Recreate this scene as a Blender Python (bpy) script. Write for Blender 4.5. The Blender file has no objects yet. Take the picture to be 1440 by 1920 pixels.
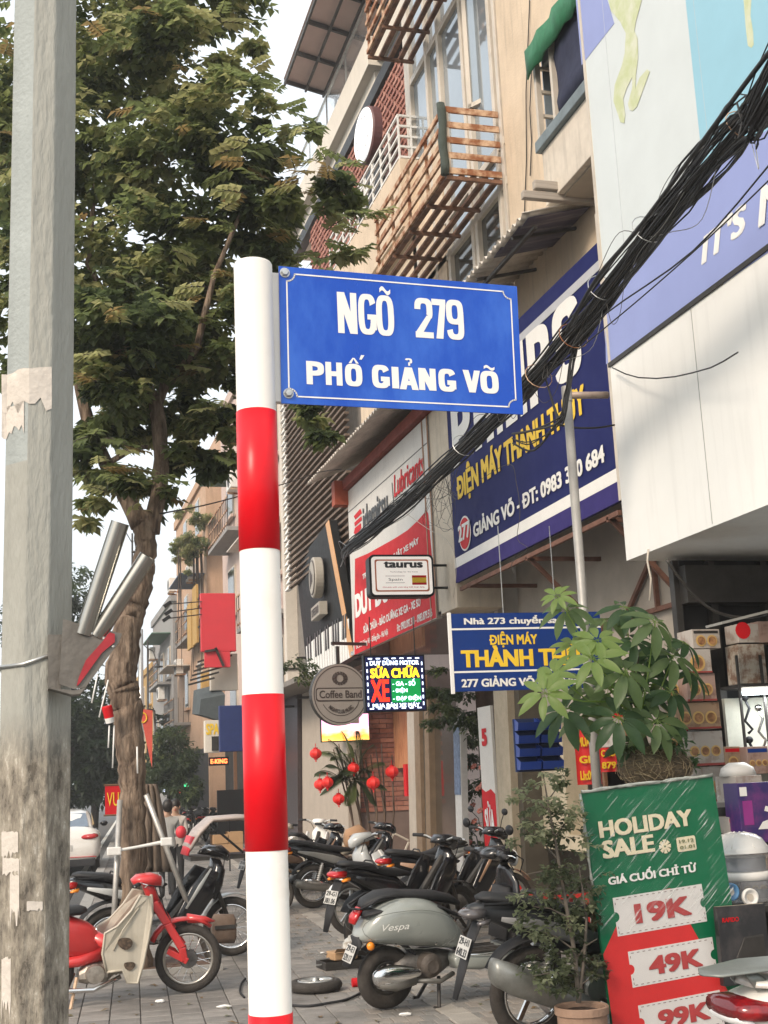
import bpy, math, random
from mathutils import Vector, Matrix
random.seed(7)
R = math.radians
PI = math.pi
scn = bpy.context.scene
col = scn.collection

# ------------------------------------------------------------------ camera, sky, sun, exposure
CAMH = 1.6
YAW, PITCH, ROLL, FPX = R(16.0), R(12.1), R(2.56), 2375.0
F_ = Vector((math.sin(YAW)*math.cos(PITCH), math.cos(YAW)*math.cos(PITCH), math.sin(PITCH)))
r0 = Vector((math.cos(YAW), -math.sin(YAW), 0)); u0 = r0.cross(F_)
R_ = r0*math.cos(ROLL) - u0*math.sin(ROLL)
U_ = u0*math.cos(ROLL) + r0*math.sin(ROLL)
cam = bpy.data.cameras.new('camera'); camo = bpy.data.objects.new('camera', cam); col.objects.link(camo)
m = Matrix((R_, U_, -F_)).transposed().to_4x4(); m.translation = (0, 0, CAMH)
camo.matrix_world = m
cam.sensor_fit = 'VERTICAL'; cam.sensor_height = 24; cam.lens = 24*FPX/1920
cam.clip_start = 0.05; cam.clip_end = 2000
cam.dof.use_dof = False
scn.camera = camo
wd = bpy.data.worlds.new('World'); scn.world = wd; wd.use_nodes = True
nt = wd.node_tree; bg = nt.nodes['Background']
sky = nt.nodes.new('ShaderNodeTexSky'); sky.sky_type = 'NISHITA'; sky.sun_disc = False
SUN_EL, SUN_AZ = R(34), R(-128)      # azimuth measured clockwise from +Y
sky.sun_elevation = SUN_EL; sky.sun_rotation = SUN_AZ
sky.air_density = 1.3; sky.dust_density = 8.0; sky.ozone_density = 1.0
# high thin haze: the clear sky is veiled by an even pale layer
veil = nt.nodes.new('ShaderNodeMixRGB'); veil.inputs[0].default_value = .82; veil.inputs[2].default_value = (6.5, 6.9, 7.2, 1)
nt.links.new(sky.outputs[0], veil.inputs[1]); nt.links.new(veil.outputs[0], bg.inputs[0]); bg.inputs[1].default_value = 0.12
sl = bpy.data.lights.new('sun', 'SUN'); sl.energy = 1.8; sl.angle = R(15); sl.color = (1, .85, .70)
so = bpy.data.objects.new('sun', sl); col.objects.link(so)
sd = Vector((math.sin(SUN_AZ)*math.cos(SUN_EL), math.cos(SUN_AZ)*math.cos(SUN_EL), math.sin(SUN_EL)))
so.rotation_euler = sd.to_track_quat('Z', 'Y').to_euler(); so.location = sd*60
vs = scn.view_settings
vs.view_transform = 'Standard'; vs.look = 'None'; vs.gamma = 1; vs.use_curve_mapping = False
vs.exposure = 0.78
scn.cycles.max_bounces = 6; scn.cycles.diffuse_bounces = 3; scn.cycles.glossy_bounces = 3
scn.cycles.transparent_max_bounces = 8

# ------------------------------------------------------------------ measuring helpers (photo ray -> point at a real distance)
def ray(x, y): return F_ + R_*((x-720)/FPX) - U_*((y-960)/FPX)
C0 = Vector((0, 0, CAMH))
def PX(x, y, X): d = ray(x, y); return C0 + d*(X/d.x)
def PY(x, y, Y): d = ray(x, y); return C0 + d*(Y/d.y)
def PZ(x, y, Z=0.0): d = ray(x, y); return C0 + d*((Z-CAMH)/d.z)

# ------------------------------------------------------------------ materials
def hx(s, k=1.0):
    s = s.lstrip('#'); out = []
    for i in (0, 2, 4):
        c = int(s[i:i+2], 16)/255
        out.append((c/12.92 if c <= .04045 else ((c+.055)/1.055)**2.4)*k)
    return tuple(out)
MATS = {}
def mat(name, c, rough=.6, metal=0., var=.12, scale=6., bump=0., bscale=40., spec=.5, emit=None, estr=1., coat=0., alpha=1., trans=0., stain=0., c2=None, mix=(.45, .6), stretch=(1, 1, 1), dirt=0.):
    """principled material with noise in colour (var, or a second colour c2 in patches) and fine relief"""
    if name in MATS: return MATS[name]
    if isinstance(c, str): c = hx(c)
    if isinstance(c2, str): c2 = hx(c2)
    ma = bpy.data.materials.new(name); ma.use_nodes = True; MATS[name] = ma
    t = ma.node_tree; n = t.nodes; l = t.links; p = n['Principled BSDF']
    p.inputs['Roughness'].default_value = rough; p.inputs['Metallic'].default_value = metal
    p.inputs['Specular IOR Level'].default_value = spec
    p.inputs['Coat Weight'].default_value = coat; p.inputs['Coat Roughness'].default_value = .06
    p.inputs['Transmission Weight'].default_value = trans; p.inputs['Alpha'].default_value = alpha
    tc = n.new('ShaderNodeTexCoord'); mp = n.new('ShaderNodeMapping'); mp.inputs['Scale'].default_value = stretch
    l.new(tc.outputs['Object'], mp.inputs[0])
    base = None
    if var or c2:
        nz = n.new('ShaderNodeTexNoise'); nz.inputs['Scale'].default_value = scale; nz.inputs['Detail'].default_value = 5; nz.inputs['Roughness'].default_value = .65
        l.new(mp.outputs[0], nz.inputs['Vector'])
        cr = n.new('ShaderNodeValToRGB'); l.new(nz.outputs['Fac'], cr.inputs[0])
        if c2:
            cr.color_ramp.elements[0].position = mix[0]; cr.color_ramp.elements[1].position = mix[1]
            cr.color_ramp.elements[0].color = (*c, 1); cr.color_ramp.elements[1].color = (*c2, 1)
        else:
            cr.color_ramp.elements[0].position = .3; cr.color_ramp.elements[1].position = .7
            cr.color_ramp.elements[0].color = (*[x*(1-var) for x in c], 1); cr.color_ramp.elements[1].color = (*[min(1, x*(1+var)) for x in c], 1)
        base = cr.outputs[0]
        # rougher where the colour is darker
        mr = n.new('ShaderNodeMapRange'); mr.inputs['To Min'].default_value = min(1, rough*1.25); mr.inputs['To Max'].default_value = rough*.8
        l.new(nz.outputs['Fac'], mr.inputs[0]); l.new(mr.outputs[0], p.inputs['Roughness'])
    if dirt:
        # rain streaks and grime: noise stretched vertically
        m2 = n.new('ShaderNodeMapping'); m2.inputs['Scale'].default_value = (9, 9, .7); l.new(tc.outputs['Object'], m2.inputs[0])
        n2 = n.new('ShaderNodeTexNoise'); n2.inputs['Scale'].default_value = 1.3; n2.inputs['Detail'].default_value = 6; l.new(m2.outputs[0], n2.inputs['Vector'])
        r2 = n.new('ShaderNodeValToRGB'); r2.color_ramp.elements[0].position = .52; r2.color_ramp.elements[1].position = .78
        r2.color_ramp.elements[0].color = (0, 0, 0, 1); r2.color_ramp.elements[1].color = (dirt, dirt, dirt, 1)
        l.new(n2.outputs['Fac'], r2.inputs[0])
        mx = n.new('ShaderNodeMixRGB'); mx.blend_type = 'MIX'; l.new(r2.outputs[0], mx.inputs[0])
        if base: l.new(base, mx.inputs[1])
        else: mx.inputs[1].default_value = (*c, 1)
        mx.inputs[2].default_value = (*[x*.35+.01 for x in c], 1)
        base = mx.outputs[0]
    if stain:
        # patches of dirt laid over neighbouring pieces alike
        ge = n.new('ShaderNodeNewGeometry'); n3 = n.new('ShaderNodeTexNoise'); n3.inputs['Scale'].default_value = 1.1; n3.inputs['Detail'].default_value = 7; n3.inputs['Roughness'].default_value = .6
        l.new(ge.outputs['Position'], n3.inputs['Vector'])
        r3 = n.new('ShaderNodeValToRGB'); r3.color_ramp.elements[0].position = .47; r3.color_ramp.elements[1].position = .66; r3.color_ramp.elements[1].color = (stain, stain, stain, 1); l.new(n3.outputs['Fac'], r3.inputs[0])
        m3 = n.new('ShaderNodeMixRGB'); l.new(r3.outputs[0], m3.inputs[0]); l.new(base, m3.inputs[1]); m3.inputs[2].default_value = (*[x*.35 for x in c], 1); base = m3.outputs[0]
    if base: l.new(base, p.inputs['Base Color'])
    else: p.inputs['Base Color'].default_value = (*c, 1)
    if bump:
        nb = n.new('ShaderNodeTexNoise'); nb.inputs['Scale'].default_value = bscale; nb.inputs['Detail'].default_value = 4
        l.new(mp.outputs[0], nb.inputs['Vector'])
        b = n.new('ShaderNodeBump'); b.inputs['Strength'].default_value = bump; b.inputs['Distance'].default_value = .02
        l.new(nb.outputs['Fac'], b.inputs['Height']); l.new(b.outputs[0], p.inputs['Normal'])
    if emit:
        if isinstance(emit, str): emit = hx(emit)
        p.inputs['Emission Color'].default_value = (*emit, 1); p.inputs['Emission Strength'].default_value = estr
    return ma

# ------------------------------------------------------------------ mesh builder
def rot(ax, a): return Matrix.Rotation(a, 3, ax)
def frame(d, up=Vector((0, 0, 1))):
    d = Vector(d).normalized(); s = d.cross(up)
    if s.length < 1e-4: s = d.cross(Vector((1, 0, 0)))
    s.normalize(); return s, s.cross(d).normalized()
class MB:
    def __init__(s): s.v = []; s.f = []; s.m = []; s.cm = 0; s.smooth = False
    def add(s, vs, fs):
        o = len(s.v); s.v += [tuple(v) for v in vs]; s.f += [tuple(i+o for i in f) for f in fs]; s.m += [s.cm]*len(fs); return s
    def box(s, c, d, M=None):
        x, y, z = d[0]/2, d[1]/2, d[2]/2; c = Vector(c)
        vs = [Vector(p) for p in ((-x,-y,-z),(x,-y,-z),(x,y,-z),(-x,y,-z),(-x,-y,z),(x,-y,z),(x,y,z),(-x,y,z))]
        if M is not None: vs = [M @ v for v in vs]
        return s.add([v+c for v in vs], [(0,3,2,1),(4,5,6,7),(0,1,5,4),(1,2,6,5),(2,3,7,6),(3,0,4,7)])
    def bx(s, x0, x1, y0, y1, z0, z1): return s.box(((x0+x1)/2,(y0+y1)/2,(z0+z1)/2),(abs(x1-x0),abs(y1-y0),abs(z1-z0)))
    def quad(s, a, b, c, d): return s.add([a, b, c, d], [(0, 1, 2, 3)])
    def tube(s, pts, r, n=8, cap=True):
        pts = [Vector(p) for p in pts]; k = len(pts)
        rs = r if isinstance(r, (list, tuple)) else [r]*k
        vs = []; prev = None
        for i, p in enumerate(pts):
            d = (pts[min(i+1, k-1)] - pts[max(i-1, 0)])
            if d.length < 1e-7: d = Vector((0, 0, 1))
            d.normalize()
            if prev is None: a, b = frame(d)
            else:
                a = prev - d*prev.dot(d)
                if a.length < 1e-5: a, b = frame(d)
                a.normalize(); b = a.cross(d)
            prev = a
            for j in range(n):
                t = 2*PI*j/n; vs.append(p + (a*math.cos(t) + b*math.sin(t))*rs[i])
        fs = [(i*n+j, i*n+(j+1) % n, (i+1)*n+(j+1) % n, (i+1)*n+j) for i in range(k-1) for j in range(n)]
        if cap: fs += [tuple(range(n))[::-1], tuple((k-1)*n+j for j in range(n))]
        return s.add(vs, fs)
    def bar(s, a, b, w, h, up=(0, 0, 1)):
        a, b = Vector(a), Vector(b); d = b-a; x, z = frame(d, Vector(up)); L = d.length; d.normalize()
        vs = []
        for e in (a, b):
            for i, j in ((-1,-1),(1,-1),(1,1),(-1,1)): vs.append(e + x*(w/2*i) + z*(h/2*j))
        return s.add(vs, [(3,2,1,0),(4,5,6,7),(0,1,5,4),(1,2,6,5),(2,3,7,6),(3,0,4,7)])
    def lathe(s, prof, o=(0,0,0), ax='Z', n=20, closed=False, M=None):
        o = Vector(o); vs = []
        for r, h in prof:
            for j in range(n):
                t = 2*PI*j/n; c, q = r*math.cos(t), r*math.sin(t)
                v = Vector({'Z': (c, q, h), 'Y': (c, h, q), 'X': (h, c, q)}[ax])
                if M is not None: v = M @ v
                vs.append(v+o)
        k = len(prof); fs = []
        for i in range(k if closed else k-1):
            i2 = (i+1) % k
            for j in range(n): fs.append((i*n+j, i*n+(j+1) % n, i2*n+(j+1) % n, i2*n+j))
        if not closed:
            if prof[0][0] > 1e-6: fs.append(tuple(range(n)))
            if prof[-1][0] > 1e-6: fs.append(tuple((k-1)*n+j for j in range(n))[::-1])
        return s.add(vs, fs)
    def prism(s, poly, y0, y1, f=None):
        """polygon in xz pushed through y0..y1 (f maps a point)"""
        n = len(poly); f = f or (lambda p: p)
        vs = [f(Vector((x, y0, z))) for x, z in poly] + [f(Vector((x, y1, z))) for x, z in poly]
        return s.add(vs, [tuple(range(n))[::-1], tuple(range(n, 2*n))] + [(i, (i+1) % n, n+(i+1) % n, n+i) for i in range(n)])
    def loft(s, rings, n=16, cap=True, y=0., e=2.5):
        """rings of (x, z, angle_deg, half_width, half_height[, y]) : superellipse sections along a path in the xz plane"""
        vs = []
        for rg in rings:
            x, z, a, w, h = rg[:5]; yy = rg[5] if len(rg) > 5 else y; a = R(a)
            up = Vector((-math.sin(a), 0, math.cos(a)))
            for j in range(n):
                t = 2*PI*(j+.5)/n; c, q = math.cos(t), math.sin(t)
                c = math.copysign(abs(c)**(2/e), c); q = math.copysign(abs(q)**(2/e), q)
                vs.append(Vector((x, yy + w*c, z)) + up*(h*q))
        k = len(rings)
        fs = [(i*n+j, i*n+(j+1) % n, (i+1)*n+(j+1) % n, (i+1)*n+j) for i in range(k-1) for j in range(n)]
        if cap: fs += [tuple(range(n))[::-1], tuple((k-1)*n+j for j in range(n))]
        return s.add(vs, fs)
    def sphere(s, c, r, n=10, k=7):
        r = r if isinstance(r, (tuple, list)) else (r, r, r); c = Vector(c); vs = []
        for i in range(1, k):
            a = PI*i/k
            for j in range(n): t = 2*PI*j/n; vs.append(c + Vector((r[0]*math.sin(a)*math.cos(t), r[1]*math.sin(a)*math.sin(t), r[2]*math.cos(a))))
        top, bot = len(vs), len(vs)+1; vs += [c+Vector((0,0,r[2])), c-Vector((0,0,r[2]))]
        fs = [(i*n+j, (i+1)*n+j, (i+1)*n+(j+1) % n, i*n+(j+1) % n) for i in range(k-2) for j in range(n)]
        fs += [(top, j, (j+1) % n) for j in range(n)] + [(bot, (k-2)*n+(j+1) % n, (k-2)*n+j) for j in range(n)]
        return s.add(vs, fs)

WM = {}            # world matrices of what has been built
def thing(name, label, cat, loc=(0,0,0), rz=0., group=None, rx=0., ry=0.):
    o = bpy.data.objects.new(name, None); col.objects.link(o); o.empty_display_size = .1
    o.rotation_euler = (rx, ry, rz); o.location = loc
    WM[o] = Matrix.Translation(Vector(loc)) @ o.rotation_euler.to_matrix().to_4x4()
    o['label'] = label; o['category'] = cat
    if group: o['group'] = group
    return o
def obj(name, mb, ma, parent=None, world=False, smooth=False, bevel=0., sub=0, label=None, kind=None, loc=None):
    """link the builder's mesh as one object; world=True means its points are world points"""
    vs = mb.v
    W = WM.get(parent, Matrix.Identity(4)) if parent else Matrix.Identity(4)
    if world and parent:
        I = W.inverted(); vs = [tuple(I @ Vector(v)) for v in vs]
    L = None
    if parent is None and loc is not None:
        L = Vector(loc); vs = [tuple(Vector(v)-L) for v in vs]
    me = bpy.data.meshes.new(name); me.from_pydata(vs, [], mb.f)
    mats = ma if isinstance(ma, (list, tuple)) else [ma]
    for q in mats: me.materials.append(q)
    if len(mats) > 1: me.polygons.foreach_set('material_index', mb.m)
    if smooth or sub: me.polygons.foreach_set('use_smooth', [True]*len(me.polygons))
    me.update()
    o = bpy.data.objects.new(name, me); col.objects.link(o)
    if L: o.location = L
    if parent: o.parent = parent
    WM[o] = W if not L else Matrix.Translation(L)
    if bevel:
        b = o.modifiers.new('bevel', 'BEVEL'); b.width = bevel; b.segments = 2; b.limit_method = 'ANGLE'; b.angle_limit = R(35)
    if sub: q = o.modifiers.new('sub', 'SUBSURF'); q.levels = sub; q.render_levels = sub
    if smooth and not sub:
        pass
    if label: o['label'] = label
    if kind: o['kind'] = kind
    return o
def top(name, mb, ma, label, cat, loc, group=None, **k):
    """a thing that is one mesh, its origin at loc"""
    o = obj(name, mb, ma, None, loc=loc, **k); o['label'] = label; o['category'] = cat
    if group: o['group'] = group
    return o
def struct(name, mb, ma, **k):
    return obj(name, mb, ma, None, kind='structure', **k)
def kids(o): return [c for c in col.objects if c.parent == o]
def copy_thing(o, loc, rz, label, group=None):
    c = o.copy(); col.objects.link(c); c.location = loc; c.rotation_euler = (o.rotation_euler[0], o.rotation_euler[1], rz); c['label'] = label
    if group: c['group'] = group
    WM[c] = Matrix.Translation(Vector(loc)) @ c.rotation_euler.to_matrix().to_4x4()
    def rec(a, b):
        for ch in a.children:
            d = ch.copy(); col.objects.link(d); d.parent = b; rec(ch, d)
    rec(o, c); return c

# ------------------------------------------------------------------ lettering
TXT = {}
def tmesh(s, bold=0., shear=0.):
    k = (s, bold, shear)
    if k in TXT: return TXT[k]
    cu = bpy.data.curves.new('t', 'FONT'); cu.body = s.replace('Đ', 'Ð'); cu.resolution_u = 3; cu.shear = shear
    o = bpy.data.objects.new('t', cu); me = bpy.data.meshes.new_from_object(o)
    V = [v.co.copy() for v in me.vertices]; Fc = [tuple(p.vertices) for p in me.polygons]
    bpy.data.objects.remove(o); bpy.data.curves.remove(cu); bpy.data.meshes.remove(me)
    out = []; fo = []
    offs = [(0, 0)] if not bold else [(0, 0)] + [(bold*x, bold*.6*y) for x, y in ((-1,-1),(-.34,-1),(.34,-1),(1,-1),(1,-.34),(1,.34),(1,1),(.34,1),(-.34,1),(-1,1),(-1,.34),(-1,-.34))]
    for i, (dx, dy) in enumerate(offs):
        b = len(out); out += [(v.x+dx, v.y+dy, i) for v in V]; fo += [tuple(q+b for q in f) for f in Fc]
    xs = [v[0] for v in out]; ys = [v[1] for v in out]
    TXT[k] = (out, fo, min(xs), max(xs), min(ys), max(ys)); return TXT[k]
def text(s, x0, z0, x1, z1, ma, parent, y=-.004, bold=.03, shear=0., name='lettering', label=None, mapf=None, halign=None):
    """flat lettering stretched to fill x0..x1, z0..z1 of the parent's xz plane (the reader stands at -y)"""
    V, Fc, a, b, c, d = tmesh(s, bold, shear)
    mb = MB(); sx = (x1-x0)/(b-a); sz = (z1-z0)/(d-c)
    pts = [Vector((x0+(v[0]-a)*sx, y - v[2]*.0002, z0+(v[1]-c)*sz)) for v in V]
    if mapf: pts = [mapf(p) for p in pts]
    mb.add(pts, Fc)
    return obj(name, mb, ma, parent, label=label)
class Fr:
    """vertical plane through o turned rz about z; local x runs to the reader's right, z up"""
    def __init__(s, o, rz): s.o = Vector(o); s.rz = rz; s.x = Vector((math.cos(rz), math.sin(rz), 0)); s.n = Vector((math.sin(rz), -math.cos(rz), 0))
    def hit(s, px, py):
        d = ray(px, py); t = (s.o-C0).dot(s.n)/d.dot(s.n); return C0+d*t
    def at(s, px, py):
        p = s.hit(px, py)-s.o; return p.dot(s.x), p.z
    def P(s, x, z, y=0.): return s.o + s.x*x + Vector((0,0,z)) - s.n*y
def ptext(fr, s, L, Rt, T, ma, parent, **k):
    x0, z0 = fr.at(*L); x1 = fr.at(*Rt)[0]; z1 = fr.at(*T)[1]
    return text(s, x0, z0, x1, z1, ma, parent, **k)

# shared materials
M_white = mat('white_paint', (.74,.72,.68), .45, var=.05, scale=3)
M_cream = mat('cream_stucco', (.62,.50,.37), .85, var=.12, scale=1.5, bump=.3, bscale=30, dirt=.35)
M_black = mat('black_plastic', (.010,.010,.011), .45, var=.2, spec=.3)
M_blackm = mat('matt_black', (.02,.02,.022), .75, var=.2)
M_rub = mat('tyre_rubber', (.040,.034,.029), .85, var=.25, scale=20, bump=.3, bscale=60)
M_chrome = mat('chrome', (.75,.75,.74), .12, metal=1, var=.05)
M_steel = mat('galvanised_steel', (.5,.5,.48), .38, metal=.85, var=.15, scale=12)
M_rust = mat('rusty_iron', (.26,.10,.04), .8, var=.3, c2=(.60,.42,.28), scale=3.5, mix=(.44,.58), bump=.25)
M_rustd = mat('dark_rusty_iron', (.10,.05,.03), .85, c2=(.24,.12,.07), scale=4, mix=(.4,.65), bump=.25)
M_dsteel = mat('dark_steel', (.06,.055,.05), .5, metal=.6, var=.2)
M_glass = mat('window_glass', (.25,.30,.34), .06, var=.1, scale=.8, spec=1.0, metal=.35)
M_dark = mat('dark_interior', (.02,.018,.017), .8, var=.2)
M_red = mat('red_print', (.56,.012,.018), .6, var=.06, spec=.2)
M_wtext = mat('white_print', (.80,.79,.76), .6, var=.03, spec=.25)
M_yel = mat('yellow_print', (.84,.56,.03), .6, var=.03)
M_ktext = mat('black_print', (.02,.02,.02), .45, var=.0)
M_wood = mat('brown_wood', (.16,.08,.04), .6, var=.25, stretch=(1,1,8))
M_alu = mat('beige_window_frame', (.56,.50,.42), .45, var=.1, scale=4, dirt=.3)
M_card = mat('brown_cardboard', (.42,.26,.14), .8, var=.08)
M_head = mat('headlamp_glass', (.7,.7,.7), .08, var=.05, spec=1)
M_tail = mat('red_lens', (.45,.01,.012), .15, var=.05, spec=.8)
M_amber = mat('amber_lens', (.85,.26,.02), .2, var=.05)
M_mir = mat('mirror_glass', (.9,.9,.9), .03, metal=1, var=0)
# ================================================================== GROUND
TH = R(4.5)                      # the pavement runs 4.5 degrees to the right of the facades
gx = Vector((math.cos(TH), -math.sin(TH), 0)); gy = Vector((math.sin(TH), math.cos(TH), 0))
def G(x, y, z=0.): return gx*x + gy*y + Vector((0, 0, z))
KX = -0.8
M_asph = mat('asphalt', (.075,.074,.072), .85, var=.2, scale=9, bump=.5, bscale=120)
M_conc = mat('pavement_concrete', (.25,.23,.21), .85, var=.18, scale=2.5, bump=.25, bscale=80, stain=.6)
M_kerb = mat('kerb_granite', (.30,.29,.27), .8, var=.15, bump=.2)
M_mark = mat('road_marking', (.62,.62,.58), .7, var=.15)
mb = MB(); mb.quad((-600,-300,-.32), (600,-300,-.32), (600,900,-.32), (-600,900,-.32))
struct('ground', mb, mat('packed_earth', (.12,.11,.09), .9, var=.2))
mb = MB(); mb.quad(G(-17,-20,-.13), G(KX,-20,-.13), G(KX,300,-.13), G(-17,300,-.13)); struct('road', mb, M_asph)
mb = MB()
for i in range(30): mb.quad(G(-4.4,4+i*7,-.126), G(-4.25,4+i*7,-.126), G(-4.25,7.5+i*7,-.126), G(-4.4,7.5+i*7,-.126))
mb.quad(G(KX-.42,-10,-.126), G(KX-.28,-10,-.126), G(KX-.28,200,-.126), G(KX-.42,200,-.126))
struct('road_markings', mb, M_mark)
mb = MB()
o_ = [G(KX,-20), G(KX+.18,-20), G(KX+.18,300), G(KX,300)]
mb.add([p+Vector((0,0,-.3)) for p in o_]+[p+Vector((0,0,.004)) for p in o_], [(4,5,6,7),(0,1,5,4),(1,2,6,5),(2,3,7,6),(3,0,4,7)])
struct('kerb', mb, M_kerb)
mb = MB(); o_ = [G(KX+.18,-20), G(30,-20), G(30,300), G(KX+.18,300)]
mb.add([p+Vector((0,0,-.3)) for p in o_]+[p+Vector((0,0,-.012)) for p in o_], [(4,5,6,7),(0,1,5,4),(1,2,6,5),(2,3,7,6),(3,0,4,7)])
pave = struct('pavement', mb, mat('paving_joint_sand', (.13,.115,.10), .95, var=.2, scale=10))
slabm = [mat('grey_slab_%s' % k, c, .8, var=.16, scale=5, bump=.35, bscale=70, stain=.7) for k, c in (('plain',(.235,.218,.20)),('dark',(.20,.187,.173)),('light',(.265,.245,.225)))]
brickm = [mat('paving_brick_%s' % k, c, .82, var=.14, scale=6, bump=.3, bscale=80, stain=.7) for k, c in (('plain',(.24,.225,.205)),('warm',(.265,.235,.205)),('dark',(.205,.195,.18)))]
stripm = mat('guide_strip', (.36,.33,.29), .8, var=.1, bump=.3, bscale=60, stain=.7)
def piece_mesh(name, w, d, h, mas):
    out = []
    for ma in mas:
        b = .004; z = h
        m_ = MB(); vs = [(-w/2,-d/2,-.012),(w/2,-d/2,-.012),(w/2,d/2,-.012),(-w/2,d/2,-.012),(-w/2,-d/2,z-b),(w/2,-d/2,z-b),(w/2,d/2,z-b),(-w/2,d/2,z-b),
              (-w/2+b,-d/2+b,z),(w/2-b,-d/2+b,z),(w/2-b,d/2-b,z),(-w/2+b,d/2-b,z)]
        fs = [(i,(i+1)%4,4+(i+1)%4,4+i) for i in range(4)] + [(4+i,4+(i+1)%4,8+(i+1)%4,8+i) for i in range(4)] + [(8,9,10,11)]
        me = bpy.data.meshes.new(name); me.from_pydata(vs, [], fs); me.materials.append(ma); me.update(); out.append((me, vs, fs))
    return out
def pave_zone(name, x0, x1, y0, y1, w, d, mas, gap, off=.5, limit=285, skip=None):
    pcs = piece_mesh(name, w-gap, d-gap, 0., mas)
    cells = []
    for j in range(int((y1-y0)/d)):
        for i in range(int((x1-x0)/w)+1):
            x = x0+w*(i+.5) - (off*w if (j % 2 and off) else 0); y = y0+d*(j+.5)
            if x > x1 or x < x0: continue
            if skip and skip(x, y): continue
            cells.append((x, y))
    # nearest cells the camera sees become single pieces
    def vis(c):
        p = G(*c)-C0; dz = p.dot(F_)
        if dz < .1: return False
        px = 720+FPX*p.dot(R_)/dz; py = 960-FPX*p.dot(U_)/dz
        return 120 < px < 1440 and py < 1935
    near = [c for c in cells if vis(c)][:limit]; ns = set(near)
    rz = -TH
    for c in near:
        k = random.randrange(len(mas)); o = bpy.data.objects.new(name, pcs[k][0]); col.objects.link(o); o.parent = pave
        o.location = G(c[0], c[1], random.uniform(-.0025, .0015)); o.rotation_euler = (random.uniform(-.004,.004), random.uniform(-.004,.004), rz+random.uniform(-.006,.006))
    m_ = MB(); Mz = Matrix.Rotation(rz, 3, 'Z')
    for c in cells:
        if c in ns: continue
        m_.cm = random.randrange(len(mas)); p = G(c[0], c[1], random.uniform(-.0025,.0015))
        m_.add([Mz @ Vector(v)+p for v in pcs[0][1]], pcs[0][2])
    obj('field_of_'+name+'s', m_, mas, pave, kind='stuff')
SX = 2.14                         # light strip that parts slabs from bricks
pave_zone('paving_slab', KX+.18, 1.55, 4, 60, .225, .225, slabm, .008, off=0, limit=290)
pave_zone('paving_brick', 1.55, SX, 4, 40, .105, .21, brickm, .007)
pave_zone('strip_block', SX, SX+.2, 4, 60, .2, .4, [stripm], .006, off=0, limit=60)
pave_zone('forecourt_brick', SX+.2, 4.6, 5, 30, .105, .21, brickm, .007, limit=290)
mb = MB(); mb.quad(G(4.6,-5,-.002), G(12,-5,-.002), G(12,60,-.002), G(4.6,60,-.002)); struct('shop_apron', mb, M_conc)

# ================================================================== STREET SIGN
YS = 2.6
Rp = .0425
pc = PY(486,1000,YS); PCX = pc.x
def zs(py, px=490): return PY(px, py, YS-Rp).z
st = thing('street_name_sign', 'blue plate reading NGÕ 279 PHỐ GIẢNG VÕ on a red and white post', 'street sign', (PCX, YS, -.3))
z0 = zs(480); bands = [zs(763), zs(1027), zs(1300), zs(1597), zs(1908)]
bh = bands[0]-bands[1]
while bands[-1] > -.25: bands.append(bands[-1]-bh)
M_post = mat('post_white_enamel', (.76,.72,.66), .38, var=.03, scale=7, c2=(.66,.60,.52), mix=(.55,.85), bump=.04, bscale=30, dirt=.14)
M_postr = mat('post_red_film', (.72,.006,.014), .32, var=.10, scale=6, spec=.3, bump=.04, bscale=20, dirt=.12)
mb = MB(); mb.lathe([(Rp, -.0), (Rp, z0+.3-.006), (Rp-.002, z0+.3-.002), (Rp-.006, z0+.3)], n=40); obj('post', mb, M_post, st, smooth=False)
for i in range(0, len(bands)-1, 2):
    mb = MB(); a, b = bands[i+1]+.3, bands[i]+.3; mb.lathe([(Rp-.001,a),(Rp+.0012,a+.0005),(Rp+.0012,b-.0005),(Rp-.001,b)], n=40)
    obj('red_band', mb, M_postr, st, smooth=False)
for o in kids(st):
    o.data.polygons.foreach_set('use_smooth', [len(p.vertices) == 4 for p in o.data.polygons])
fs_ = Fr((0, YS, 0), 0)
TL, TR, BR, BL = [fs_.at(*p) for p in ((522,500),(968,538),(980,778),(527,757))]
M_blue = mat('sign_blue_painted_glints', (.003,.065,.45), .25, c2=(.035,.14,.58), mix=(.44,.72), scale=7, stretch=(1,1,.45), bump=.3, bscale=6, spec=.4)  # lighter blue patches put mottled reflections into the plate's colour
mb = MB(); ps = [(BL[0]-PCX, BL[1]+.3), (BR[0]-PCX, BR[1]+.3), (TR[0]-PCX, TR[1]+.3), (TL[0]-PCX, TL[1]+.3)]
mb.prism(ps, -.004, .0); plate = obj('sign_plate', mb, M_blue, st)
mb = MB(); mb.bx(Rp-.006, TL[0]-PCX+.02, .0, .02, BL[1]+.305, TL[1]+.285); obj('bracket', mb, M_post, st)
mb = MB(); mb.bx(TL[0]-PCX+.003, TL[0]-PCX+.012, -.0, .012, BL[1]+.31, TL[1]+.295)
obj('backing_rail', mb, M_steel, st)
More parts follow.
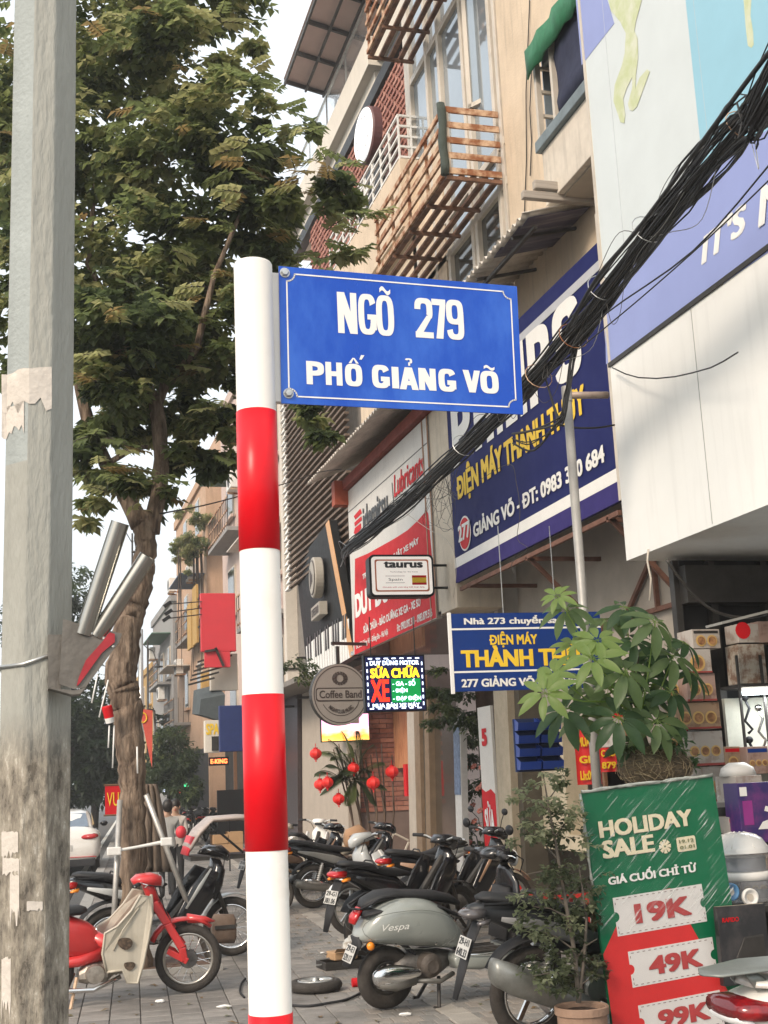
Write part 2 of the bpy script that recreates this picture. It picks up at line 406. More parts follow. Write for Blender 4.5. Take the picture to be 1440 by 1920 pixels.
# border line with notched corners
def sp(u, v):  # bilinear on the plate
    a = Vector(ps[0]).lerp(Vector(ps[1]), u); b = Vector(ps[3]).lerp(Vector(ps[2]), u); q = a.lerp(b, v); return q
W_, H_ = .56, .325
mg, nr = .017, .018
path = []
def corner(cx, cy, a0, a1):
    for k in range(6):
        a = R(a0+(a1-a0)*k/5); path.append(((cx+nr*math.cos(a))/W_, (cy+nr*math.sin(a))/H_))
corner(mg, mg, 90, 0); corner(W_-mg, mg, 180, 90); corner(W_-mg, H_-mg, 270, 180); corner(mg, H_-mg, 360, 270)
mb = MB(); n = len(path); hw = .0016
for i in range(n):
    a = sp(*path[i]); b = sp(*path[(i+1) % n]); d = (b-a); d = Vector((d.x, d.y)); 
    if d.length < 1e-6: continue
    d.normalize(); q = Vector((-d.y, d.x))*hw; e = d*hw*.6
    mb.quad(*[(p.x, -.0050, p.y) for p in (a-q-e, b-q+e, b+q+e, a+q-e)])
obj('border_line', mb, M_wtext, st)
def stext(s, L, Rt, T, bold, **k):
    x0, zz0 = fs_.at(*L); x1 = fs_.at(*Rt)[0]; zz1 = fs_.at(*T)[1]
    tilt = (TR[1]-TL[1])/(TR[0]-TL[0])
    V, Fc, a, b, c, d = tmesh(s, bold); m_ = MB()
    m_.add([(x0-PCX+(v[0]-a)*(x1-x0)/(b-a), -.0050-v[2]*.0001, zz0+.3+(v[1]-c)*(zz1-zz0)/(d-c) + tilt*((v[0]-a)*(x1-x0)/(b-a))) for v in V], Fc)
    return obj('lettering', m_, M_wtext, st)

# printed capitals of the plate, drawn as flat heavy shapes
def glyph(ch, W, H, tx, tz):
    out = []; E = 3.2
    def q(*p): out.append(list(p))
    def ring(x0, x1, z0, z1, a0, a1, n=22):
        cx, cz, rx, rz = (x0+x1)/2, (z0+z1)/2, (x1-x0)/2, (z1-z0)/2
        def pt(a, rx, rz):
            c, s_ = math.cos(a), math.sin(a); return (cx+rx*math.copysign(abs(c)**(2/E), c), cz+rz*math.copysign(abs(s_)**(2/E), s_))
        for k in range(n):
            a, b = R(a0+(a1-a0)*k/n), R(a0+(a1-a0)*(k+1)/n)
            q(pt(a, rx, rz), pt(b, rx, rz), pt(b, rx-tx, rz-tz), pt(a, rx-tx, rz-tz))
    def bar(x0, x1, z0, z1): q((x0,z0),(x1,z0),(x1,z1),(x0,z1))
    if ch == 'N': bar(0,tx,0,H); bar(W-tx,W,0,H); q((tx*.0,H),(tx*1.15,H),(W,0),(W-tx*1.15,0))
    elif ch == 'O': ring(0,W,0,H,0,360,40)
    elif ch == 'G': ring(0,W,0,H,25,335,34); bar(W-tx,W,.12*H,.50*H); bar(W*.5,W,.50*H-tz*.95,.50*H)
    elif ch == 'P': bar(0,tx,0,H); ring(-W*.55,W,.38*H,H,-90,90); bar(tx,W*.25,H-tz,H); bar(tx,W*.25,.38*H,.38*H+tz)
    elif ch == 'H': bar(0,tx,0,H); bar(W-tx,W,0,H); bar(tx,W-tx,.5*H-tz/2,.5*H+tz/2)
    elif ch == 'I': bar(0,W,0,H)
    elif ch == 'L': bar(0,tx,0,H); bar(tx,W,0,tz)
    elif ch == 'S': ring(0,W,.5*H-tz/2,H,15,270); ring(0,W,0,.5*H+tz/2,-165,90)
    elif ch == 'A': q((0,0),(tx*.98,0),(W*.5+tx*.42,H),(W*.5-tx*.55,H)); q((W-tx*.98,0),(W,0),(W*.5+tx*.55,H),(W*.5-tx*.42,H)); bar(W*.22,W*.78,.2*H,.2*H+tz*.9)
    elif ch == 'V': q((0,H),(W*.5-tx*.52,0),(W*.5+tx*.42,0),(tx*.98,H)); q((W,H),(W-tx*.98,H),(W*.5-tx*.42,0),(W*.5+tx*.52,0))
    elif ch == '7': bar(0,W,H-tz*1.15,H); q((W-tx*1.0,H-tz),(W,H-tz),(W*.30+tx*1.0,0),(W*.22,0))
    elif ch == '2': ring(0,W,.42*H,H,-38,180); bar(0,W,0,tz*1.1); q((0,tz*.9),(tx*1.25,tz*.9),(W-.02*W,.56*H),(W-tx*1.05,.56*H))
    elif ch == '9': ring(0,W,.38*H,H,0,360,36); ring(0,W,0,.62*H,-172,0); bar(W-tx,W,.3*H,.7*H)
    elif ch == '~':
        pts = [(W*k/12, H*.5+H*.28*math.sin(2*PI*k/12)) for k in range(13)]
        for a, b in zip(pts, pts[1:]): q((a[0],a[1]-tz),(b[0],b[1]-tz),(b[0],b[1]+tz),(a[0],a[1]+tz))
    elif ch == '^': q((0,0),(W*.28,0),(W*.55,H),(W*.40,H)); q((W,0),(W*.72,0),(W*.45,H),(W*.60,H))
    elif ch == '/': q((0,0),(W*.45,0),(W,H),(W*.35,H))
    elif ch == '?':
        ring(0,W,H*.3,H,-70,170,14); bar(W*.42,W*.42+tx*.8,0,H*.45)
    return out
def letter(ch, x0, x1, ybot, ytop, tx, tz):
    """photo box of one capital on the plate; tx, tz are stroke widths as shares of its width and height"""
    a, b = fs_.at(x0, ybot), fs_.at(x1, ytop); W, H = b[0]-a[0], b[1]-a[1]; k = (TR[1]-TL[1])/(TR[0]-TL[0])
    m_ = MB()
    for n_, pl_ in enumerate(glyph(ch, W, H, W*tx, H*tz)):
        m_.add([(a[0]-PCX+x, -.0048-.000012*n_, a[1]+.3+z+k*x) for x, z in pl_], [(0,1,2,3)])
    obj('letter', m_, M_wtext, st)
Z = lambda v: 480+v/3
for ch, a, b, yb_, yt_ in (('N',460,560,436,212),('G',577,668,443,220),('O',678,767,450,228),('2',896,985,461,243),('7',994,1060,466,249),('9',1074,1157,472,253)):
    letter(ch, Z(a), Z(b), Z(yb_), Z(yt_), .60 if ch == 'I' else (.33 if ch != '7' else .42), .135)
letter('~', Z(692), Z(750), Z(222), Z(178), .3, .24)
for ch, a, b, yb_, yt_ in (('P',283,378,724,598),('H',391,480,728,603),('O',500,592,734,612),('G',652,745,744,618),('I',764,797,747,628),('A',806,906,752,632),('N',915,1005,756,637),('G',1026,1117,764,640),('V',1165,1255,768,648),('O',1262,1356,774,652)):
    letter(ch, Z(a), Z(b), Z(yb_), Z(yt_), 1 if ch == 'I' else .35, .21)
letter('^', Z(518), Z(574), Z(606), Z(578), .3, .3); letter('/', Z(578), Z(607), Z(586), Z(562), .3, .3)
letter('?', Z(836), Z(874), Z(620), Z(580), .34, .2); letter('~', Z(1278), Z(1336), Z(645), Z(620), .3, .27)
for p in ((533,513),(540,739)):
    x, z = fs_.at(*p); mb = MB(); mb.lathe([(.0095,-.006),(.0095,-.009),(.007,-.0125),(.0,-.0130)], (x-PCX, 0, z+.3), 'Y', 6); mb.lathe([(.0115,-.0045),(.0115,-.0062)], (x-PCX,0,z+.3), 'Y', 16)
    obj('bolt', mb, M_steel, st)

# ================================================================== CONCRETE POLE WITH FLAG HOLDER
YC = 5.0
M_pole = mat('aged_concrete', (.33,.33,.295), .88, var=.1, scale=4, bump=.6, bscale=45, stretch=(1,1,.25), dirt=.25)
# weathered lower shaft: paint flakes over grime
def pole_material():
    ma = M_pole; t = ma.node_tree; n = t.nodes; l = t.links; p = n['Principled BSDF']
    src = p.inputs['Base Color'].links[0].from_socket
    tc = n.new('ShaderNodeTexCoord'); sx = n.new('ShaderNodeSeparateXYZ'); l.new(tc.outputs['Object'], sx.inputs[0])
    hgt = n.new('ShaderNodeMapRange'); hgt.inputs['From Min'].default_value = 2.05; hgt.inputs['From Max'].default_value = 1.85; l.new(sx.outputs[2], hgt.inputs[0])
    nz = n.new('ShaderNodeTexNoise'); nz.inputs['Scale'].default_value = 12; nz.inputs['Detail'].default_value = 10; nz.inputs['Roughness'].default_value = .72; nz.inputs['Distortion'].default_value = .1
    m9 = n.new('ShaderNodeMapping'); m9.inputs['Scale'].default_value = (1.6,1.6,.6); l.new(tc.outputs['Object'], m9.inputs[0]); l.new(m9.outputs[0], nz.inputs['Vector'])
    r1 = n.new('ShaderNodeValToRGB'); r1.color_ramp.interpolation = 'CONSTANT'
    es = r1.color_ramp.elements; es[0].position = 0; es[0].color = (.11,.095,.075,1); es[1].position = .42; es[1].color = (.20,.175,.14,1)
    for pos, c in ((.49,(.27,.24,.19,1)),(.54,(.33,.295,.24,1)),(.60,(.48,.44,.37,1)),(.66,(.28,.25,.20,1))):
        e = es.new(pos); e.color = c
    l.new(nz.outputs['Fac'], r1.inputs[0])
    mx = n.new('ShaderNodeMixRGB'); l.new(hgt.outputs[0], mx.inputs[0]); l.new(src, mx.inputs[1]); l.new(r1.outputs[0], mx.inputs[2]); l.new(mx.outputs[0], p.inputs['Base Color'])
pole_material()
cxp = (PY(3,1200,YC).x + PY(134,1200,YC).x)/2; wpo = PY(134,1200,YC).x - PY(3,1200,YC).x
pole = thing('utility_pole', 'thick weathered grey concrete utility pole with peeling lower part, nearest on the left', 'utility pole', (cxp, YC, -.13))
h_ = wpo/2
def psec(z):
    k = 1 - z*.004
    return [(-h_*k, -.2*h_), (-h_*.36*k, -h_*.98*k), (h_*.32*k, -h_*1.02*k), (h_*k, -h_*.35), (h_*k, h_*.9), (-h_*k, h_*.9)]
mb = MB(); zz = [0, 1, 2, 3, 4, 5, 6.5, 9]
for i, z in enumerate(zz): mb.v += [(x, y, z) for x, y in psec(z)]
for i in range(len(zz)-1):
    for j in range(6): mb.f.append((i*6+j, i*6+(j+1) % 6, (i+1)*6+(j+1) % 6, (i+1)*6+j)); mb.m.append(1 if j == 0 and i > 2 else 0)
mb.f.append(tuple((len(zz)-1)*6+j for j in range(6))); mb.m.append(0)
obj('shaft', mb, [M_pole, mat('blue_grey_face', (.33,.36,.35), .8, var=.08, scale=4, bump=.3, bscale=45, dirt=.2)], pole, bevel=.006)  # second slot: bluer grey on the left face of the upper shaft
M_tape = mat('old_paper_remains', (.58,.53,.47), .9, var=.12, scale=8, bump=.3)
def pole_patch(pts, name, ma, face):
    """thin flakes on the pole's front faces; pts as photo points"""
    m_ = MB(); P = []
    for (x, y) in pts:
        p = PY(x, y, YC - h_*1.0)
        P.append((p.x, p.y, p.z))
    return P
def face_y(x):   # front surface of the shaft at local x
    s_ = psec(2.5)
    for a, b in ((s_[0], s_[1]), (s_[1], s_[2]), (s_[2], s_[3])):
        if a[0] <= x <= b[0]: return a[1]+(b[1]-a[1])*(x-a[0])/(b[0]-a[0])
    return s_[3][1] if x > 0 else s_[0][1]
def flake(px0, px1, py0, py1, seed, ma=None, name='paper_remnant', th=.004):
    rd = random.Random(seed); m_ = MB(); n = 9
    top_ = []; bot_ = []
    for i in range(n+1):
        px = px0+(px1-px0)*i/n
        for lst, py, j in ((top_, py0, .04), (bot_, py1, .25)):
            pyy = py + rd.uniform(-j, j)*(py1-py0); p = PY(px, pyy, YC-h_)
            lx = p.x-cxp; lst.append(Vector((lx, face_y(lx)-th, p.z+.13)))
    m_.add(top_+bot_, [(i, i+1, n+2+i, n+1+i) for i in range(n)])
    obj(name, m_, ma or M_tape, pole)
flake(2, 97, 688, 758, 3); flake(2, 45, 750, 800, 5)
for k, (a, b, c, d) in enumerate(((2,34,1560,1602),(4,36,1610,1640),(18,36,1640,1720),(2,20,1800,1900),(50,80,1690,1705))):
    flake(a, b, c, d, 20+k)
mb = MB()
zt = PY(60,1245,YC-h_).z+.13
sc_ = psec(2.3); q_ = [Vector((x*1.02, y*1.02, zt + (.03 if x > 0 else 0))) for x, y in sc_]
mb.tube(q_+[q_[0]], .008, 6); obj('strap', mb, M_steel, pole, smooth=True)
# sheet steel flag holder: own frame facing the camera
fh = Fr((0, YC-h_*1.35, 0), 0)
fp = lambda x, y, dy=0.: (fh.at(x, y)[0], fh.o.y+dy, fh.at(x, y)[1])
fho = thing('flag_holder', 'sheet steel flag holder with two empty silver tubes strapped to the concrete pole', 'flag holder', fp(150,1290))
def pp(pts, dy0, dy1, name, ma, par=None, **k):
    m_ = MB(); A = [Vector(fp(x, y, dy0)) for x, y in pts]; B = [Vector(fp(x, y, dy1)) for x, y in pts]; n = len(pts)
    m_.add(A+B, [tuple(range(n)), tuple(range(n, 2*n))[::-1]]+[(i, n+i, n+(i+1) % n, (i+1) % n) for i in range(n)])
    return obj(name, m_, ma, par or fho, world=True, **k)
M_plate = mat('weathered_steel_plate', (.17,.155,.135), .55, metal=.5, var=.25, scale=7, bump=.15)
pp([(90,1190),(116,1190),(114,1292),(90,1292)], -.005, .09, 'side_plate', M_plate)
pp([(118,1162),(142,1170),(228,1190),(222,1206),(160,1290),(138,1293),(110,1284)], -.03, -.022, 'front_plate', M_plate)
pp([(92,1292),(138,1296),(160,1291),(150,1302),(134,1304)], -.04, .06, 'bottom_plate', M_plate)
pp([(205,1188),(214,1191),(214,1206),(190,1226),(148,1284),(143,1288),(147,1272),(160,1240),(192,1204),(200,1192)], -.038, -.032, 'red_badge', mat('faded_badge_red', (.36,.02,.03), .6, var=.2, scale=12))
for a, b in (((170,1190),(172,1198)),((177,1193),(182,1200)),((191,1199),(197,1203)),((208,1214),(214,1219))):
    mb = MB(); mb.sphere(((fp(*a)[0]+fp(*b)[0])/2, fh.o.y-.03, fp(*a)[2]), .007, 8, 5); obj('rivet', mb, M_steel, fho, world=True)
for (a, b, r) in (((162,1175),(222,990),.0345),((190,1180),(273,1052),.0325)):
    A = Vector(fp(*a, -.015)); B = Vector(fp(*b, -.10)); d = (B-A).normalized(); m_ = MB()
    m_.tube([A-d*.03, B], r, 24, cap=False); m_.tube([B, A-d*.03], r*.9, 24, cap=False)
    x_, y_ = frame(d); ring = [B+(x_*math.cos(2*PI*j/24)+y_*math.sin(2*PI*j/24))*r for j in range(24)]; ring2 = [B+(x_*math.cos(2*PI*j/24)+y_*math.sin(2*PI*j/24))*r*.9 for j in range(24)]
    m_.add(ring+ring2, [(j, (j+1) % 24, 24+(j+1) % 24, 24+j) for j in range(24)])
    obj('tube', m_, mat('polished_tube', (.42,.41,.38), .26, metal=1, var=.12, scale=10, stretch=(1,1,.1)), fho, world=True, smooth=True)
# ================================================================== BUILDINGS
FAC = R(-90)
def slab(fr, pts, y0, y1, name, ma, parent=None, raw=False, **k):
    """photo points on a vertical plane -> solid of real thickness (y0 front .. y1 back, metres into the wall)"""
    m_ = MB(); P = [Vector(p) if raw else Vector(fr.at(*p)) for p in pts]
    A = [fr.P(p.x, p.y, y0) for p in P]; B = [fr.P(p.x, p.y, y1) for p in P]; n = len(P)
    m_.add(A+B, [tuple(range(n)), tuple(range(n, 2*n))[::-1]]+[(i, n+i, n+(i+1) % n, (i+1) % n) for i in range(n)])
    if parent is None: return m_
    return obj(name, m_, ma, parent, world=True, **k)
def wallbox(name, ma, par, X0, X1, Y0, Y1, z0, z1, **k):
    m_ = MB(); m_.bx(X0, X1, Y0, Y1, z0, z1); return obj(name, m_, ma, par, world=True, **k)
M_clear = mat('clear_glass', (.75,.8,.8), .02, var=0, trans=.9, spec=.8, alpha=.35)
F5, F56, F6, FS = Fr((5,0,0),FAC), Fr((5.6,0,0),FAC), Fr((6,0,0),FAC), Fr((6.25,0,0),FAC)
def froot(fr, name, label, cat, pt, group=None):
    p = fr.hit(*pt); t = thing(name, label, cat, p, fr.rz, group); return t, p
def ftext(fr, root, s, L, Rt, T, ma, y=-.006, **k):
    """lettering on plane fr; L = left foot, Rt = right end, T = highest mark (photo points)"""
    o = Vector(root.location); x0, z0 = fr.at(*L); x1 = fr.at(*Rt)[0]; z1 = fr.at(*T)[1]
    ox = (o-fr.o).dot(fr.x); oz = o.z-fr.o.z
    return text(s, x0-ox, z0-oz, x1-ox, z1-oz, ma, root, y=y, **k)

# ---------- shop with the big billboard (right)
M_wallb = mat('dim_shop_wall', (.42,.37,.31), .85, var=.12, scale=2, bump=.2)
bA = thing('appliance_shop', 'open fronted appliance shop with dark interior under the big white fascia on the right', 'shop building', (5.6, 7, 0))
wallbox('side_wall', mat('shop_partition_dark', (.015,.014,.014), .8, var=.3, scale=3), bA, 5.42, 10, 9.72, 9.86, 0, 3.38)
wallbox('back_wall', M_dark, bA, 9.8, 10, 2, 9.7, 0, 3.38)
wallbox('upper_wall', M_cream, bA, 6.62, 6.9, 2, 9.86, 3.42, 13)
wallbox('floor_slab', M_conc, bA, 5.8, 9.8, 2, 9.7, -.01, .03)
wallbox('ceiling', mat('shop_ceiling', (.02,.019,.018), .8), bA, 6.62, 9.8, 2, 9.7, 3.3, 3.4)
for i in range(7): wallbox('shutter_guide', M_dsteel, bA, 5.30+i*.17, 5.36+i*.17, 9.62, 9.70, 0, 3.36) if i in (0, 2, 5, 6) else None
wallbox('roller_shutter_box', M_dsteel, bA, 5.35, 6.6, 9.50, 9.7, 2.98, 3.3)
bd = thing('shop_billboard', 'huge lavender and pale blue billboard with striding figures above a stained white fascia', 'billboard', (5, 7, 3.4), FAC)
M_lav = mat('lavender_print', (.27,.32,.60), .55, var=.04, scale=2)
M_pale = mat('pale_grey_print', (.60,.65,.66), .4, var=.04, scale=2)
M_lblue = mat('light_blue_print', (.28,.52,.64), .4, var=.04, scale=2)
M_fas = mat('stained_white_fascia', (.80,.80,.77), .5, var=.03, scale=1.2, dirt=.14)
zf = F5.at(1142,686)[1]
wallbox('fascia', M_fas, bd, 5.0, 6.6, 3.5, 9.87, 3.40, zf-.02)
wallbox('edge_trim', M_dsteel, bd, 4.985, 5.06, 3.5, 9.88, zf-.02, zf+.02)
wallbox('panel', M_pale, bd, 5.0, 5.12, 3.5, 9.84, zf+.02, 11.5)
wallbox('edge_strip', M_alu, bd, 4.99, 5.14, 9.84, 9.88, zf, 11.5)
slab(F5, [(1137,683),(1134,560),(1180,505),(1250,420),(1310,345),(1370,290),(1440,243),(1700,40),(1700,290),(1440,474)], -.004, -.001, 'lavender_band', M_lav, bd)
slab(F5, [(1286,0),(1313,262),(1316,345),(1370,290),(1440,243),(1700,40),(1700,-300),(1250,-300)], -.003, -.0005, 'pale_blue_field', M_lblue, bd)
slab(F5, [(1081,10),(1091,122),(1152,44),(1144,16),(1105,-120),(1070,-120)], -.003, -.0005, 'lavender_corner', M_lav, bd)
M_fig = mat('pale_green_print', (.50,.55,.30), .4, var=.25, scale=6, c2=(.62,.64,.50), mix=(.4,.65))
slab(F5, [(1132,-40),(1146,20),(1163,40),(1174,62),(1172,100),(1166,125),(1153,160),(1151,190),(1164,229),(1171,231),(1173,215),(1169,186),(1176,165),(1186,145),(1186,165),(1178,195),(1181,206),(1187,208),(1195,200),(1219,134),(1214,130),(1200,146),(1192,166),(1193,140),(1197,110),(1196,72),(1190,58),(1193,40),(1204,0),(1206,-40)], -.0045, -.0035, 'striding_figure', M_fig, bd)
slab(F5, [(1389,-50),(1396,10),(1399,50),(1403,86),(1410,90),(1414,84),(1413,60),(1408,30),(1412,-50)], -.0045, -.0035, 'hanging_leg_figure', M_fig, bd)
tr_ = WM[bd].translation
class _o: pass
ftext(F5, bd, "IT'S", (1317,498), (1407,440), (1322,441), M_wtext, y=-.006, bold=.035, shear=.25)
ftext(F5, bd, "N", (1425,428), (1490,380), (1428,356), M_wtext, y=-.012, bold=.035, shear=.25)
for y in (5.2, 6.8, 8.4): wallbox('panel_joint', mat('fascia_joint_grey', (.3,.3,.29), .7), bd, 4.997, 5.0, y, y+.006, 3.42, zf-.03)  # thin grey strips mark the fascia panel joints
for y in (4.9, 6.4, 7.9, 9.4): wallbox('vinyl_seam', mat('seam_strip', (.50,.53,.56), .4), bd, 4.9968, 4.9995, y, y+.005, zf+.03, 11.4)
mb = MB(); p = F5.hit(1222,1030); mb.tube([p+Vector((-.03,0,0)), p+Vector((-.05,0,-.1)), p+Vector((-.03,0,-.25)), p+Vector((-.06,0,-.43))], .009, 6)
top('rope_end', mb, mat('dirty_rope', (.5,.45,.38), .9), 'short pale cord hanging from the lower corner of the white fascia', 'cord', p, smooth=True)
# cable sagging over the fascia
mb = MB(); mb.tube([F5.hit(x, y)+Vector((-.06-.2*i/8,0,0)) for i, (x, y) in enumerate([(1160,690),(1190,702),(1220,709),(1260,711),(1300,708),(1340,701),(1380,692),(1410,681),(1445,664)])], .006, 5)
top('sagging_cable', mb, M_blackm, 'single thin cable sagging across the white fascia', 'cable', F5.hit(1160,690), smooth=True)

# ---------- beige house with banner
bB = thing('beige_house', 'beige stucco house with rusty slatted balconies above the dark blue banner', 'building', (6, 13, 0))
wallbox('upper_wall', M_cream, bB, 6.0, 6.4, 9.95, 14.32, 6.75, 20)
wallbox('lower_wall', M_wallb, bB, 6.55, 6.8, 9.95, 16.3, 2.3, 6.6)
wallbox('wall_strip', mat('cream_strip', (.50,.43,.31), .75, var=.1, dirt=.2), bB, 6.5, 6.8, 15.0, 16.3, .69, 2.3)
wallbox('sill_band', MATS['cream_strip'], bB, 6.48, 6.8, 9.95, 15.0, .69, .88)
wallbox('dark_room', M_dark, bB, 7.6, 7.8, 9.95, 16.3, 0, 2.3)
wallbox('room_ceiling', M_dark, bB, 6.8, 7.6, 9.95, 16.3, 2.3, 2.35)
for y in (10.9, 12.4, 13.9): wallbox('window_bar', M_wood, bB, 6.52, 6.56, y, y+.06, .88, 2.3)
wallbox('room_shelf', M_wood, bB, 7.1, 7.5, 10, 14.8, 1.25, 1.3)
wallbox('ceiling', M_wallb, bB, 5.75, 6.55, 9.95, 16.3, 6.6, 6.75)
wallbox('pillar', mat('cream_pillar', (.60,.52,.41), .7, var=.08, dirt=.3), bB, 5.62, 6.3, 16.2, 17.02, 3.9, 6.9, bevel=.01)
wallbox('inner_floor', M_cream, bB, 6.4, 9, 14.32, 18.4, 7.3, 7.5)
# window bay Y 14.35..18.3, z 7.4..20 : frames, panes, mullions
WY = [14.42, 14.62, 15.55, 15.72, 16.75, 17.35, 18.25]; WZ = [7.5, 9.32, 9.9, 13.0, 16.4, 19.5]
M_rglass = mat('reflecting_curtained_glass', (.34,.39,.43), .05, var=.12, scale=.6, metal=.5, spec=1)
M_dglass = mat('dark_glass', (.06,.065,.06), .06, var=.3, scale=1, spec=1)
for i in range(len(WY)-1):
    for j in range(len(WZ)-1):
        if WY[i+1]-WY[i] > .3:
            wallbox('pane', M_dglass if j == 0 else M_rglass, bB, 6.06, 6.08, WY[i]+.045, WY[i+1]-.045, WZ[j]+.05, WZ[j+1]-.05)
for y in WY: wallbox('mullion', M_alu, bB, 5.99, 6.12, y-.05, y+.05, 7.4, 20, bevel=.006)
for z in WZ: wallbox('transom', M_alu, bB, 6.0, 6.11, 14.35, 18.3, z-.055, z+.055, bevel=.006)
wallbox('return_wall', M_alu, bB, 6.0, 6.9, 18.3, 18.5, 7.4, 20)
wallbox('sill_ledge', M_cream, bB, 5.85, 6.3, 14.32, 18.4, 7.2, 7.4)
# open casement
q = thing('open_casement', 'open pale framed casement window tilting out above the rusty slatted balcony', 'window', (6, 14.75, 10.9), FAC+R(32)); 
for (a, b, c, d) in ((0,.07,0,2.0),(.68,.75,0,2.0),(0,.75,0,.07),(0,.75,1.93,2.0)):
    mb = MB(); mb.bx(a, b, -.03, .03, c, d); obj('window_frame', mb, M_alu, q, bevel=.004)
mb = MB(); mb.bx(.07, .68, -.004, .004, .07, 1.93); obj('pane', mb, M_rglass, q)
q.location = (5.96, 15.45, 10.95)
# slatted balconies
def cage(z0, z1, y0, y1, label, cloth):
    t = thing('slatted_balcony', label, 'balcony', (6, y0, z0), 0, 'rusty slatted balcony cages')
    X0, X1 = 5.2, 5.98
    n = 5
    for i in range(n):
        z = z0+.02+(z1-z0-.04)*i/(n-1)
        m_ = MB(); m_.bar((X0, y0, z), (X1, y0, z), .03, .085); obj('end_slat', m_, M_rust, t, world=True)
        m_ = MB(); m_.bar((X0, y0+.03, z), (X0, y1, z), .035, .075); obj('front_slat', m_, M_rust, t, world=True)
    for i in range(5):
        x = X0+.06+(X1-X0-.12)*i/4
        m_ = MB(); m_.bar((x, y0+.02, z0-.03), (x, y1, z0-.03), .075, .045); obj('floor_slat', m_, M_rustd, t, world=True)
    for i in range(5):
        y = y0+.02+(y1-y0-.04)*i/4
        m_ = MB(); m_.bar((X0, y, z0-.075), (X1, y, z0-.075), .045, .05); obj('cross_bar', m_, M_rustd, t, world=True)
        m_ = MB(); m_.bar((X0+.03, y, z0), (X0+.03, y, z1), .04, .04, up=(0,1,0)); obj('upright', m_, M_rust, t, world=True)
    m_ = MB(); m_.bx(X0-.005, X0+.07, y0-.012, y0-.002, z0, z1); obj('corner_post', m_, M_alu, t, world=True)
    if cloth:
        m_ = MB(); m_.loft([(X0-.02+.01*math.sin(k*1.3), z0-.04+(z1-z0+.1)*k/8, 90, .06+.012*math.sin(k*2.1), .055, y0-.0) for k in range(9)], n=10); obj('wrapped_cloth', m_, mat('dark_green_cloth', (.05,.065,.055), .9, bump=.4, bscale=30), t, world=True, smooth=True)
cage(9.41, 10.33, 14.45, 17.9, 'rusty slatted balcony cage with a dark cloth on its corner, lower of the two', True)
cage(13.25, 14.3, 14.4, 17.9, 'rusty slatted balcony cage cut by the top of the photo, upper of the two', False)
# box window with green tarp
q = thing('box_window', 'projecting box window stuffed with dark cloth under a bright green tarp, left of the billboard', 'window', (6, 11, 8.4))
yb0, yb1 = 10.2, 13.0
M_tarp = mat('green_tarp', (.01,.15,.055), .55, var=.25, scale=5, bump=.5, bscale=8)
FW = Fr((5.5,0,0),FAC); zb = FW.at(1010,275)[1]; yb = 12.15
wallbox('window_base', mat('stained_window_box', (.62,.56,.48), .8, var=.1, dirt=.5), q, 5.52, 5.99, yb0, yb-.03, zb-.75, zb-.09, bevel=.01)
wallbox('sill', mat('blue_grey_sill', (.16,.20,.22), .6, var=.2), q, 5.46, 5.99, yb0, yb+.02, zb-.085, zb+.05, bevel=.01)
wallbox('recess', M_wallb, q, 5.6, 5.92, yb0+.2, yb-.2, zb-.77, zb-.75)
for a, b in ((yb-.06, yb),(yb-.5, yb-.44)): wallbox('window_frame', M_alu, q, 5.5, 5.56, a, b, zb+.05, zb+1.2)
for k in range(4): wallbox('side_pane', M_glass, q, 5.6, 5.95, yb-.035, yb-.02, zb+.08+k*.3, zb+.34+k*.3)
for k in range(5): wallbox('side_bar', M_alu, q, 5.56, 5.98, yb-.05, yb-.005, zb+.05+k*.3, zb+.085+k*.3)
mb = MB(); mb.loft([(5.62, zb+.1+k*.18, 90, .75, .10+.03*math.sin(k*2), yb-1.1) for k in range(7)], n=18); obj('stuffed_cloth', mb, mat('navy_cloth', (.02,.025,.06), .9, bump=.6, bscale=6), q, world=True, smooth=True)
mb = MB(); N = 14
for i in range(N+1):
    y = yb+.05-(yb-yb0)*i/N; mb.v += [(5.98, y, zb+1.55), (5.43+.02*math.sin(i*1.7), y, zb+1.22+.015*math.sin(i*2.3)), (5.42+.02*math.cos(i*2.1), y, zb+.86+.012*math.sin(i*3.4))]
for i in range(N):
    for j in range(2): mb.f.append((i*3+j, i*3+j+1, i*3+3+j+1, i*3+3+j)); mb.m.append(0)
o = obj('tarp', mb, M_tarp, q, world=True, smooth=True); sdf = o.modifiers.new('s', 'SOLIDIFY'); sdf.thickness = .02
# thin conduits on the beige wall
for k, (a, b) in enumerate((((996,0),(985,430)),((1000,120),(997,330)))):
    A, B = F6.hit(*a), F6.hit(*b); mb = MB(); mb.tube([A+Vector((-.02,0,0)), A.lerp(B,.4)+Vector((-.03,.02,0)), A.lerp(B,.7)+Vector((-.02,-.03,0)), B+Vector((-.02,0,0))], .008, 5)
    obj('wall_cable', mb, M_dsteel, bB, world=True)

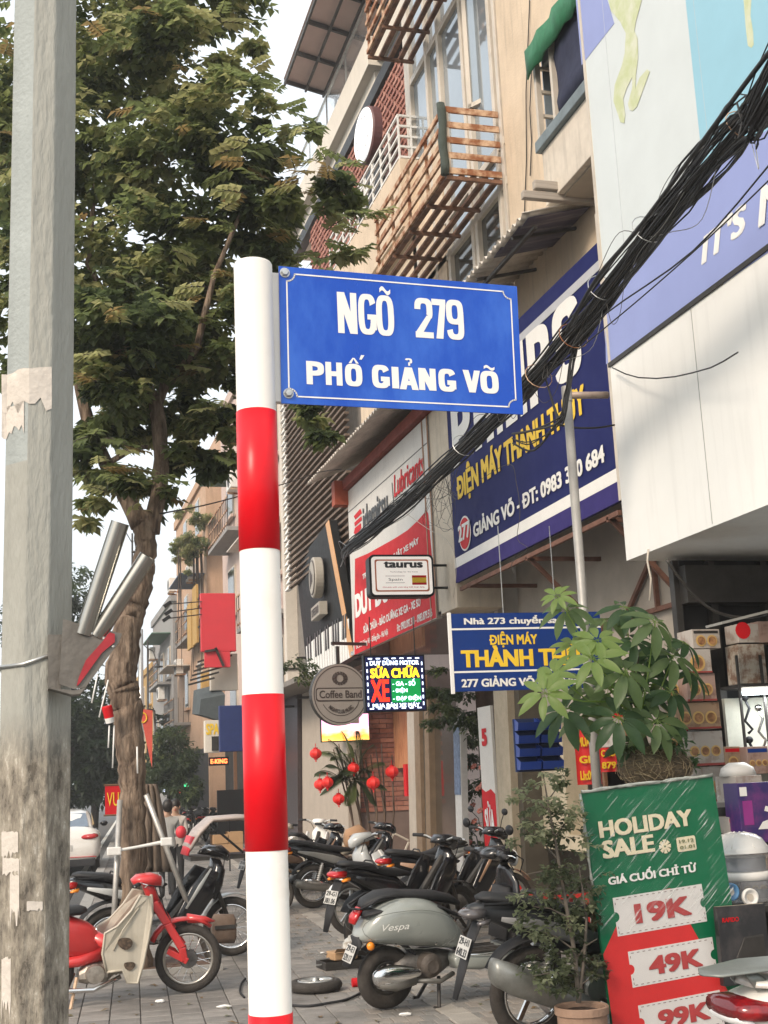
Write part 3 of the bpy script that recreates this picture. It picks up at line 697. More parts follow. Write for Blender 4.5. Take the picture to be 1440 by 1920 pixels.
# ---------- corrugated roofs
M_corr = mat('weathered_corrugated_sheet', (.62,.57,.50), .55, var=.2, scale=3, dirt=.4)
def corrugated(name, label, X0, X1, Y0, Y1, z0, z1, ma, pitch=.15, amp=.03, along='X', sheets=1, group=None, drop=0.):
    t = thing(name, label, 'awning', ((X0+X1)/2, (Y0+Y1)/2, z0), 0, group)
    n = int((Y1-Y0)/pitch)*6
    per = n//sheets
    for s_ in range(sheets):
        m_ = MB(); V = []; a = s_*per; b = (s_+1)*per
        for i in range(a, b+1):
            y = Y0+(Y1-Y0)*i/n; w = amp*math.sin(2*PI*i/6); zz = drop*(i/n) + s_*.012
            V += [(X0-.04*random.random()*(i == a), y, z0+w+zz), (X1, y, z1+w+zz)]
        m_.add(V, [(2*i, 2*i+1, 2*i+3, 2*i+2) for i in range(b-a)])
        o = obj('roof_sheet', m_, ma, t, world=True, smooth=True); q_ = o.modifiers.new('s', 'SOLIDIFY'); q_.thickness = .004
    return t
t = corrugated('corrugated_awning', 'stacked corrugated awning with dark underside over the dark blue banner', 5.15, 6.0, 11.9, 15.9, 7.62, 7.86, M_corr, sheets=5)
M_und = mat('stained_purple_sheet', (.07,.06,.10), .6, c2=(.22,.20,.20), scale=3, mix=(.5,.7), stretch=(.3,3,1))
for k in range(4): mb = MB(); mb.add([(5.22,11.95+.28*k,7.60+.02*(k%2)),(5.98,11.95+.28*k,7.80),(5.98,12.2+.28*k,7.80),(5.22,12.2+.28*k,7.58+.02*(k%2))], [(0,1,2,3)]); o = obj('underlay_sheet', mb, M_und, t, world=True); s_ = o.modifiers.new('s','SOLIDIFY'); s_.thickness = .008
for k, (x0, z0, h) in enumerate(((5.12,7.76,.09),(5.25,7.87,.10))):
    mb = MB(); mb.bx(x0, 6.02, 11.8-.03*k, 11.88-.03*k, z0, z0+h); obj('edge_board', mb, mat('weathered_grey_board', (.36,.32,.28), .8, var=.2, stretch=(.3,1,8)), t, world=True, bevel=.01)
for y in (12.4, 13.6, 14.8): mb = MB(); mb.bar((5.2,y,7.55),(6.0,y,7.74),.035,.035); obj('rafter', mb, M_dsteel, t, world=True)
wallbox('beam', M_dsteel, t, 5.3, 5.34, 12.0, 15.9, 7.50, 7.54)
t = corrugated('corrugated_awning', 'long corrugated awning on a red beam above the white and red repair shop board', 4.95, 6.0, 16.1, 22.4, 7.05, 7.5, M_corr, sheets=5)
wallbox('red_beam', mat('red_painted_beam', (.22,.035,.02), .7, var=.2), t, 5.5, 5.62, 16.3, 22.1, 6.87, 7.05)
wallbox('beam_end', mat('red_beam_end', (.35,.07,.03), .7, var=.2), t, 5.35, 5.63, 21.85, 22.1, 6.6, 7.05)

# ---------- dark blue banner
M_navy = mat('navy_banner', (.008,.012,.098), .65, var=.08, scale=2, bump=.05, bscale=5, spec=.15)
M_purp = mat('purple_banner_edge', (.035,.025,.15), .65, var=.08, spec=.15)
YB0, YB1 = F56.hit(1162,930).y, 16.12
zb0 = F56.at(1000,1015)[1]; zb0 = 4.22; zt0 = F56.at(1102,472)[1]
bn = thing('shop_banner', 'dark blue banner with giant white letters and a red 277 disc above the pavement', 'banner sign', (5.6, 13.5, zb0), FAC)
wallbox('banner_panel', M_navy, bn, 5.6, 5.64, YB0, YB1, zb0, zt0)
wallbox('banner_frame', M_alu, bn, 5.585, 5.66, YB0-.09, YB0, zb0, zt0+.3)
wallbox('lower_edge', M_purp, bn, 5.594, 5.6, YB0, YB1, zb0, zb0+.2)
wallbox('white_stripe', M_wtext, bn, 5.592, 5.5985, YB0, YB1, zb0+.2, zb0+.335)
wallbox('silver_stripe', mat('silver_print', (.42,.42,.44), .35, var=.05), bn, 5.592, 5.5985, YB0, YB1, zt0-.30, zt0-.2)
za_, zb2_ = F56.at(1010,757)[1], F56.at(1060,563)[1]; ox_ = (Vector(bn.location)-F56.o).dot(F56.x)
for ch, a, b, yy in (('P',848,884,810),('H',889,925,780),('I',930,941,755),('L',946,968,730),('I',973,986,710),('P',991,1034,690),('S',1038,1090,640)):
    xa_, xb3 = F56.at(a, yy)[0], F56.at(b, yy)[0]; m_ = MB()
    for n_, pl_ in enumerate(glyph(ch, xb3-xa_, zb2_-za_, (xb3-xa_)*(1 if ch == 'I' else .36), (zb2_-za_)*.2)): m_.add([(xa_-ox_+x, -.010-.00002*n_, za_-zb0+z) for x, z in pl_], [(0,1,2,3)])
    obj('letter', m_, M_wtext, bn)
ftext(F56, bn, 'ĐIỆN MÁY THANH THỦY', (860,950), (1102,795), (1066,722), M_yel, bold=.045, y=-.012)
ftext(F56, bn, 'GIẢNG VÕ - ĐT: 0983 380 684', (890,1009), (1137,870), (1132,822), M_wtext, bold=.04, y=-.012)
ox = lambda p: (p-Vector(bn.location)).dot(F56.x)
c_ = F56.hit(873,1000); mb = MB(); mb.lathe([(.0,0),(.235,0),(.235,.004),(0,.004)], (ox(c_), -.012, c_.z-zb0), 'Y', 32); obj('disc_rim', mb, M_wtext, bn)
mb = MB(); mb.lathe([(.0,0),(.21,0),(.21,.004),(0,.004)], (ox(c_), -.017, c_.z-zb0), 'Y', 32); obj('number_disc', mb, M_red, bn)
ftext(F56, bn, '277', (863,1018), (885,1005), (866,985), M_wtext, bold=.04, y=-.022)
# brackets behind and below the banner
for a, b in (((5.6,11.4,4.1),(6.55,11.4,4.1)),((5.6,13.6,4.1),(6.55,13.6,4.1)),((5.6,15.6,4.1),(6.55,15.6,4.1)),((5.62,11.15,4.12),(5.62,16,4.12)),((5.65,13.6,4.1),(6.55,13.6,3.2)),((5.65,11.4,4.1),(6.55,11.4,3.1)),((6.5,10.4,3.3),(6.5,16,3.3)),((6.5,12.2,3.3),(6.5,12.2,4.15)),((6.5,13,3.3),(6.5,12.2,3.9)),((6.5,11.2,4.15),(6.5,10.2,3.9)),((6.5,10.6,4.3),(6.5,10.6,3.9))):
    mb = MB(); mb.bar(a, b, .04, .05); obj('bracket', mb, mat('rust_brown_angle', (.16,.075,.05), .8, var=.3, scale=8), bn, world=True)
# security camera
p = PX(903,1108,6.3); q = thing('security_camera', 'small white security camera under the left end of the dark blue banner', 'camera', p)
mb = MB(); mb.loft([(-.10,0,0,.035,.035),(-.09,0,0,.042,.042),(.06,0,0,.042,.042),(.08,0,0,.035,.035)], n=14); 
o = obj('camera_body', mb, M_white, q, smooth=True); o.rotation_euler = (0, R(70), R(60))
mb = MB(); mb.tube([(0,0,.02),(.03,.0,.12),(.2,.02,.13)], .014, 8); obj('bracket', mb, M_white, q)
mb = MB(); mb.lathe([(0,.0),(.05,0),(.05,.02),(0,.02)], (0,0,.11), 'Z', 14); obj('mount', mb, M_white, q)

# small hanging sign
fq = Fr((0,12,0), R(-3)); A = fq.hit(853,1297)
hs = thing('hanging_sign', 'dark blue hanging sign with yellow THÀNH THỦY lettering behind the umbrella plant', 'sign', A, R(-3))
M_navy2 = mat('blue_sign_face', (.006,.035,.19), .5, var=.06, scale=3, spec=.25)
w_, hh_ = PY(1112,1284,12).x-A.x, .765
mb = MB(); mb.bx(0, w_, 0, .03, 0, hh_); obj('panel', mb, M_navy2, hs)
for z in (hh_*.785, hh_*.235): mb = MB(); mb.bx(.0, w_, -.002, 0, z, z+.018); obj('divider', mb, M_wtext, hs)
mb = MB(); mb.bx(-.03, 0, -.005, .035, -.02, hh_+.01); obj('frame_edge', mb, M_wtext, hs)
text('Nhà 273 chuyển sang 277', .13, hh_*.83, w_-.12, hh_*.965, M_wtext, hs, bold=.035)
text('ĐIỆN MÁY', .38, hh_*.55, .38+.5, hh_*.76, M_yel, hs, bold=.035)
text('THÀNH THỦY', .08, hh_*.30, w_-.1, hh_*.60, M_yel, hs, bold=.05)
text('277 GIẢNG VÕ - 0983380684', .07, hh_*.05, w_-.08, hh_*.19, M_wtext, hs, bold=.04)
for x in (.55, 1.1): mb = MB(); mb.tube([(x,.015,hh_),(x,.015,4.1-A.z)], .005, 5); obj('hanger', mb, M_steel, hs)

# ---------- repair shop board (white over red)
bC = thing('repair_shop', 'narrow repair and flower shop behind glass doors under the white and red board', 'shop building', (6.3, 19, 0))
wallbox('soffit', mat('glossy_soffit', (.55,.53,.50), .06, var=.05, spec=.8, metal=.85), bC, 5.62, 7.6, 16.9, 22.2, 3.88, 3.95)
wallbox('upper_wall', M_cream, bC, 6.0, 6.2, 16.9, 22.2, 3.95, 11.3)
wallbox('side_wall', M_wallb, bC, 6.3, 9, 16.46, 16.6, 0, 7)
wallbox('interior_back', mat('warm_brown_wall', (.07,.05,.035), .8, var=.5, scale=2), bC, 8.6, 8.7, 16.3, 24, 0, 3.9)
rb = thing('repair_shop_board', 'white lubricants board over a red motorbike repair panel on the facade', 'sign board', (5.6, 19.5, 3.87), FAC)
YI0, YI1 = 17.04, 21.9
wallbox('board_panel', mat('white_sign_sheet', (.62,.60,.56), .5, var=.06, scale=2, dirt=.2), rb, 5.6, 5.68, YI0, YI1, 3.87, 6.85)
for y in (YI0-.03, YI0+.22): wallbox('edge_bead', mat('copper_trim', (.35,.2,.12), .5, var=.2), rb, 5.585, 5.6, y, y+.03, 3.87, 6.85)
wallbox('seam', M_dsteel, rb, 5.596, 5.6, YI0, YI1, 6.45, 6.465)
slab(F56, [(666,1048),(690,1038),(715,1024),(740,1010),(765,994),(785,975),(800,957),(803,963),(820,1157),(665,1228)], -.005, -.001, 'red_panel', M_red, rb)
ftext(F56, rb, 'idemitsu', (682,1002), (729,966), (684,948), M_ktext, bold=.03, y=-.01, shear=.1)
ftext(F56, rb, 'Lubricants', (740,934), (797,893), (741,890), M_red, bold=.02, y=-.01, shear=.2)
ftext(F56, rb, 'The Heart of Technology', (742,951), (797,918), (743,937), M_ktext, bold=.0, y=-.01, shear=.15)
mb = slab(F56, [(735,905),(736,905),(740,955),(739,955)], -.008, -.004, 'x', None); obj('divider', mb, M_ktext, rb, world=True)
for pts in ([(664,968),(676,954),(679,962),(667,974)],[(665,980),(678,968),(679,975),(666,987)],[(666,990),(677,981),(678,990),(669,1003),(664,1000)]):
    slab(F56, pts, -.008, -.004, 'emblem_stroke', M_red, rb)
ftext(F56, rb, 'TRUNG TÂM KỸ THUẬT XE MÁY', (681,1090), (787,1030), (786,1003), M_wtext, bold=.035, y=-.01)
ftext(F56, rb, 'DUY DŨNG', (668,1160), (760,1120), (672,1098), M_wtext, bold=.06, y=-.01)
ftext(F56, rb, 'SỬA CHỮA - BẢO DƯỠNG XE GA - XE SỐ', (683,1188), (790,1137), (788,1112), M_wtext, bold=.035, y=-.01)
ftext(F56, rb, 'Đc: 273 Giảng Võ - Đống Đa - Hà Nội', (669,1220), (729,1193), (729,1175), M_wtext, bold=.02, y=-.01)
ftext(F56, rb, 'Đt: 0902.092.311 - 0983.879.516', (746,1185), (812,1155), (811,1140), M_wtext, bold=.02, y=-.01)

# ---------- light boxes standing out from the wall
fq = Fr((0,16.5,0), R(-2)); A = fq.hit(704,1112); B = fq.hit(818,1108)
lb = thing('lightbox_sign', 'white rounded lightbox reading taurus with a small red and yellow flag', 'light box', (A.x, 16.5, A.z), R(-2))
w_ = B.x-A.x; hh_ = fq.hit(704,1040).z-A.z
def rrect(x0, x1, z0, z1, r, n=5):
    out = []
    for cx, cz, a0 in ((x1-r,z0+r,-90),(x1-r,z1-r,0),(x0+r,z1-r,90),(x0+r,z0+r,180)):
        out += [(cx+r*math.cos(R(a0+90*k/n)), cz+r*math.sin(R(a0+90*k/n))) for k in range(n+1)]
    return out
mb = MB(); mb.prism(rrect(-.03,w_+.03,-.03,hh_+.03,.07), 0, .22); obj('casing', mb, M_black, lb)
mb = MB(); mb.prism(rrect(0,w_,0,hh_,.05), -.012, -.0); obj('face', mb, mat('lightbox_face', (.74,.69,.62), .4, var=.03, scale=4, emit=(1,.92,.84), estr=.28), lb)
mb = MB(); mb.prism(rrect(.045,w_-.045,.04,hh_-.04,.03), -.0150, -.0125); obj('orange_border', mb, mat('orange_print', (.60,.16,.06), .4), lb)
mb = MB(); mb.prism(rrect(.065,w_-.065,.06,hh_-.06,.03), -.0180, -.0155); obj('inner_face', mb, MATS['lightbox_face'], lb)
text('taurus', w_*.2, hh_*.70, w_*.85, hh_*.87, M_ktext, lb, y=-.020, bold=.045)
text('Technology for the home', w_*.3, hh_*.57, w_*.76, hh_*.61, M_ktext, lb, y=-.020, bold=0)
text('Spain', w_*.27, hh_*.34, w_*.5, hh_*.43, M_ktext, lb, y=-.020, bold=.0)
for z in (.48,.30): mb = MB(); mb.bx(w_*.22, w_*.54, -.0195, -.0185, hh_*z, hh_*z+.005); obj('rule', mb, M_ktext, lb)
text('Nhà phân phối chính hãng thiết bị gia dụng', w_*.17, hh_*.17, w_*.86, hh_*.215, M_red, lb, y=-.020, bold=.01)
for a, b, ma in ((.25,.50,M_red),(.31,.44,M_yel)): mb = MB(); mb.bx(w_*.66, w_*.9, -.0185 if ma is M_red else -.0200, -.0180, hh_*a, hh_*b); obj('flag_print', mb, ma, lb)
for z in (.2,.8): mb = MB(); mb.tube([(w_+.0,.1,hh_*z),(w_+.42,.1,hh_*z)], .018, 8); obj('arm', mb, M_black, lb)

fq = Fr((0,16.9,0), R(0)); A = fq.hit(688,1333); B = fq.hit(798,1331)
led = thing('led_sign', 'glowing LED sign reading SỬA CHỮA XE in yellow and red', 'LED sign', (A.x, 16.9, A.z))
w_ = B.x-A.x; hh_ = fq.hit(682,1232).z-A.z
def emi(name, c, s): return mat(name, c, .5, var=0, emit=c, estr=s)
E_w, E_y, E_r, E_g = emi('led_white', (.75,.85,1), 1.6), emi('led_yellow', (1,.62,.02), 1.5), emi('led_red', (1,.03,.01), 1.4), emi('led_green', (.0,.28,.06), .55)
mb = MB(); mb.bx(-.02, w_+.02, 0, .1, -.02, hh_+.02); obj('casing', mb, M_black, led)
mb = MB(); mb.bx(.0, w_, -.004, 0, 0, hh_); obj('led_face', mb, mat('led_face_dark', (.006,.008,.03), .3, emit=(.01,.015,.09), estr=.4), led)
mb = MB(); mb.bx(w_*.43, w_*.93, -.006, -.0042, hh_*.14, hh_*.58); obj('green_field', mb, E_g, led)
mb = MB()
for k in range(7):
    for z in (hh_*.035, hh_*.965): mb.bx(w_*(.05+.135*k), w_*(.05+.135*k)+w_*.07, -.008, -.0045, z-.008, z+.008)
for k in range(7):
    for x in (w_*.03, w_*.97): mb.bx(x-.008, x+.008, -.008, -.0045, hh_*(.08+.125*k), hh_*(.08+.125*k)+hh_*.065)
obj('border_lights', mb, E_w, led)
text('DUY DŨNG MOTOR', w_*.08, hh_*.84, w_*.92, hh_*.95, E_w, led, y=-.008, bold=.03)
text('SỬA CHỮA', w_*.08, hh_*.60, w_*.92, hh_*.84, E_y, led, y=-.008, bold=.05)
text('XE', w_*.08, hh_*.16, w_*.39, hh_*.57, E_r, led, y=-.008, bold=.04)
text('- GA - SỐ', w_*.45, hh_*.45, w_*.84, hh_*.58, E_w, led, y=-.009, bold=.02)
text('- ĐIỆN', w_*.45, hh_*.31, w_*.7, hh_*.42, E_w, led, y=-.009, bold=.02)
text('- ĐẠP ĐIỆN', w_*.45, hh_*.16, w_*.93, hh_*.28, E_w, led, y=-.009, bold=.02)
text('MUA BÁN XE MÁY', w_*.1, hh_*.05, w_*.9, hh_*.145, E_w, led, y=-.008, bold=.03)
mb = MB(); mb.tube([(.1,.05,hh_),(.1,.05,3.88-A.z)], .008, 6); mb.tube([(w_-.1,.05,hh_),(w_-.1,.05,3.88-A.z)], .008, 6); obj('hanger', mb, M_dsteel, led)

# ---------- storefront along X = 6.25
def sf(pts, y0, y1, name, ma, par, **k): return slab(FS, pts, y0, y1, name, ma, par, **k)
cw = mat('cafe_wall_plaster', (.40,.34,.28), .8, var=.07, scale=3, bump=.1, dirt=.15)
cf = thing('music_cafe', 'cafe with a pale plaster wall, brick interior and slatted upper facade', 'cafe', (6.25, 26, 0))
sf([(566,1290),(650,1300),(655,1640),(568,1640)], 0, .25, 'pale_wall', cw, cf)
sf([(532,1290),(565,1290),(567,1650),(534,1650)], -.1, .3, 'dark_column', mat('brown_granite', (.05,.035,.035), .35, var=.4, scale=20), cf)
M_brk = [mat('red_brick_%d' % i, c, .85, var=.15, scale=20) for i, c in enumerate(((.30,.12,.08),(.24,.10,.075),(.36,.16,.11)))]
# interior brick wall seen through the glass: bricks laid one by one on a mortar wall
bw0, bw1 = 7.0, 8.4
x0i, z0i = 5.2, 1.5
wallbox('mortar_wall', mat('mortar', (.16,.11,.09), .9), cf, 6.3, 8.7, 25.5, 25.6, 0, 3.9)
bme = []
for ma in M_brk:
    m_ = MB(); m_.box((0,0,0), (.29,.03,.085)); me = bpy.data.meshes.new('brick'); me.from_pydata(m_.v, [], m_.f); me.materials.append(ma); bme.append(me)
cnt = 0
for j in range(26):
    for i in range(6):
        if cnt >= 150: break
        o = bpy.data.objects.new('brick', random.choice(bme)); col.objects.link(o); o.parent = cf
        o.location = (6.55+.3*i+(.15 if j % 2 else 0)-6.25, 25.49+random.uniform(-.006,.004)-26, 1.1+j*.098); cnt += 1
sf([(765,1335),(782,1335),(790,1650),(772,1650)], -.02, .12, 'white_post', mat('white_post_paint', (.46,.41,.35), .6, var=.08, dirt=.2), cf)
sf([(782,1330),(792,1330),(800,1650),(790,1650)], -.06, .14, 'door_jamb', mat('brown_jamb', (.22,.155,.10), .6, var=.15), bC)
sf([(792,1320),(801,1320),(808,1655),(800,1655)], .0, .14, 'door_jamb', mat('olive_door_frame', (.08,.068,.05), .6, var=.15), bC)
sf([(801,1310),(809,1310),(816,1655),(808,1655)], -.06, .14, 'door_jamb', mat('brown_jamb', (.22,.155,.10), .6, var=.15), bC)
sf([(809,1300),(852,1300),(858,1665),(816,1655)], .04, .055, 'glass_door', mat('door_glass', (.12,.10,.08), .15, var=.2, alpha=.22, spec=.1), bC)
wallbox('orange_curtain', mat('warm_orange_curtain', (.55,.27,.14), .7, c2=(.35,.13,.06), scale=5, stretch=(1,6,.4)), bC, 7.3, 7.36, 23.2, 26.2, 1.9, 3.6)
for k in range(7): wallbox('red_hanging_charm', M_red, bC, 7.0+.05*(k % 3), 7.06+.05*(k % 3), 21.6+.35*k, 21.78+.35*k, 1.35+.12*(k % 3), 1.95+.15*(k % 2))
sf([(852,1345),(865,1345),(871,1640),(860,1640)], -.02, .08, 'white_post', mat('sticker_post', (.55,.54,.52), .5, var=.1, scale=12), bC)
sf([(853,1360),(864,1358),(867,1490),(856,1490)], -.03, -.022, 'blue_sticker', mat('blue_grey_print', (.13,.18,.28), .5, var=.5, scale=14), bC)
sf([(940,1290),(966,1290),(984,1700),(958,1695)], -.12, .3, 'beige_column', mat('beige_column_paint', (.42,.35,.25), .6, var=.12, dirt=.3), bC)
sf([(966,1290),(975,1290),(992,1705),(983,1703)], -.02, .3, 'column_dark_strip', mat('olive_door_frame', (.2,.2,.2)), bC)  # dark olive strip right of the beige column
# red and white post with lettering
pst = Fr((6.1,0,0),FAC); A = pst.hit(941,1690)
ps_ = thing('price_post', 'slim white banner stand with a red lower half and white lettering', 'banner stand', (A.x, A.y, 0), FAC)
xa, za = pst.at(907,1325); xb, zb_ = pst.at(941,1320); ax_ = (A-pst.o).dot(pst.x)
wp = .52
mb = MB(); mb.bx(-wp, 0, 0, .04, .05, za); obj('panel', mb, mat('banner_white', (.66,.63,.58), .5, var=.04), ps_)
zred = pst.at(920,1485)[1]
mb = MB(); mb.prism([(-wp,.05),(0,.05),(0,zred-.03),(-wp*.3,zred+.04),(-wp*.7,zred),(-wp,zred+.05)], -.004, -.001); obj('red_print', mb, M_red, ps_)
for k, s in enumerate(('SỬA', 'CHỮA', 'XE')):
    text(s, -wp*.85, zred-.55-k*.62, -wp*.15, zred-.12-k*.62, M_wtext, ps_, y=-.008, bold=.04)
text('5', -wp*.75, zred+.62, -wp*.35, zred+.86, M_red, ps_, y=-.008, bold=.08, name='emblem')
# ceiling, glowing wall screen inside the cafe
mb = MB(); 
p0, p1 = PY(602,1392,25.2), PY(692,1336,25.2)
q = thing('wall_screen', 'glowing orange and pink wall screen inside the cafe behind the palm', 'screen', (p0.x, 25.2, p0.z))
mb.bx(0, p1.x-p0.x, 0, .05, 0, p1.z-p0.z); obj('casing', mb, M_black, q)
ms = mat('screen_glow', (.8,.4,.1), .5, var=0); t_ = ms.node_tree; n_ = t_.nodes
tc = n_.new('ShaderNodeTexCoord'); sx = n_.new('ShaderNodeSeparateXYZ'); t_.links.new(tc.outputs['Generated'], sx.inputs[0])
nz = n_.new('ShaderNodeTexNoise'); nz.inputs['Scale'].default_value = 3; t_.links.new(tc.outputs['Generated'], nz.inputs[0])
ad = n_.new('ShaderNodeMath'); ad.operation = 'MULTIPLY_ADD'; ad.inputs[1].default_value = .7; t_.links.new(nz.outputs['Fac'], ad.inputs[0]); t_.links.new(sx.outputs[2], ad.inputs[2])
cr = n_.new('ShaderNodeValToRGB'); e = cr.color_ramp.elements; e[0].position = .3; e[0].color = (.9,.55,.12,1); e[1].position = 1.1; e[1].color = (.8,.35,.7,1)
x_ = e.new(.55); x_.color = (1,.35,.03,1); x_ = e.new(.8); x_.color = (.95,.55,.75,1)
t_.links.new(ad.outputs[0], cr.inputs[0]); t_.links.new(cr.outputs[0], n_['Principled BSDF'].inputs['Emission Color']); n_['Principled BSDF'].inputs['Emission Strength'].default_value = 1.3
mb = MB(); mb.bx(.02, p1.x-p0.x-.02, -.006, 0, .02, p1.z-p0.z-.02); obj('screen_face', mb, ms, q)
wallbox('interior_side', mat('warm_brown_wall', (.16,.12,.085)), cf, 6.4, 9, 30.4, 30.5, 0, 3.9)
# flower screen and hanging greenery behind the glass come with the plants

# round cafe sign
fq = Fr((0,20,0), R(8)); c_ = fq.hit(638,1302); e_ = fq.hit(584,1302); rr = (c_-e_).length
cs = thing('round_sign', 'grey round Coffee Band sign hanging half behind the LED sign', 'sign', c_, R(8))
mb = MB(); mb.lathe([(0,0),(rr,0),(rr,.12),(0,.12)], (0,0,0), 'Y', 40); obj('casing', mb, M_dsteel, cs)
M_cg = mat('grey_sign_face', (.34,.31,.28), .5, var=.04); M_cgd = mat('dark_brown_print', (.07,.055,.05), .5)
mb = MB(); mb.lathe([(0,-.006),(rr*.99,-.006),(rr*.99,-.001),(0,-.001)], (0,0,0), 'Y', 40); obj('face', mb, M_cg, cs)
for ra, rbb in ((.93,.90),(.70,.675)):
    mb = MB(); n = 40
    for j in range(n):
        a, b = 2*PI*j/n, 2*PI*(j+1)/n
        if ra < .8 and not (R(200) < a < R(340)): continue
        mb.quad(*[(rr*k*math.cos(t), -.009, rr*k*math.sin(t)) for k, t in ((ra,a),(ra,b),(rbb,b),(rbb,a))])
    obj('ring_print', mb, M_cgd, cs)
mb = MB(); mb.prism(rrect(-rr*.86,rr*.86,-rr*.22,rr*.22,rr*.1), -.011, -.007); obj('name_plate', mb, M_cgd, cs)
mb = MB(); mb.prism(rrect(-rr*.82,rr*.82,-rr*.18,rr*.18,rr*.08), -.014, -.0115); obj('name_plate_face', mb, M_cg, cs)
text('Coffee Band', -rr*.74, -rr*.12, rr*.74, rr*.13, M_cgd, cs, y=-.017, bold=.02)
def arc(rad, half):
    def f(p):
        a = R(-90)+p.x/rad; return Vector((rad*math.cos(a)+(p.z)*-math.cos(a), p.y, rad*math.sin(a)-p.z*math.sin(a)))
    return f
text('NIGHTCLUB MUSIC', -rr*.5, -rr*.0, rr*.5, rr*.13, M_cgd, cs, y=-.012, bold=.04, mapf=arc(rr*.62, 0))
mb = MB()
for k in range(14):
    a = 2*PI*k/14; mb.loft([(rr*.12*math.cos(a), rr*.52+rr*.12*math.sin(a), math.degrees(a), .006, rr*.03),(rr*.27*math.cos(a), rr*.52+rr*.22*math.sin(a), math.degrees(a), .004, rr*.05)], n=6, y=-.008)
obj('leaf_emblem', mb, M_cgd, cs)
mb = MB(); mb.bar((0,.06,rr),(0,.06,3.9-c_.z),.05,.05,up=(0,1,0)); mb.bar((-.1,.06,rr+.35),(1.2,.3,rr+.35),.05,.05); obj('hanger', mb, M_dsteel, cs)

# ---------- piano board, round logo, slatted upper facade
A, B = PZ(578,1279,3.87), PZ(664,1229,3.87)
ang = math.atan2(B.y-A.y, B.x-A.x); FP = Fr(A, ang)
pb = thing('piano_board', 'black cafe board with piano keys, round logo and orange edge', 'sign board', A, ang)
poly = [(578,1279),(664,1229),(617,975),(600,998),(555,1062)]
def onP(pts, y0, y1, name, ma, **k): return slab(FP, pts, y0, y1, name, ma, pb, **k)
onP(poly, 0, .15, 'panel', mat('piano_black', (.008,.008,.008), .6, spec=.25, var=.2))
onP([(657,1233),(664,1229),(617,975),(611,983)], -.01, .0, 'orange_edge', mat('orange_edge', (.62,.33,.14), .5, var=.05))
# keys: individual
tl, tr2 = (576,1215), (655,1160)
for k in range(17):
    a, b = k/17+.004, (k+1)/17-.008
    lo = lambda t: (578+(657-578)*t, 1279+(1233-1279)*t)
    hi = lambda t: (574+(655-574)*t, 1213+(1160-1213)*t - 16*math.sin(t*3.1)*.5)
    onP([lo(a), lo(b), hi(b), hi(a)], -.008, -.001, 'white_key', M_wtext)
for k in range(1, 17):
    if k % 7 in (3, 0): continue
    a, b = k/17-.016, k/17+.016
    me_ = lambda t: (575+(654-575)*t, 1243+(1193-1243)*t)
    hi = lambda t: (573+(654-573)*t, 1198+(1148-1198)*t)
    onP([me_(a), me_(b), hi(b), hi(a)], -.018, -.009, 'black_key', M_ktext)
fq = Fr(FP.P(*FP.at(598,1083), -.45), ang+R(14)); 
mb = MB(); cc = FP.hit(598,1083)-FP.n*-.0
pl = thing('round_logo_sign', 'small round beige logo box standing off the black piano board', 'sign', FP.hit(607,1083)+FP.n*.05, ang)
mb.lathe([(0,0),(.40,0),(.42,.02),(.42,.17),(.40,.19),(0,.19)], (0,-.19,0), 'Y', 32); obj('casing', mb, mat('beige_logo_box', (.36,.33,.28), .5, var=.06), pl)
mb = MB(); mb.lathe([(0,-.200),(.36,-.200),(.36,-.192),(0,-.192)], (0,0,0), 'Y', 32); obj('face_print', mb, M_cgd, pl)
mb = MB(); mb.lathe([(0,-.208),(.33,-.208),(.33,-.202),(0,-.202)], (0,0,0), 'Y', 32); obj('face_centre', mb, mat('beige_logo_box', (1,1,1)), pl)
mb = MB(); [mb.prism([(-.2+.09*k,-.2+.03*k),(-.14+.09*k,-.2+.03*k),(-.14+.09*k,.2-.05*k),(-.2+.09*k,.2-.05*k)], -.214, -.210) for k in range(4)]; obj('emblem', mb, M_cgd, pl)
c2_ = FP.hit(603,1147)
nb = thing('name_box_sign', 'small tilted beige name box below the round logo on the piano board', 'sign', FP.hit(610,1146)+FP.n*.05, ang)
def tilt(p): a = R(12); return Vector((p.x*math.cos(a)-p.z*math.sin(a), p.y, p.x*math.sin(a)+p.z*math.cos(a)))
mb = MB(); mb.prism([(-.55,-.13),(.55,-.13),(.55,.13),(-.55,.13)], -.16, 0); obj('casing', mb, mat('beige_logo_box', (1,1,1)), nb)
text('COFFEE BAND', -.45, -.08, .45, .08, M_cgd, nb, y=-.166, bold=.03)
# slatted louvres : one object for each
M_slat = mat('brown_wood_slat', (.15,.105,.075), .7, var=.25, scale=6)
lx0 = A.y
for k in range(38):
    z = 6.25+k*.15
    m_ = MB(); y1_ = 28.9-.12*(k % 2)
    m_.bar((6.0, 23.3, z), (6.0, y1_+.35, z+.0), .10, .045); obj('louvre', m_, M_slat, cf, world=True)
    m_ = MB(); m_.add([(5.93,y1_+.36,z-.04),(6.05,y1_+.36,z-.04),(5.98,y1_+.36,z+.09),(5.93,y1_+.75,z-.04),(6.05,y1_+.75,z-.04),(5.98,y1_+.55,z+.09)], [(0,1,2),(3,5,4),(0,3,4,1),(1,4,5,2),(2,5,3,0)])
    obj('louvre_tip', m_, M_wtext, cf, world=True)
wallbox('upper_wall', mat('grey_cafe_wall', (.20,.18,.16), .8), cf, 6.3, 6.6, 22.3, 30, 3.9, 12)
wallbox('cafe_end_wall', mat('pale_cafe_end', (.6,.55,.48), .8, var=.06), cf, 6.02, 6.7, 30, 30.3, 3.9, 11.9)
for y in (24.3, 26, 27.7): wallbox('louvre_post', M_slat, cf, 6.07, 6.13, y, y+.08, 5.5, 12)
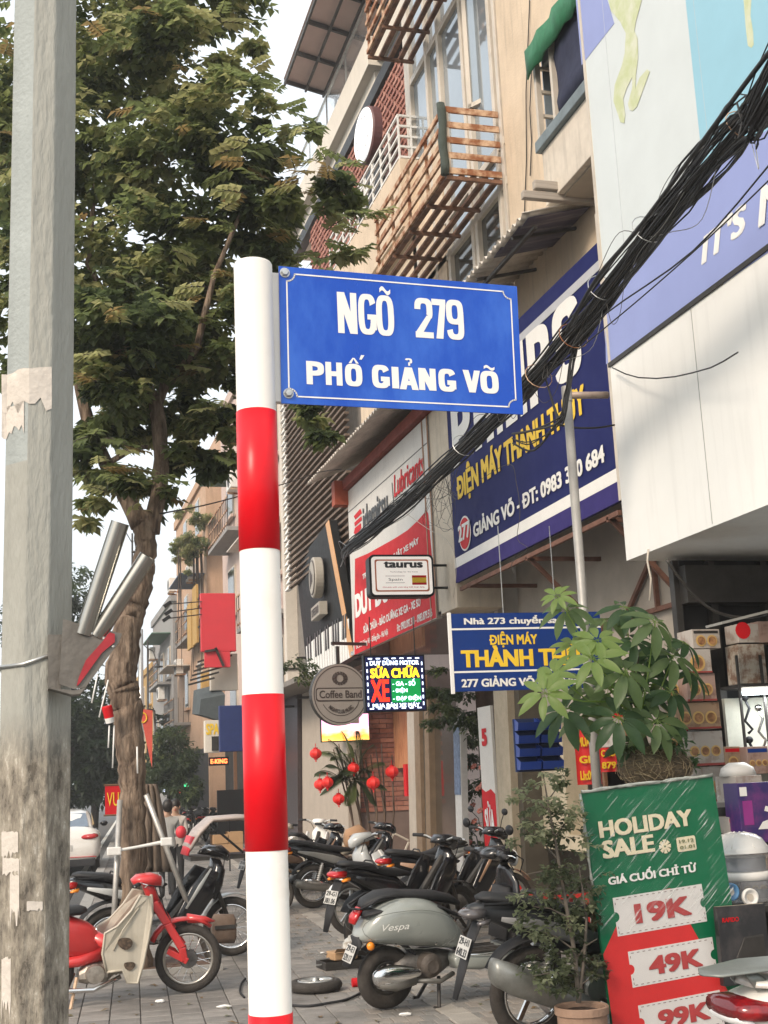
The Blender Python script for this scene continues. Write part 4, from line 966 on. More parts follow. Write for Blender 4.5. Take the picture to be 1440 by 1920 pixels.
for k, (y, z) in enumerate(((24,4.9),(26,4.7),(28.5,4.5),(30,4.4))): 
    mb = MB(); mb.bar((5.9,y,z-.9),(6.3,y,z-.9),.1,.05); mb.bar((5.95,y,z),(6.3,y,z),.08,.05); obj('truss_bar', mb, M_dsteel, cf, world=True)
mb = MB(); mb.bx(5.4, 6.6, 26, 33, 3.75, 3.86); obj('canopy_slab', mb, mat('grey_cafe_wall', (1,1,1)), cf, world=True)

# ---------- lattice house (balcony, white slab, terracotta blocks)
M_slabw = mat('white_slab', (.66,.61,.53), .7, var=.06, scale=2, dirt=.15)
bD = thing('lattice_house', 'tall house with terracotta lattice wall, white terrace slab and glass rail', 'building', (7, 22, 7.5))
wallbox('terrace_slab', M_slabw, bD, 6.95, 9.5, 23.9, 34, 16.9, 17.6)
wallbox('slab_step', M_slabw, bD, 7.15, 9.5, 24.1, 33.8, 16.62, 16.9)
wallbox('recess_wall', mat('dark_window_band', (.05,.052,.05), .4, var=.3), bD, 7.9, 8.1, 20.3, 33.5, 7, 16.9)
wallbox('black_beam', M_black, bD, 6.98, 7.2, 20.3, 33, 16.0, 16.3)
wallbox('pale_beam', M_slabw, bD, 7.15, 9.5, 20.3, 24.0, 17.0, 17.35)
wallbox('black_beam', M_black, bD, 6.93, 7.25, 20.3, 31, 11.75, 12.0)
wallbox('glass_rail', M_clear, bD, 7.0, 7.015, 23.9, 34, 17.65, 18.45)
for y in range(24, 35, 2): wallbox('rail_post', M_steel, bD, 6.99, 7.03, y, y+.03, 17.6, 18.5)
wallbox('handrail', M_steel, bD, 6.98, 7.04, 23.9, 34, 18.45, 18.5)
for y in (25.5, 27.2, 29, 31): wallbox('upper_window', M_alu, bD, 7.35, 7.42, y, y+.1, 16.3, 16.62)
# lattice of terracotta blocks on X = 7.1
M_terra = [mat('terracotta_%d' % i, c, .8, var=.1) for i, c in enumerate(((.36,.15,.11),(.30,.12,.09),(.42,.2,.15)))]
bme = []
for ma in M_terra:
    m_ = MB(); m_.bx(-.06,.06,-.17,.17,-.035,.035); m_.add([(-.05,-.17,.03),(-.05,-.10,.12),(.05,-.10,.12),(.05,-.17,.03)], [(0,1,2,3)]); m_.bx(-.05,.05,-.03,.03,.03,.12)
    me = bpy.data.meshes.new('lattice_block'); me.from_pydata(m_.v, [], m_.f); me.materials.append(ma); bme.append((me, m_.v, m_.f))
cells = [(20.5+.36*i+(.18 if j % 2 else 0), 12.05+.16*j) for j in range(25) for i in range(28)]
cells.sort(key=lambda c: c[0])
m_ = MB()
for k, (y, z) in enumerate(cells):
    if k < 290:
        o = bpy.data.objects.new('lattice_block', random.choice(bme)[0]); col.objects.link(o); o.parent = bD; o.location = Vector((7.1+random.uniform(-.006,.006), y, z))-Vector(bD.location)
    else:
        m_.cm = k % 3; m_.add([(v[0]+7.1, v[1]+y, v[2]+z) for v in bme[0][1]], bme[0][2])
for j in range(20):
    for i in range(22): 
        m_.cm = (i+j) % 3; m_.add([(v[0]+7.1, v[1]+20.5+.36*i+(.18 if j % 2 else 0), v[2]+8.5+.16*j) for v in bme[0][1]], bme[0][2])
obj('field_of_lattice_blocks', m_, M_terra, bD, world=True, kind='stuff')
# balcony
q = thing('balcony', 'cream parapet balcony with white rails beyond the rusty cages', 'balcony', (5.9, 20, 10.3))
wallbox('parapet', M_cream, q, 5.72, 5.85, 18.1, 23.2, 10.35, 11.55, bevel=.01)
wallbox('parapet_end', M_cream, q, 5.85, 6.6, 18.1, 18.22, 10.35, 11.55, bevel=.01)
wallbox('balcony_floor', M_cream, q, 5.85, 7.0, 18.22, 23.2, 10.35, 10.5)
for k in range(5):
    z = 11.6+k*.185
    mb = MB(); mb.bar((5.74,18.15,z),(5.74,23.1,z),.035,.035); obj('front_rail', mb, M_white, q, world=True)
    mb = MB(); mb.bar((5.74,18.15,z),(6.15,18.15,z),.035,.035); obj('end_rail', mb, M_white, q, world=True)
for y in [18.15+.55*k for k in range(10)]: mb = MB(); mb.bar((5.74,y,11.5),(5.74,y,12.36),.03,.03,up=(0,1,0)); obj('baluster', mb, M_white, q, world=True)
mb = MB(); mb.bar((5.95,18.15,11.5),(5.95,18.15,12.36),.03,.03,up=(0,1,0)); mb.bar((6.12,18.15,11.5),(6.12,18.15,12.36),.03,.03,up=(0,1,0)); obj('end_baluster', mb, M_white, q, world=True)
# round white sign
c_ = PX(700,256,6.6)
q = thing('round_white_sign', 'white oval looking round sign in front of the terracotta lattice', 'sign', c_, FAC+R(4))
mb = MB(); mb.lathe([(0,0),(.55,0),(.58,.03),(.58,.2),(0,.2)], (0,-.2,0), 'Y', 36); obj('casing', mb, mat('sign_box_brown', (.12,.05,.05), .5), q)
mb = MB(); mb.lathe([(0,-.235),(.53,-.235),(.55,-.215),(.55,-.202),(0,-.202)], (0,0,0), 'Y', 36); obj('face', mb, mat('bright_sign_face', (.8,.8,.8), .4, var=0, emit=(1,1,1), estr=.35), q)
mb = MB()
for k in range(12): a = 2*PI*k/12; mb.lathe([(0,-.242),(.03,-.242),(.03,-.236),(0,-.236)], (.36*math.cos(a),0,.36*math.sin(a)), 'Y', 8)
obj('ring_of_marks', mb, mat('pale_grey_mark', (.45,.45,.47), .5), q)
# letters on the black beam
FB = Fr((6.6,0,0),FAC); A = FB.hit(668,405)
q = thing('facade_letters', 'row of white channel letters under the lattice wall', 'sign letters', A, FAC)
x1, z1 = FB.at(706,335); x0, z0_ = FB.at(668,405)
mb = MB(); mb.bx(-.1, x1-x0+.3, .02, .1, -.2, .55); obj('backing', mb, M_black, q)
text('UTA C', 0, -.05, (x1-x0), .42, M_wtext, q, y=-.03, bold=.02)
# roof canopy
t = thing('roof_canopy', 'flat roof canopy on a steel frame with pale pink sheeting, highest on the building', 'canopy', (6.5, 25, 19))
zc = 19.05
def cz(x): return zc-(x-6.0)*.22
mb = MB(); mb.add([(6,20,cz(6)),(9,20,cz(9)),(9,28.3,cz(9)),(6,28.3,cz(6))], [(0,1,2,3)]); o = obj('sheeting', mb, mat('pink_sheeting', (.62,.47,.42), .7, var=.08, scale=2), t, world=True)
s_ = o.modifiers.new('s','SOLIDIFY'); s_.thickness = .03
for y in [20.4+1.31*k for k in range(7)]: mb = MB(); mb.bar((6,y,cz(6)-.1),(9,y,cz(9)-.1),.07,.09); obj('rafter', mb, M_dsteel, t, world=True)
for x in (6.02, 6.55, 7.0, 7.5, 8.2, 8.8): mb = MB(); mb.bar((x,20,cz(x)-.17),(x,28.3,cz(x)-.17),.05,.07); obj('purlin', mb, M_dsteel, t, world=True)
for y in (22, 25, 28.2): mb = MB(); mb.bar((7.3,y,17.6),(7.3,y,cz(7.3)-.15),.06,.06,up=(0,1,0)); obj('post', mb, M_dsteel, t, world=True)

# ---------- houses further down the street
def house(name, label, X0, X1, Y0, Y1, h, ma, wins, par=None):
    t = thing(name, label, 'building', (X0, (Y0+Y1)/2, 0))
    wallbox('wall', ma, t, X0, X1, Y0, Y1, 0, h)
    wallbox('parapet', ma, t, X0-.1, X1, Y0-.1, Y1+.1, h, h+.35)
    for (y, z, w, hh) in wins:
        f = wallbox('window', M_alu, t, X0-.06, X0+.02, y, y+w, z, z+hh)
        m_ = MB(); m_.bx(X0-.08, X0-.055, y+.08, y+w-.08, z+.08, z+hh-.08); p_ = obj('pane', m_, M_dglass, f, world=True)
        m_ = MB(); m_.bx(X0-.16, X0-.02, y-.1, y+w+.1, z-.1, z-.005); obj('window_sill', m_, ma, f, world=True)
    return t
M_peach = mat('peach_render', (.50,.33,.22), .85, var=.1, scale=2, dirt=.3); M_pink = mat('pinkish_render', (.55,.43,.38), .85, var=.08, scale=1.5, dirt=.2)
M_yelw = mat('ochre_render', (.45,.28,.09), .85, var=.12, dirt=.3); M_gry = mat('grey_render', (.28,.27,.26), .85, var=.12, dirt=.3)
house('far_house', 'tall pinkish house just beyond the slatted cafe facade', 6.6, 12, 31, 44, 14.6, M_pink, [(33+4*i, 4+3.3*j, 1.4, 1.6) for i in range(3) for j in range(3)])
hp = house('far_house', 'peach house with plants trailing off its roof', 6.45, 12, 47, 57, 13.3, M_peach, [(48.5+4*i, 5+3.2*j, 1.2, 1.5) for i in range(2) for j in range(3)])
wallbox('roof_room', M_peach, hp, 7.4, 11, 48, 55, 13.3, 16)
house('far_house', 'narrow grey house beyond the peach one', 6.6, 12, 60, 70, 10.5, M_gry, [(61+3*i, 4+3*j, 1.2, 1.5) for i in range(3) for j in range(2)])
house('far_house', 'low ochre house at the far end of the row', 6.8, 13, 72, 90, 8.5, M_yelw, [(73+4*i, 4+2.6*j, 1.2, 1.3) for i in range(4) for j in range(2)])
def boxsign(name, label, cat, pts_, Y, depth, ma, group=None, z=None):
    (xa, ya), (xb, yb_) = pts_; P0 = PY(xa, yb_, Y); P1 = PY(xb, ya, Y)
    t = thing(name, label, cat, P0, 0, group); w, h = P1.x-P0.x, P1.z-P0.z
    mb = MB(); mb.bx(0, w, 0, depth, 0, h); obj('panel', mb, ma, t, bevel=.02); return t, w, h
M_redf = mat('faded_red_panel', (.60,.035,.05), .5, var=.06, scale=2)
Yf = 34
t, w, h = boxsign('red_panel_sign', 'blank red panel sign sticking out of the far facades', 'sign', ((377,1112),(441,1222)), Yf, .15, M_redf)
mb = MB(); mb.bx(.1, w*.82, 0, .15, -.42, 0); obj('lower_panel', mb, M_redf, t)
for k in (0, 1): 
    mb = MB(); mb.bar((0,.2+k*2.2,h-.1),(-.0,3,h-.1),.05,.05); mb.bar((0,.2,h*(.8-.35*k)),(0,3,h*(.8-.35*k)),.05,.05); obj('side_frame', mb, M_dsteel, t)
for k, (x, hh) in enumerate(((-.0,1.6),(-.0,1.3))): mb = MB(); mb.bx(-.06, 0, .4+k*1.2, 1.3+k*1.2, .3, .3+hh); obj('side_poster', mb, M_yelw, t)
mb = MB(); mb.bar((w*.1,-.05,.0),(w*.45,-.05,0.05),.06,.06); mb.bar((w*.4,-.05,.1),(w*.62,-.05,-.4),.06,.06); obj('bracket', mb, M_dsteel, t)
boxsign('pale_board', 'stained pale board below the blank red sign', 'panel', ((395,1225),(445,1295)), Yf+.6, .2, M_slabw)
t, w, h = boxsign('blue_awning_sign', 'dark blue panel sign above the far shop doorway', 'sign', ((412,1322),(456,1410)), Yf-1, .15, mat('royal_blue_panel', (.015,.03,.13), .5, var=.1))
t, w, h = boxsign('far_shop_board', 'dark board with small gold lettering left of the blue panel', 'sign', ((384,1350),(412,1412)), Yf, .2, M_slabw)
text('SPA', w*.1, h*.55, w*.95, h*.9, M_yel, t, y=-.01, bold=.04); mb = MB(); mb.bx(w*.45, w*.95, -.03, -.002, .05, h*.5); obj('window_print', mb, M_dsteel, t)
P_ = PY(380,1300,Yf)
t = thing('far_awning', 'dark slate awning with slatted rack above the blue panel', 'awning', (P_.x, Yf, P_.z))
for k in range(6): mb = MB(); mb.bar((-.35+.05*k,.2,.25+.12*k),(.35+.12*k,.2,.42+.15*k),.06,.05); obj('rack_bar', mb, M_dsteel, t)
mb = MB(); mb.add([(-.1,0,-.55),(.55,0,-.75),(.6,0,-.05),(-.05,0,-.15),(-.1,1.5,-.45),(.55,1.5,-.65),(.6,1.5,.35),(-.05,1.5,.2)], [(0,1,2,3),(4,7,6,5),(0,4,5,1),(3,2,6,7),(0,3,7,4),(1,5,6,2)]); obj('canvas', mb, mat('slate_canvas', (.07,.085,.09), .8), t)
p = PY(392,1436,Yf); t = thing('neon_sign', 'small glowing red sign over the far shop doorway', 'neon sign', p)
mb = MB(); mb.bx(0,.52,0,.08,0,.22); obj('casing', mb, M_black, t); text('E-KING', .04, .05, .48, .17, emi('neon_orange', (1,.16,.04), 3), t, y=-.01, bold=.04)
p = PY(408,1545,30); mb = MB(); mb.bx(p.x, p.x+.75, 30, 30.06, 0.6, 1.62); t = top('menu_board', mb, M_black, 'tall blackboard outside the far shop', 'board', (p.x, 30, .6))
boxsign('side_sign', 'ochre vertical sign on the far facades', 'sign', ((378,1260),(392,1330)), Yf+6, .2, M_yelw)
for k, (X_, y, z) in enumerate(((6.35,34.2,7.6),(6.35,38.4,10.9),(6.35,41.5,7.2),(6.2,48.2,9.6),(6.2,52.6,6.4),(6.2,55,10.2),(6.35,61.5,6),(6.35,66,8.4),(6.55,74,5.6))):
    t = thing('air_conditioner', 'small boxed air conditioner unit high on the far facades, '+('nearest low one','nearest high one','just before the peach house','under the roof plants','mid height on the peach house','highest on the peach house','low on the grey house','high on the grey house','on the ochre house')[k], 'air conditioner', (X_, y, z), 0, 'air conditioners on the far facades')
    m_ = MB(); m_.bx(-.3,.0,0,.85,0,.6); obj('casing', m_, M_white, t, bevel=.02); m_ = MB(); m_.lathe([(0,-.305),(.22,-.31),(.24,-.30)], (0,.4,.3), 'X', 16); obj('fan_grille', m_, M_dsteel, t); m_ = MB(); m_.bx(-.28,.1,.05,.1,-.06,0); m_.bx(-.28,.1,.75,.8,-.06,0); obj('bracket', m_, M_rust, t)
for k, (X_, y0, y1, z, s_) in enumerate(((5.9,32.4,36.8,6.2,'nearest one, beside the blank red sign'),(5.9,38.2,42.6,9.6,'high one above the blank red sign'),(5.75,47.6,51.4,7.4,'one on the peach house'),(5.75,52.4,56.2,4.4,'low one on the peach house'),(5.95,61,66,6.8,'one on the grey house'))):
    t = thing('iron_balcony', 'grilled iron balcony on the far facades, '+s_, 'balcony', (X_, y0, z), 0, 'grilled balconies on the far facades')
    wallbox('balcony_floor', M_gry, t, X_, X_+.7, y0, y1, z-.12, z)
    for j in range(3): wallbox('rail', M_rust, t, X_, X_+.03, y0, y1, z+.1+.42*j, z+.14+.42*j)
    m_ = MB(); n_ = int((y1-y0)/.35)
    for j in range(n_+1): m_.bx(X_+.005, X_+.025, y0+(y1-y0)*j/n_-.012, y0+(y1-y0)*j/n_+.012, z, z+1.0)
    for j in range(4): m_.bx(X_+.2*j, X_+.2*j+.02, y0, y0+.02, z, z+1.0)
    obj('baluster', m_, M_dsteel, t, world=True, kind='stuff')
    wallbox('sun_shade', (M_corr, mat('faded_green_shade', (.10,.20,.14), .7, var=.2), mat('faded_blue_shade', (.10,.16,.26), .7, var=.2))[k % 3], t, X_-.25, X_+.7, y0, y1, z+2.3, z+2.34)
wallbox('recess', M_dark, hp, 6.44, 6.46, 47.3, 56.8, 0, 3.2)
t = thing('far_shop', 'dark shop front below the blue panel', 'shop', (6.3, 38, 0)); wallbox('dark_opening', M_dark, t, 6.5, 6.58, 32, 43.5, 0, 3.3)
for y in (33, 35.5, 38, 41): wallbox('door_post', M_wood, t, 6.4, 6.5, y, y+.12, 0, 3.3)
wallbox('lintel', M_dsteel, t, 6.3, 6.5, 32, 43.5, 3.3, 3.5)
# ================================================================== VEGETATION
def leafmat(name, c, c2, rough=.5):
    ma = mat(name, c, rough, c2=c2, scale=3.5, mix=(.4,.62), spec=.4)
    t = ma.node_tree; n = t.nodes; l = t.links; p = n['Principled BSDF']
    tr = n.new('ShaderNodeBsdfTranslucent'); mx = n.new('ShaderNodeMixShader'); mx.inputs[0].default_value = .5
    hs = n.new('ShaderNodeHueSaturation'); hs.inputs['Value'].default_value = 2.1; hs.inputs['Hue'].default_value = .485; l.new(p.inputs['Base Color'].links[0].from_socket, hs.inputs['Color']); l.new(hs.outputs[0], tr.inputs[0])
    l.new(p.outputs[0], mx.inputs[1]); l.new(tr.outputs[0], mx.inputs[2]); l.new(mx.outputs[0], n['Material Output'].inputs[0])
    return ma
L_dk, L_md, L_lt = leafmat('leaf_dark', (.045,.065,.03), (.06,.085,.035)), leafmat('leaf_mid', (.11,.145,.055), (.135,.165,.065)), leafmat('leaf_olive', (.26,.26,.12), (.20,.22,.095))
L_yel = leafmat('leaf_yellowing', (.20,.16,.06), (.16,.12,.05))
def rvec(): 
    while 1:
        v = Vector((random.uniform(-1,1), random.uniform(-1,1), random.uniform(-1,1)))
        if .05 < v.length < 1: return v
def leaf(mb, p, d, nrm, L, w, fold=.25):
    """pointed folded leaf from p along d"""
    d = d.normalized(); s = d.cross(nrm)
    if s.length < 1e-3: s = d.cross(Vector((1,0,0)))
    s.normalize(); n = s.cross(d)
    mb.add([p, p+d*L*.42+s*w-n*(-fold*w), p+d*L-n*L*.12, p+d*L*.42-s*w+n*fold*w, p+d*L*.45], [(0,4,1),(4,2,1),(0,3,4),(4,3,2)])
def twig(mb, p, d, nl, L, spread, wr=.25):
    d = d.normalized(); a, b = frame(d); 
    for k in range(nl):
        t = k/nl; ang = k*2.4+random.uniform(-.4,.4)
        o = p+d*spread*(t-.3)
        dd = (a*math.cos(ang)+b*math.sin(ang)*.6+d*.5+Vector((0,0,-.25))).normalized()
        leaf(mb, o, dd, Vector((random.uniform(-.4,.4), random.uniform(-.4,.4), 1)), L*random.uniform(.75,1.2), L*wr*random.uniform(.85,1.15))
def crown(mb, blobs, n, L, nm=3, clump=.5, nl=6, dens=None, wr=.25):
    """blobs: (centre, (rx,ry,rz), weight); light and dark clumps come from the mix of leaf kinds"""
    ws = [b[2] if len(b) > 2 else b[1][0]*b[1][2] for b in blobs]; tot = sum(ws)
    for b, w in zip(blobs, ws):
        c, r = Vector(b[0]), b[1]; k = int(n*w/tot)
        subs = [(c+Vector((v.x*r[0], v.y*r[1], v.z*r[2])), random.random()) for v in [rvec() for _ in range(max(3, int(k/22)))]]
        for _ in range(k):
            sc_, sh = random.choice(subs)
            v = rvec(); rr_ = clump*min(r)
            p = sc_+Vector((v.x*rr_*1.4, v.y*rr_*1.4, v.z*rr_*.85))
            q = (p-c); e = (q.x/r[0])**2+(q.y/r[1])**2+(q.z/r[2])**2
            if e > 1.25: continue
            x = sh*.65+random.random()*.35
            mb.cm = 0 if x < .38 else (1 if x < .72 else (2 if x < .97 or nm < 4 else 3))
            twig(mb, p, Vector((q.x, q.y, q.z*.3+random.uniform(-.3,.2)*L)), nl, L, L*1.3, wr)
M_bark = mat('rough_brown_bark', (.07,.045,.03), .95, c2=(.26,.19,.135), scale=16, mix=(.36,.64), bump=2.2, bscale=20, stretch=(1,1,.22))
M_bark2 = mat('dark_bark', (.055,.042,.033), .95, var=.3, scale=10, bump=.7, bscale=30)
# ---------- the street tree
YT = 12.8
tp = lambda x, y, dy=0.: PY(x, y, YT+dy)
base = tp(252,1790); base.z = 0
tree = thing('street_tree', 'large leafy street tree with a thick leaning trunk behind the red moped', 'tree', base)
def limb(name, pts, rs, ma=M_bark, n=12, sub=3):
    P = []; RR = []
    for i in range(len(pts)-1):
        for k in range(sub):
            t = k/sub; P.append(pts[i].lerp(pts[i+1], t)+rvec()*rs[i]*.13); RR.append((rs[i]*(1-t)+rs[i+1]*t)*random.uniform(.93,1.07))
    P.append(pts[-1]); RR.append(rs[-1]); m_ = MB(); m_.tube(P, RR, n)
    if n > 8:
        for i in range(len(m_.v)):
            v = Vector(m_.v[i]); c_ = P[i//n]; ridge = 1+.07*math.sin((i % n)*2.3+v.z*3)+random.uniform(-.05,.05); m_.v[i] = tuple(c_+(v-c_)*ridge); return obj(name, m_, ma, tree, world=True, smooth=True)
trunk = [Vector((base.x, base.y, -.1)), tp(250,1690), tp(250,1560), tp(246,1440), tp(238,1330), tp(226,1270), tp(238,1180), tp(262,1100), tp(274,1030), tp(268,965)]
limb('trunk', trunk, [.175,.13,.12,.13,.145,.155,.135,.12,.11,.12], n=22, sub=9)
limb('limb', [tp(265,985), tp(235,925), tp(205,880,.1), tp(175,825,.3), tp(150,730,.3), tp(130,600,.2)], [.105,.09,.075,.07,.06,.04])
limb('limb', [tp(282,1000), tp(297,930), tp(302,860), tp(298,790), tp(290,745)], [.095,.085,.08,.078,.075])
limb('limb', [tp(290,750), tp(262,690), tp(240,620,.2), tp(205,570,.5), tp(165,495,.6), tp(180,330,.5)], [.06,.052,.045,.04,.035,.02])
limb('limb', [tp(296,755), tp(310,720), tp(345,685,-.2), tp(370,650,-.4), tp(400,520,-.4), tp(460,380,-.5)], [.055,.052,.045,.04,.03,.018])
limb('limb', [tp(210,865), tp(250,840,.1), tp(278,838,.1)], [.03,.028,.02])
for a, b, r in (((160,700),(90,420),.04),((205,570),(330,250),.03),((400,520),(560,430),.022),((300,620),(300,150),.03),((180,330),(200,60),.02),((330,250),(420,60),.015),((345,685),(400,760),.015),((175,825),(160,900),.015),((460,380),(480,250),.012),((560,430),(640,450),.01)):
    A, B = tp(*a), tp(*b, random.uniform(-.6,.6)); limb('branch', [A, A.lerp(B,.5)+rvec()*.15, B], [r, r*.7, r*.3], n=7)
def blob(x, y, rx, ry, dy=0., ryy=.9, w=None):
    c = tp(x, y, dy); k = (c-C0).dot(F_)/FPX
    return (c, (rx*k, ryy, ry*k), w if w else rx*ry*k*k)
def lb(*a): b = blob(*a); return (b[0], b[1], b[2]*2.4)
BL = [blob(330,120,150,90), blob(190,60,170,120,.6), blob(90,250,170,200,.9), blob(440,250,100,80,-.3), blob(520,330,90,60,-.5), blob(320,310,190,110,.2), blob(590,380,70,50,-.6), blob(500,430,130,62,-.3), blob(250,480,190,100,.3),
      blob(640,470,45,38,-.6), blob(380,470,150,70,.1), lb(230,620,105,80,-.5), lb(395,590,50,50,.0), blob(60,560,90,170,.7), lb(370,660,60,40,.4), lb(200,730,70,60,-.2), lb(400,720,55,50,.3), lb(180,870,55,45,-.3), lb(390,830,40,65,.1), lb(245,940,60,32,.2), lb(330,740,50,60,.6), lb(250,800,60,50,.7), lb(170,790,30,60,.0), lb(420,780,26,60,.1), lb(330,600,60,50,.6), lb(160,950,26,30,0),
      blob(470,80,25,30,-.3,.3), blob(430,170,60,40,0,.5), blob(350,-60,180,80), blob(560,240,30,22,-.4,.3), blob(500,200,40,28,-.4,.3), blob(330,890,28,40,0,.3,.08), blob(590,790,38,40,-1.2,.3,.10), blob(180,-150,260,120,.4), blob(320,820,40,40,.5,.4,.08)]
mb = MB(); crown(mb, BL, 8000, .125, nm=4, clump=.44, nl=6, wr=.36)
o = obj('crown', mb, [L_dk, L_md, L_lt, L_yel], tree, world=True, kind='stuff')
# nearer sprays of leaves, each one a twig of its own
tw = []
for v_ in range(5):
    m_ = MB(); 
    m_.cm = 0; m_.tube([(0,0,0),(.12,0,.01),(.26,0,-.03)], [.005,.004,.002], 5)
    m_.cm = 1
    for k in range(9):
        t = k/9; s_ = 1 if k % 2 else -1
        leaf(m_, Vector((.02+.25*t,0,0)), Vector((.6,s_*(1-.4*t),-.15+random.uniform(-.1,.1))), Vector((0,0,1)), .13*random.uniform(.8,1.1), .044)
    me = bpy.data.meshes.new('leafy_twig'); me.from_pydata(m_.v, [], m_.f)
    for q_ in (M_bark2, (L_lt, L_md, L_lt, L_md, L_yel)[v_]): me.materials.append(q_)
    me.polygons.foreach_set('material_index', m_.m); tw.append(me)
spots = []
for b in BL[:20]:
    for _ in range(11):
        v = rvec().normalized(); v.y = -abs(v.y)
        spots.append((Vector(b[0])+Vector((v.x*b[1][0], v.y*b[1][1], v.z*b[1][2]*.9)), v))
for p, v in spots[:220]:
    o = bpy.data.objects.new('leafy_twig', random.choice(tw)); col.objects.link(o); o.parent = tree; o.location = p-base
    o.rotation_euler = (random.uniform(-.5,.5), random.uniform(-.1,.5), math.atan2(v.y, v.x)+random.uniform(-.8,.8)); s_ = random.uniform(.8,1.25); o.scale = (s_,)*3
# props of the tree
M_pipe = mat('dull_grey_pipe', (.42,.40,.37), .4, metal=.5, var=.2, scale=8)
def thingtube(name, label, cat, pts, r, ma, n=10, group=None, **k):
    m_ = MB(); m_.tube(pts, r, n); return top(name, m_, ma, label, cat, pts[0], group, smooth=True, **k)
q = thing('tree_support', 'A-shaped pipe support with a clamped crossbar around the street tree', 'tree support', tp(232,1800,-.4)); 
for a, b in (((208,1800),(225,1500)),((385,1755),(274,1490))):
    A, B = tp(*a, -.35), tp(*b, -.2); A = Vector((A.x, A.y, 0)) if a[0] == 208 else PZ(392,1800,0)
    m_ = MB(); m_.tube([A, B], .026, 12); obj('pipe', m_, M_pipe, q, world=True, smooth=True)
A, B = tp(214,1596,-.34), tp(312,1578,-.32)
m_ = MB(); m_.tube([A, A.lerp(B,.2), A.lerp(B,.45)+Vector((0,0,-.0)), B], [.02,.014,.013,.02], 8); obj('crossbar', m_, M_white, q, world=True)
for p_, w in ((A,.13),(B,.11)): m_ = MB(); m_.box(p_, (w,.05,.075)); obj('clamp', m_, M_white, q, world=True, bevel=.01)
# drab cloth tied behind the trunk
q = tp(285,1640,.5); mb = MB(); N = 10; K = 12
for j in range(K+1):
    t = j/K; xl = 268+5*t; xr = 292+32*t**.8
    for i in range(N+1):
        p = tp(xl+(xr-xl)*i/N, 1470+165*t, .45+.05*math.sin(i*1.9+j*.3)); mb.v.append(tuple(p))
for j in range(K):
    for i in range(N): a = j*(N+1)+i; mb.f.append((a, a+1, a+N+2, a+N+1)); mb.m.append(0)
o = top('hanging_cloth', mb, mat('drab_brown_cloth', (.20,.155,.12), .95, var=.15, bump=.2), 'drab brown cloth hanging behind the tree trunk', 'cloth', tuple(q), smooth=True); s_ = o.modifiers.new('s','SOLIDIFY'); s_.thickness = .01
# sticks hanging on the tree and a little red and white can
for k, (a, b) in enumerate((((183,1265),(172,1318)),((203,1275),(186,1345)),((205,1360),(203,1402)),((214,1360),(211,1440)),((257,1400),(258,1450)))):
    thingtube('hanging_stick', ('pale stick hanging on the street tree, %s' % ('shortest and leftmost','slanting one above the red can','below the red can','long thin one right of the red can','lowest one on the bark')[k]), 'stick', [tp(*a,-.2), tp(*b,-.22)], .008, M_wtext, 5, group='sticks hanging on the street tree')
p = tp(203,1338,-.22); t = thing('hanging_can', 'small red and white can hanging on the street tree trunk', 'can', p, 0, rx=R(8), ry=R(-12))
mb = MB(); mb.lathe([(0,-.09),(.04,-.09),(.045,-.04),(.045,-.04)], n=14); obj('white_base', mb, M_wtext, t); mb = MB(); mb.lathe([(.045,-.04),(.05,.06),(.045,.075),(0,.075)], n=14); obj('red_shell', mb, M_red, t)

# ---------- other trees
def simple_tree(name, label, p, hgt, blobs, n, L, mats_, r=.12, group=None, nm=3, clump=.45, limbs=None):
    t = thing(name, label, 'tree', p, 0, group); m_ = MB(); top_ = blobs[0][0]
    m_.tube([Vector(p)+Vector((0,0,-.3)), Vector(p).lerp(Vector((p[0],p[1],hgt)),.5)+Vector((.1,0,0)), Vector((top_[0],top_[1],hgt))], [r, r*.8, r*.5], 8)
    obj('trunk', m_, M_bark2, t, world=True, smooth=True)
    m_ = MB()
    for b in blobs: c = Vector(b[0]); m_.tube([Vector((top_[0],top_[1],hgt*.9)), c.lerp(Vector((p[0],p[1],hgt)),.4), c], [r*.45, r*.3, r*.1], 6)
    obj('limb', m_, M_bark2, t, world=True)
    m_ = MB(); crown(m_, blobs, n, L, nm=nm, clump=clump, nl=5); obj('crown', m_, mats_, t, world=True, kind='stuff'); return t
def wb(x, y, Y, rx, ry, rd=1.5, w=None):
    c = PY(x, y, Y); k = (c-C0).dot(F_)/FPX; return (c, (rx*k, rd, ry*k), w or rx*ry)
DG = [leafmat('far_leaf_dark', (.016,.030,.015), (.022,.038,.018)), leafmat('far_leaf_mid', (.028,.048,.022), (.03,.05,.02)), leafmat('far_leaf_light', (.045,.07,.03), (.05,.07,.028))]
simple_tree('roadside_tree', 'dense dark tree across the road between the concrete pole and the trunk', Vector((PY(150,1500,48).x-1, 48, 0)), 4, [wb(150,1330,48,80,70,3), wb(120,1420,48,110,90,3), wb(190,1400,46,40,90,2), wb(100,1240,48,80,60,3)], 2600, .30, DG, .25, 'trees across the road')
simple_tree('roadside_tree', 'dark low tree at the road edge right behind the white car', Vector((PY(175,1500,58).x, 58, 0)), 3, [wb(170,1460,58,60,50,3), wb(205,1440,58,30,55,3), wb(150,1400,58,50,50,3)], 1800, .30, DG, .2, 'trees across the road')
simple_tree('roadside_tree', 'taller dark tree rising just right of the concrete pole', Vector((PY(110,1500,52).x, 52, 0)), 8, [wb(130,1120,52,40,80,2), wb(90,1180,52,80,120,3), wb(150,1180,50,18,60,1.5)], 1300, .26, DG, .25, 'trees across the road')
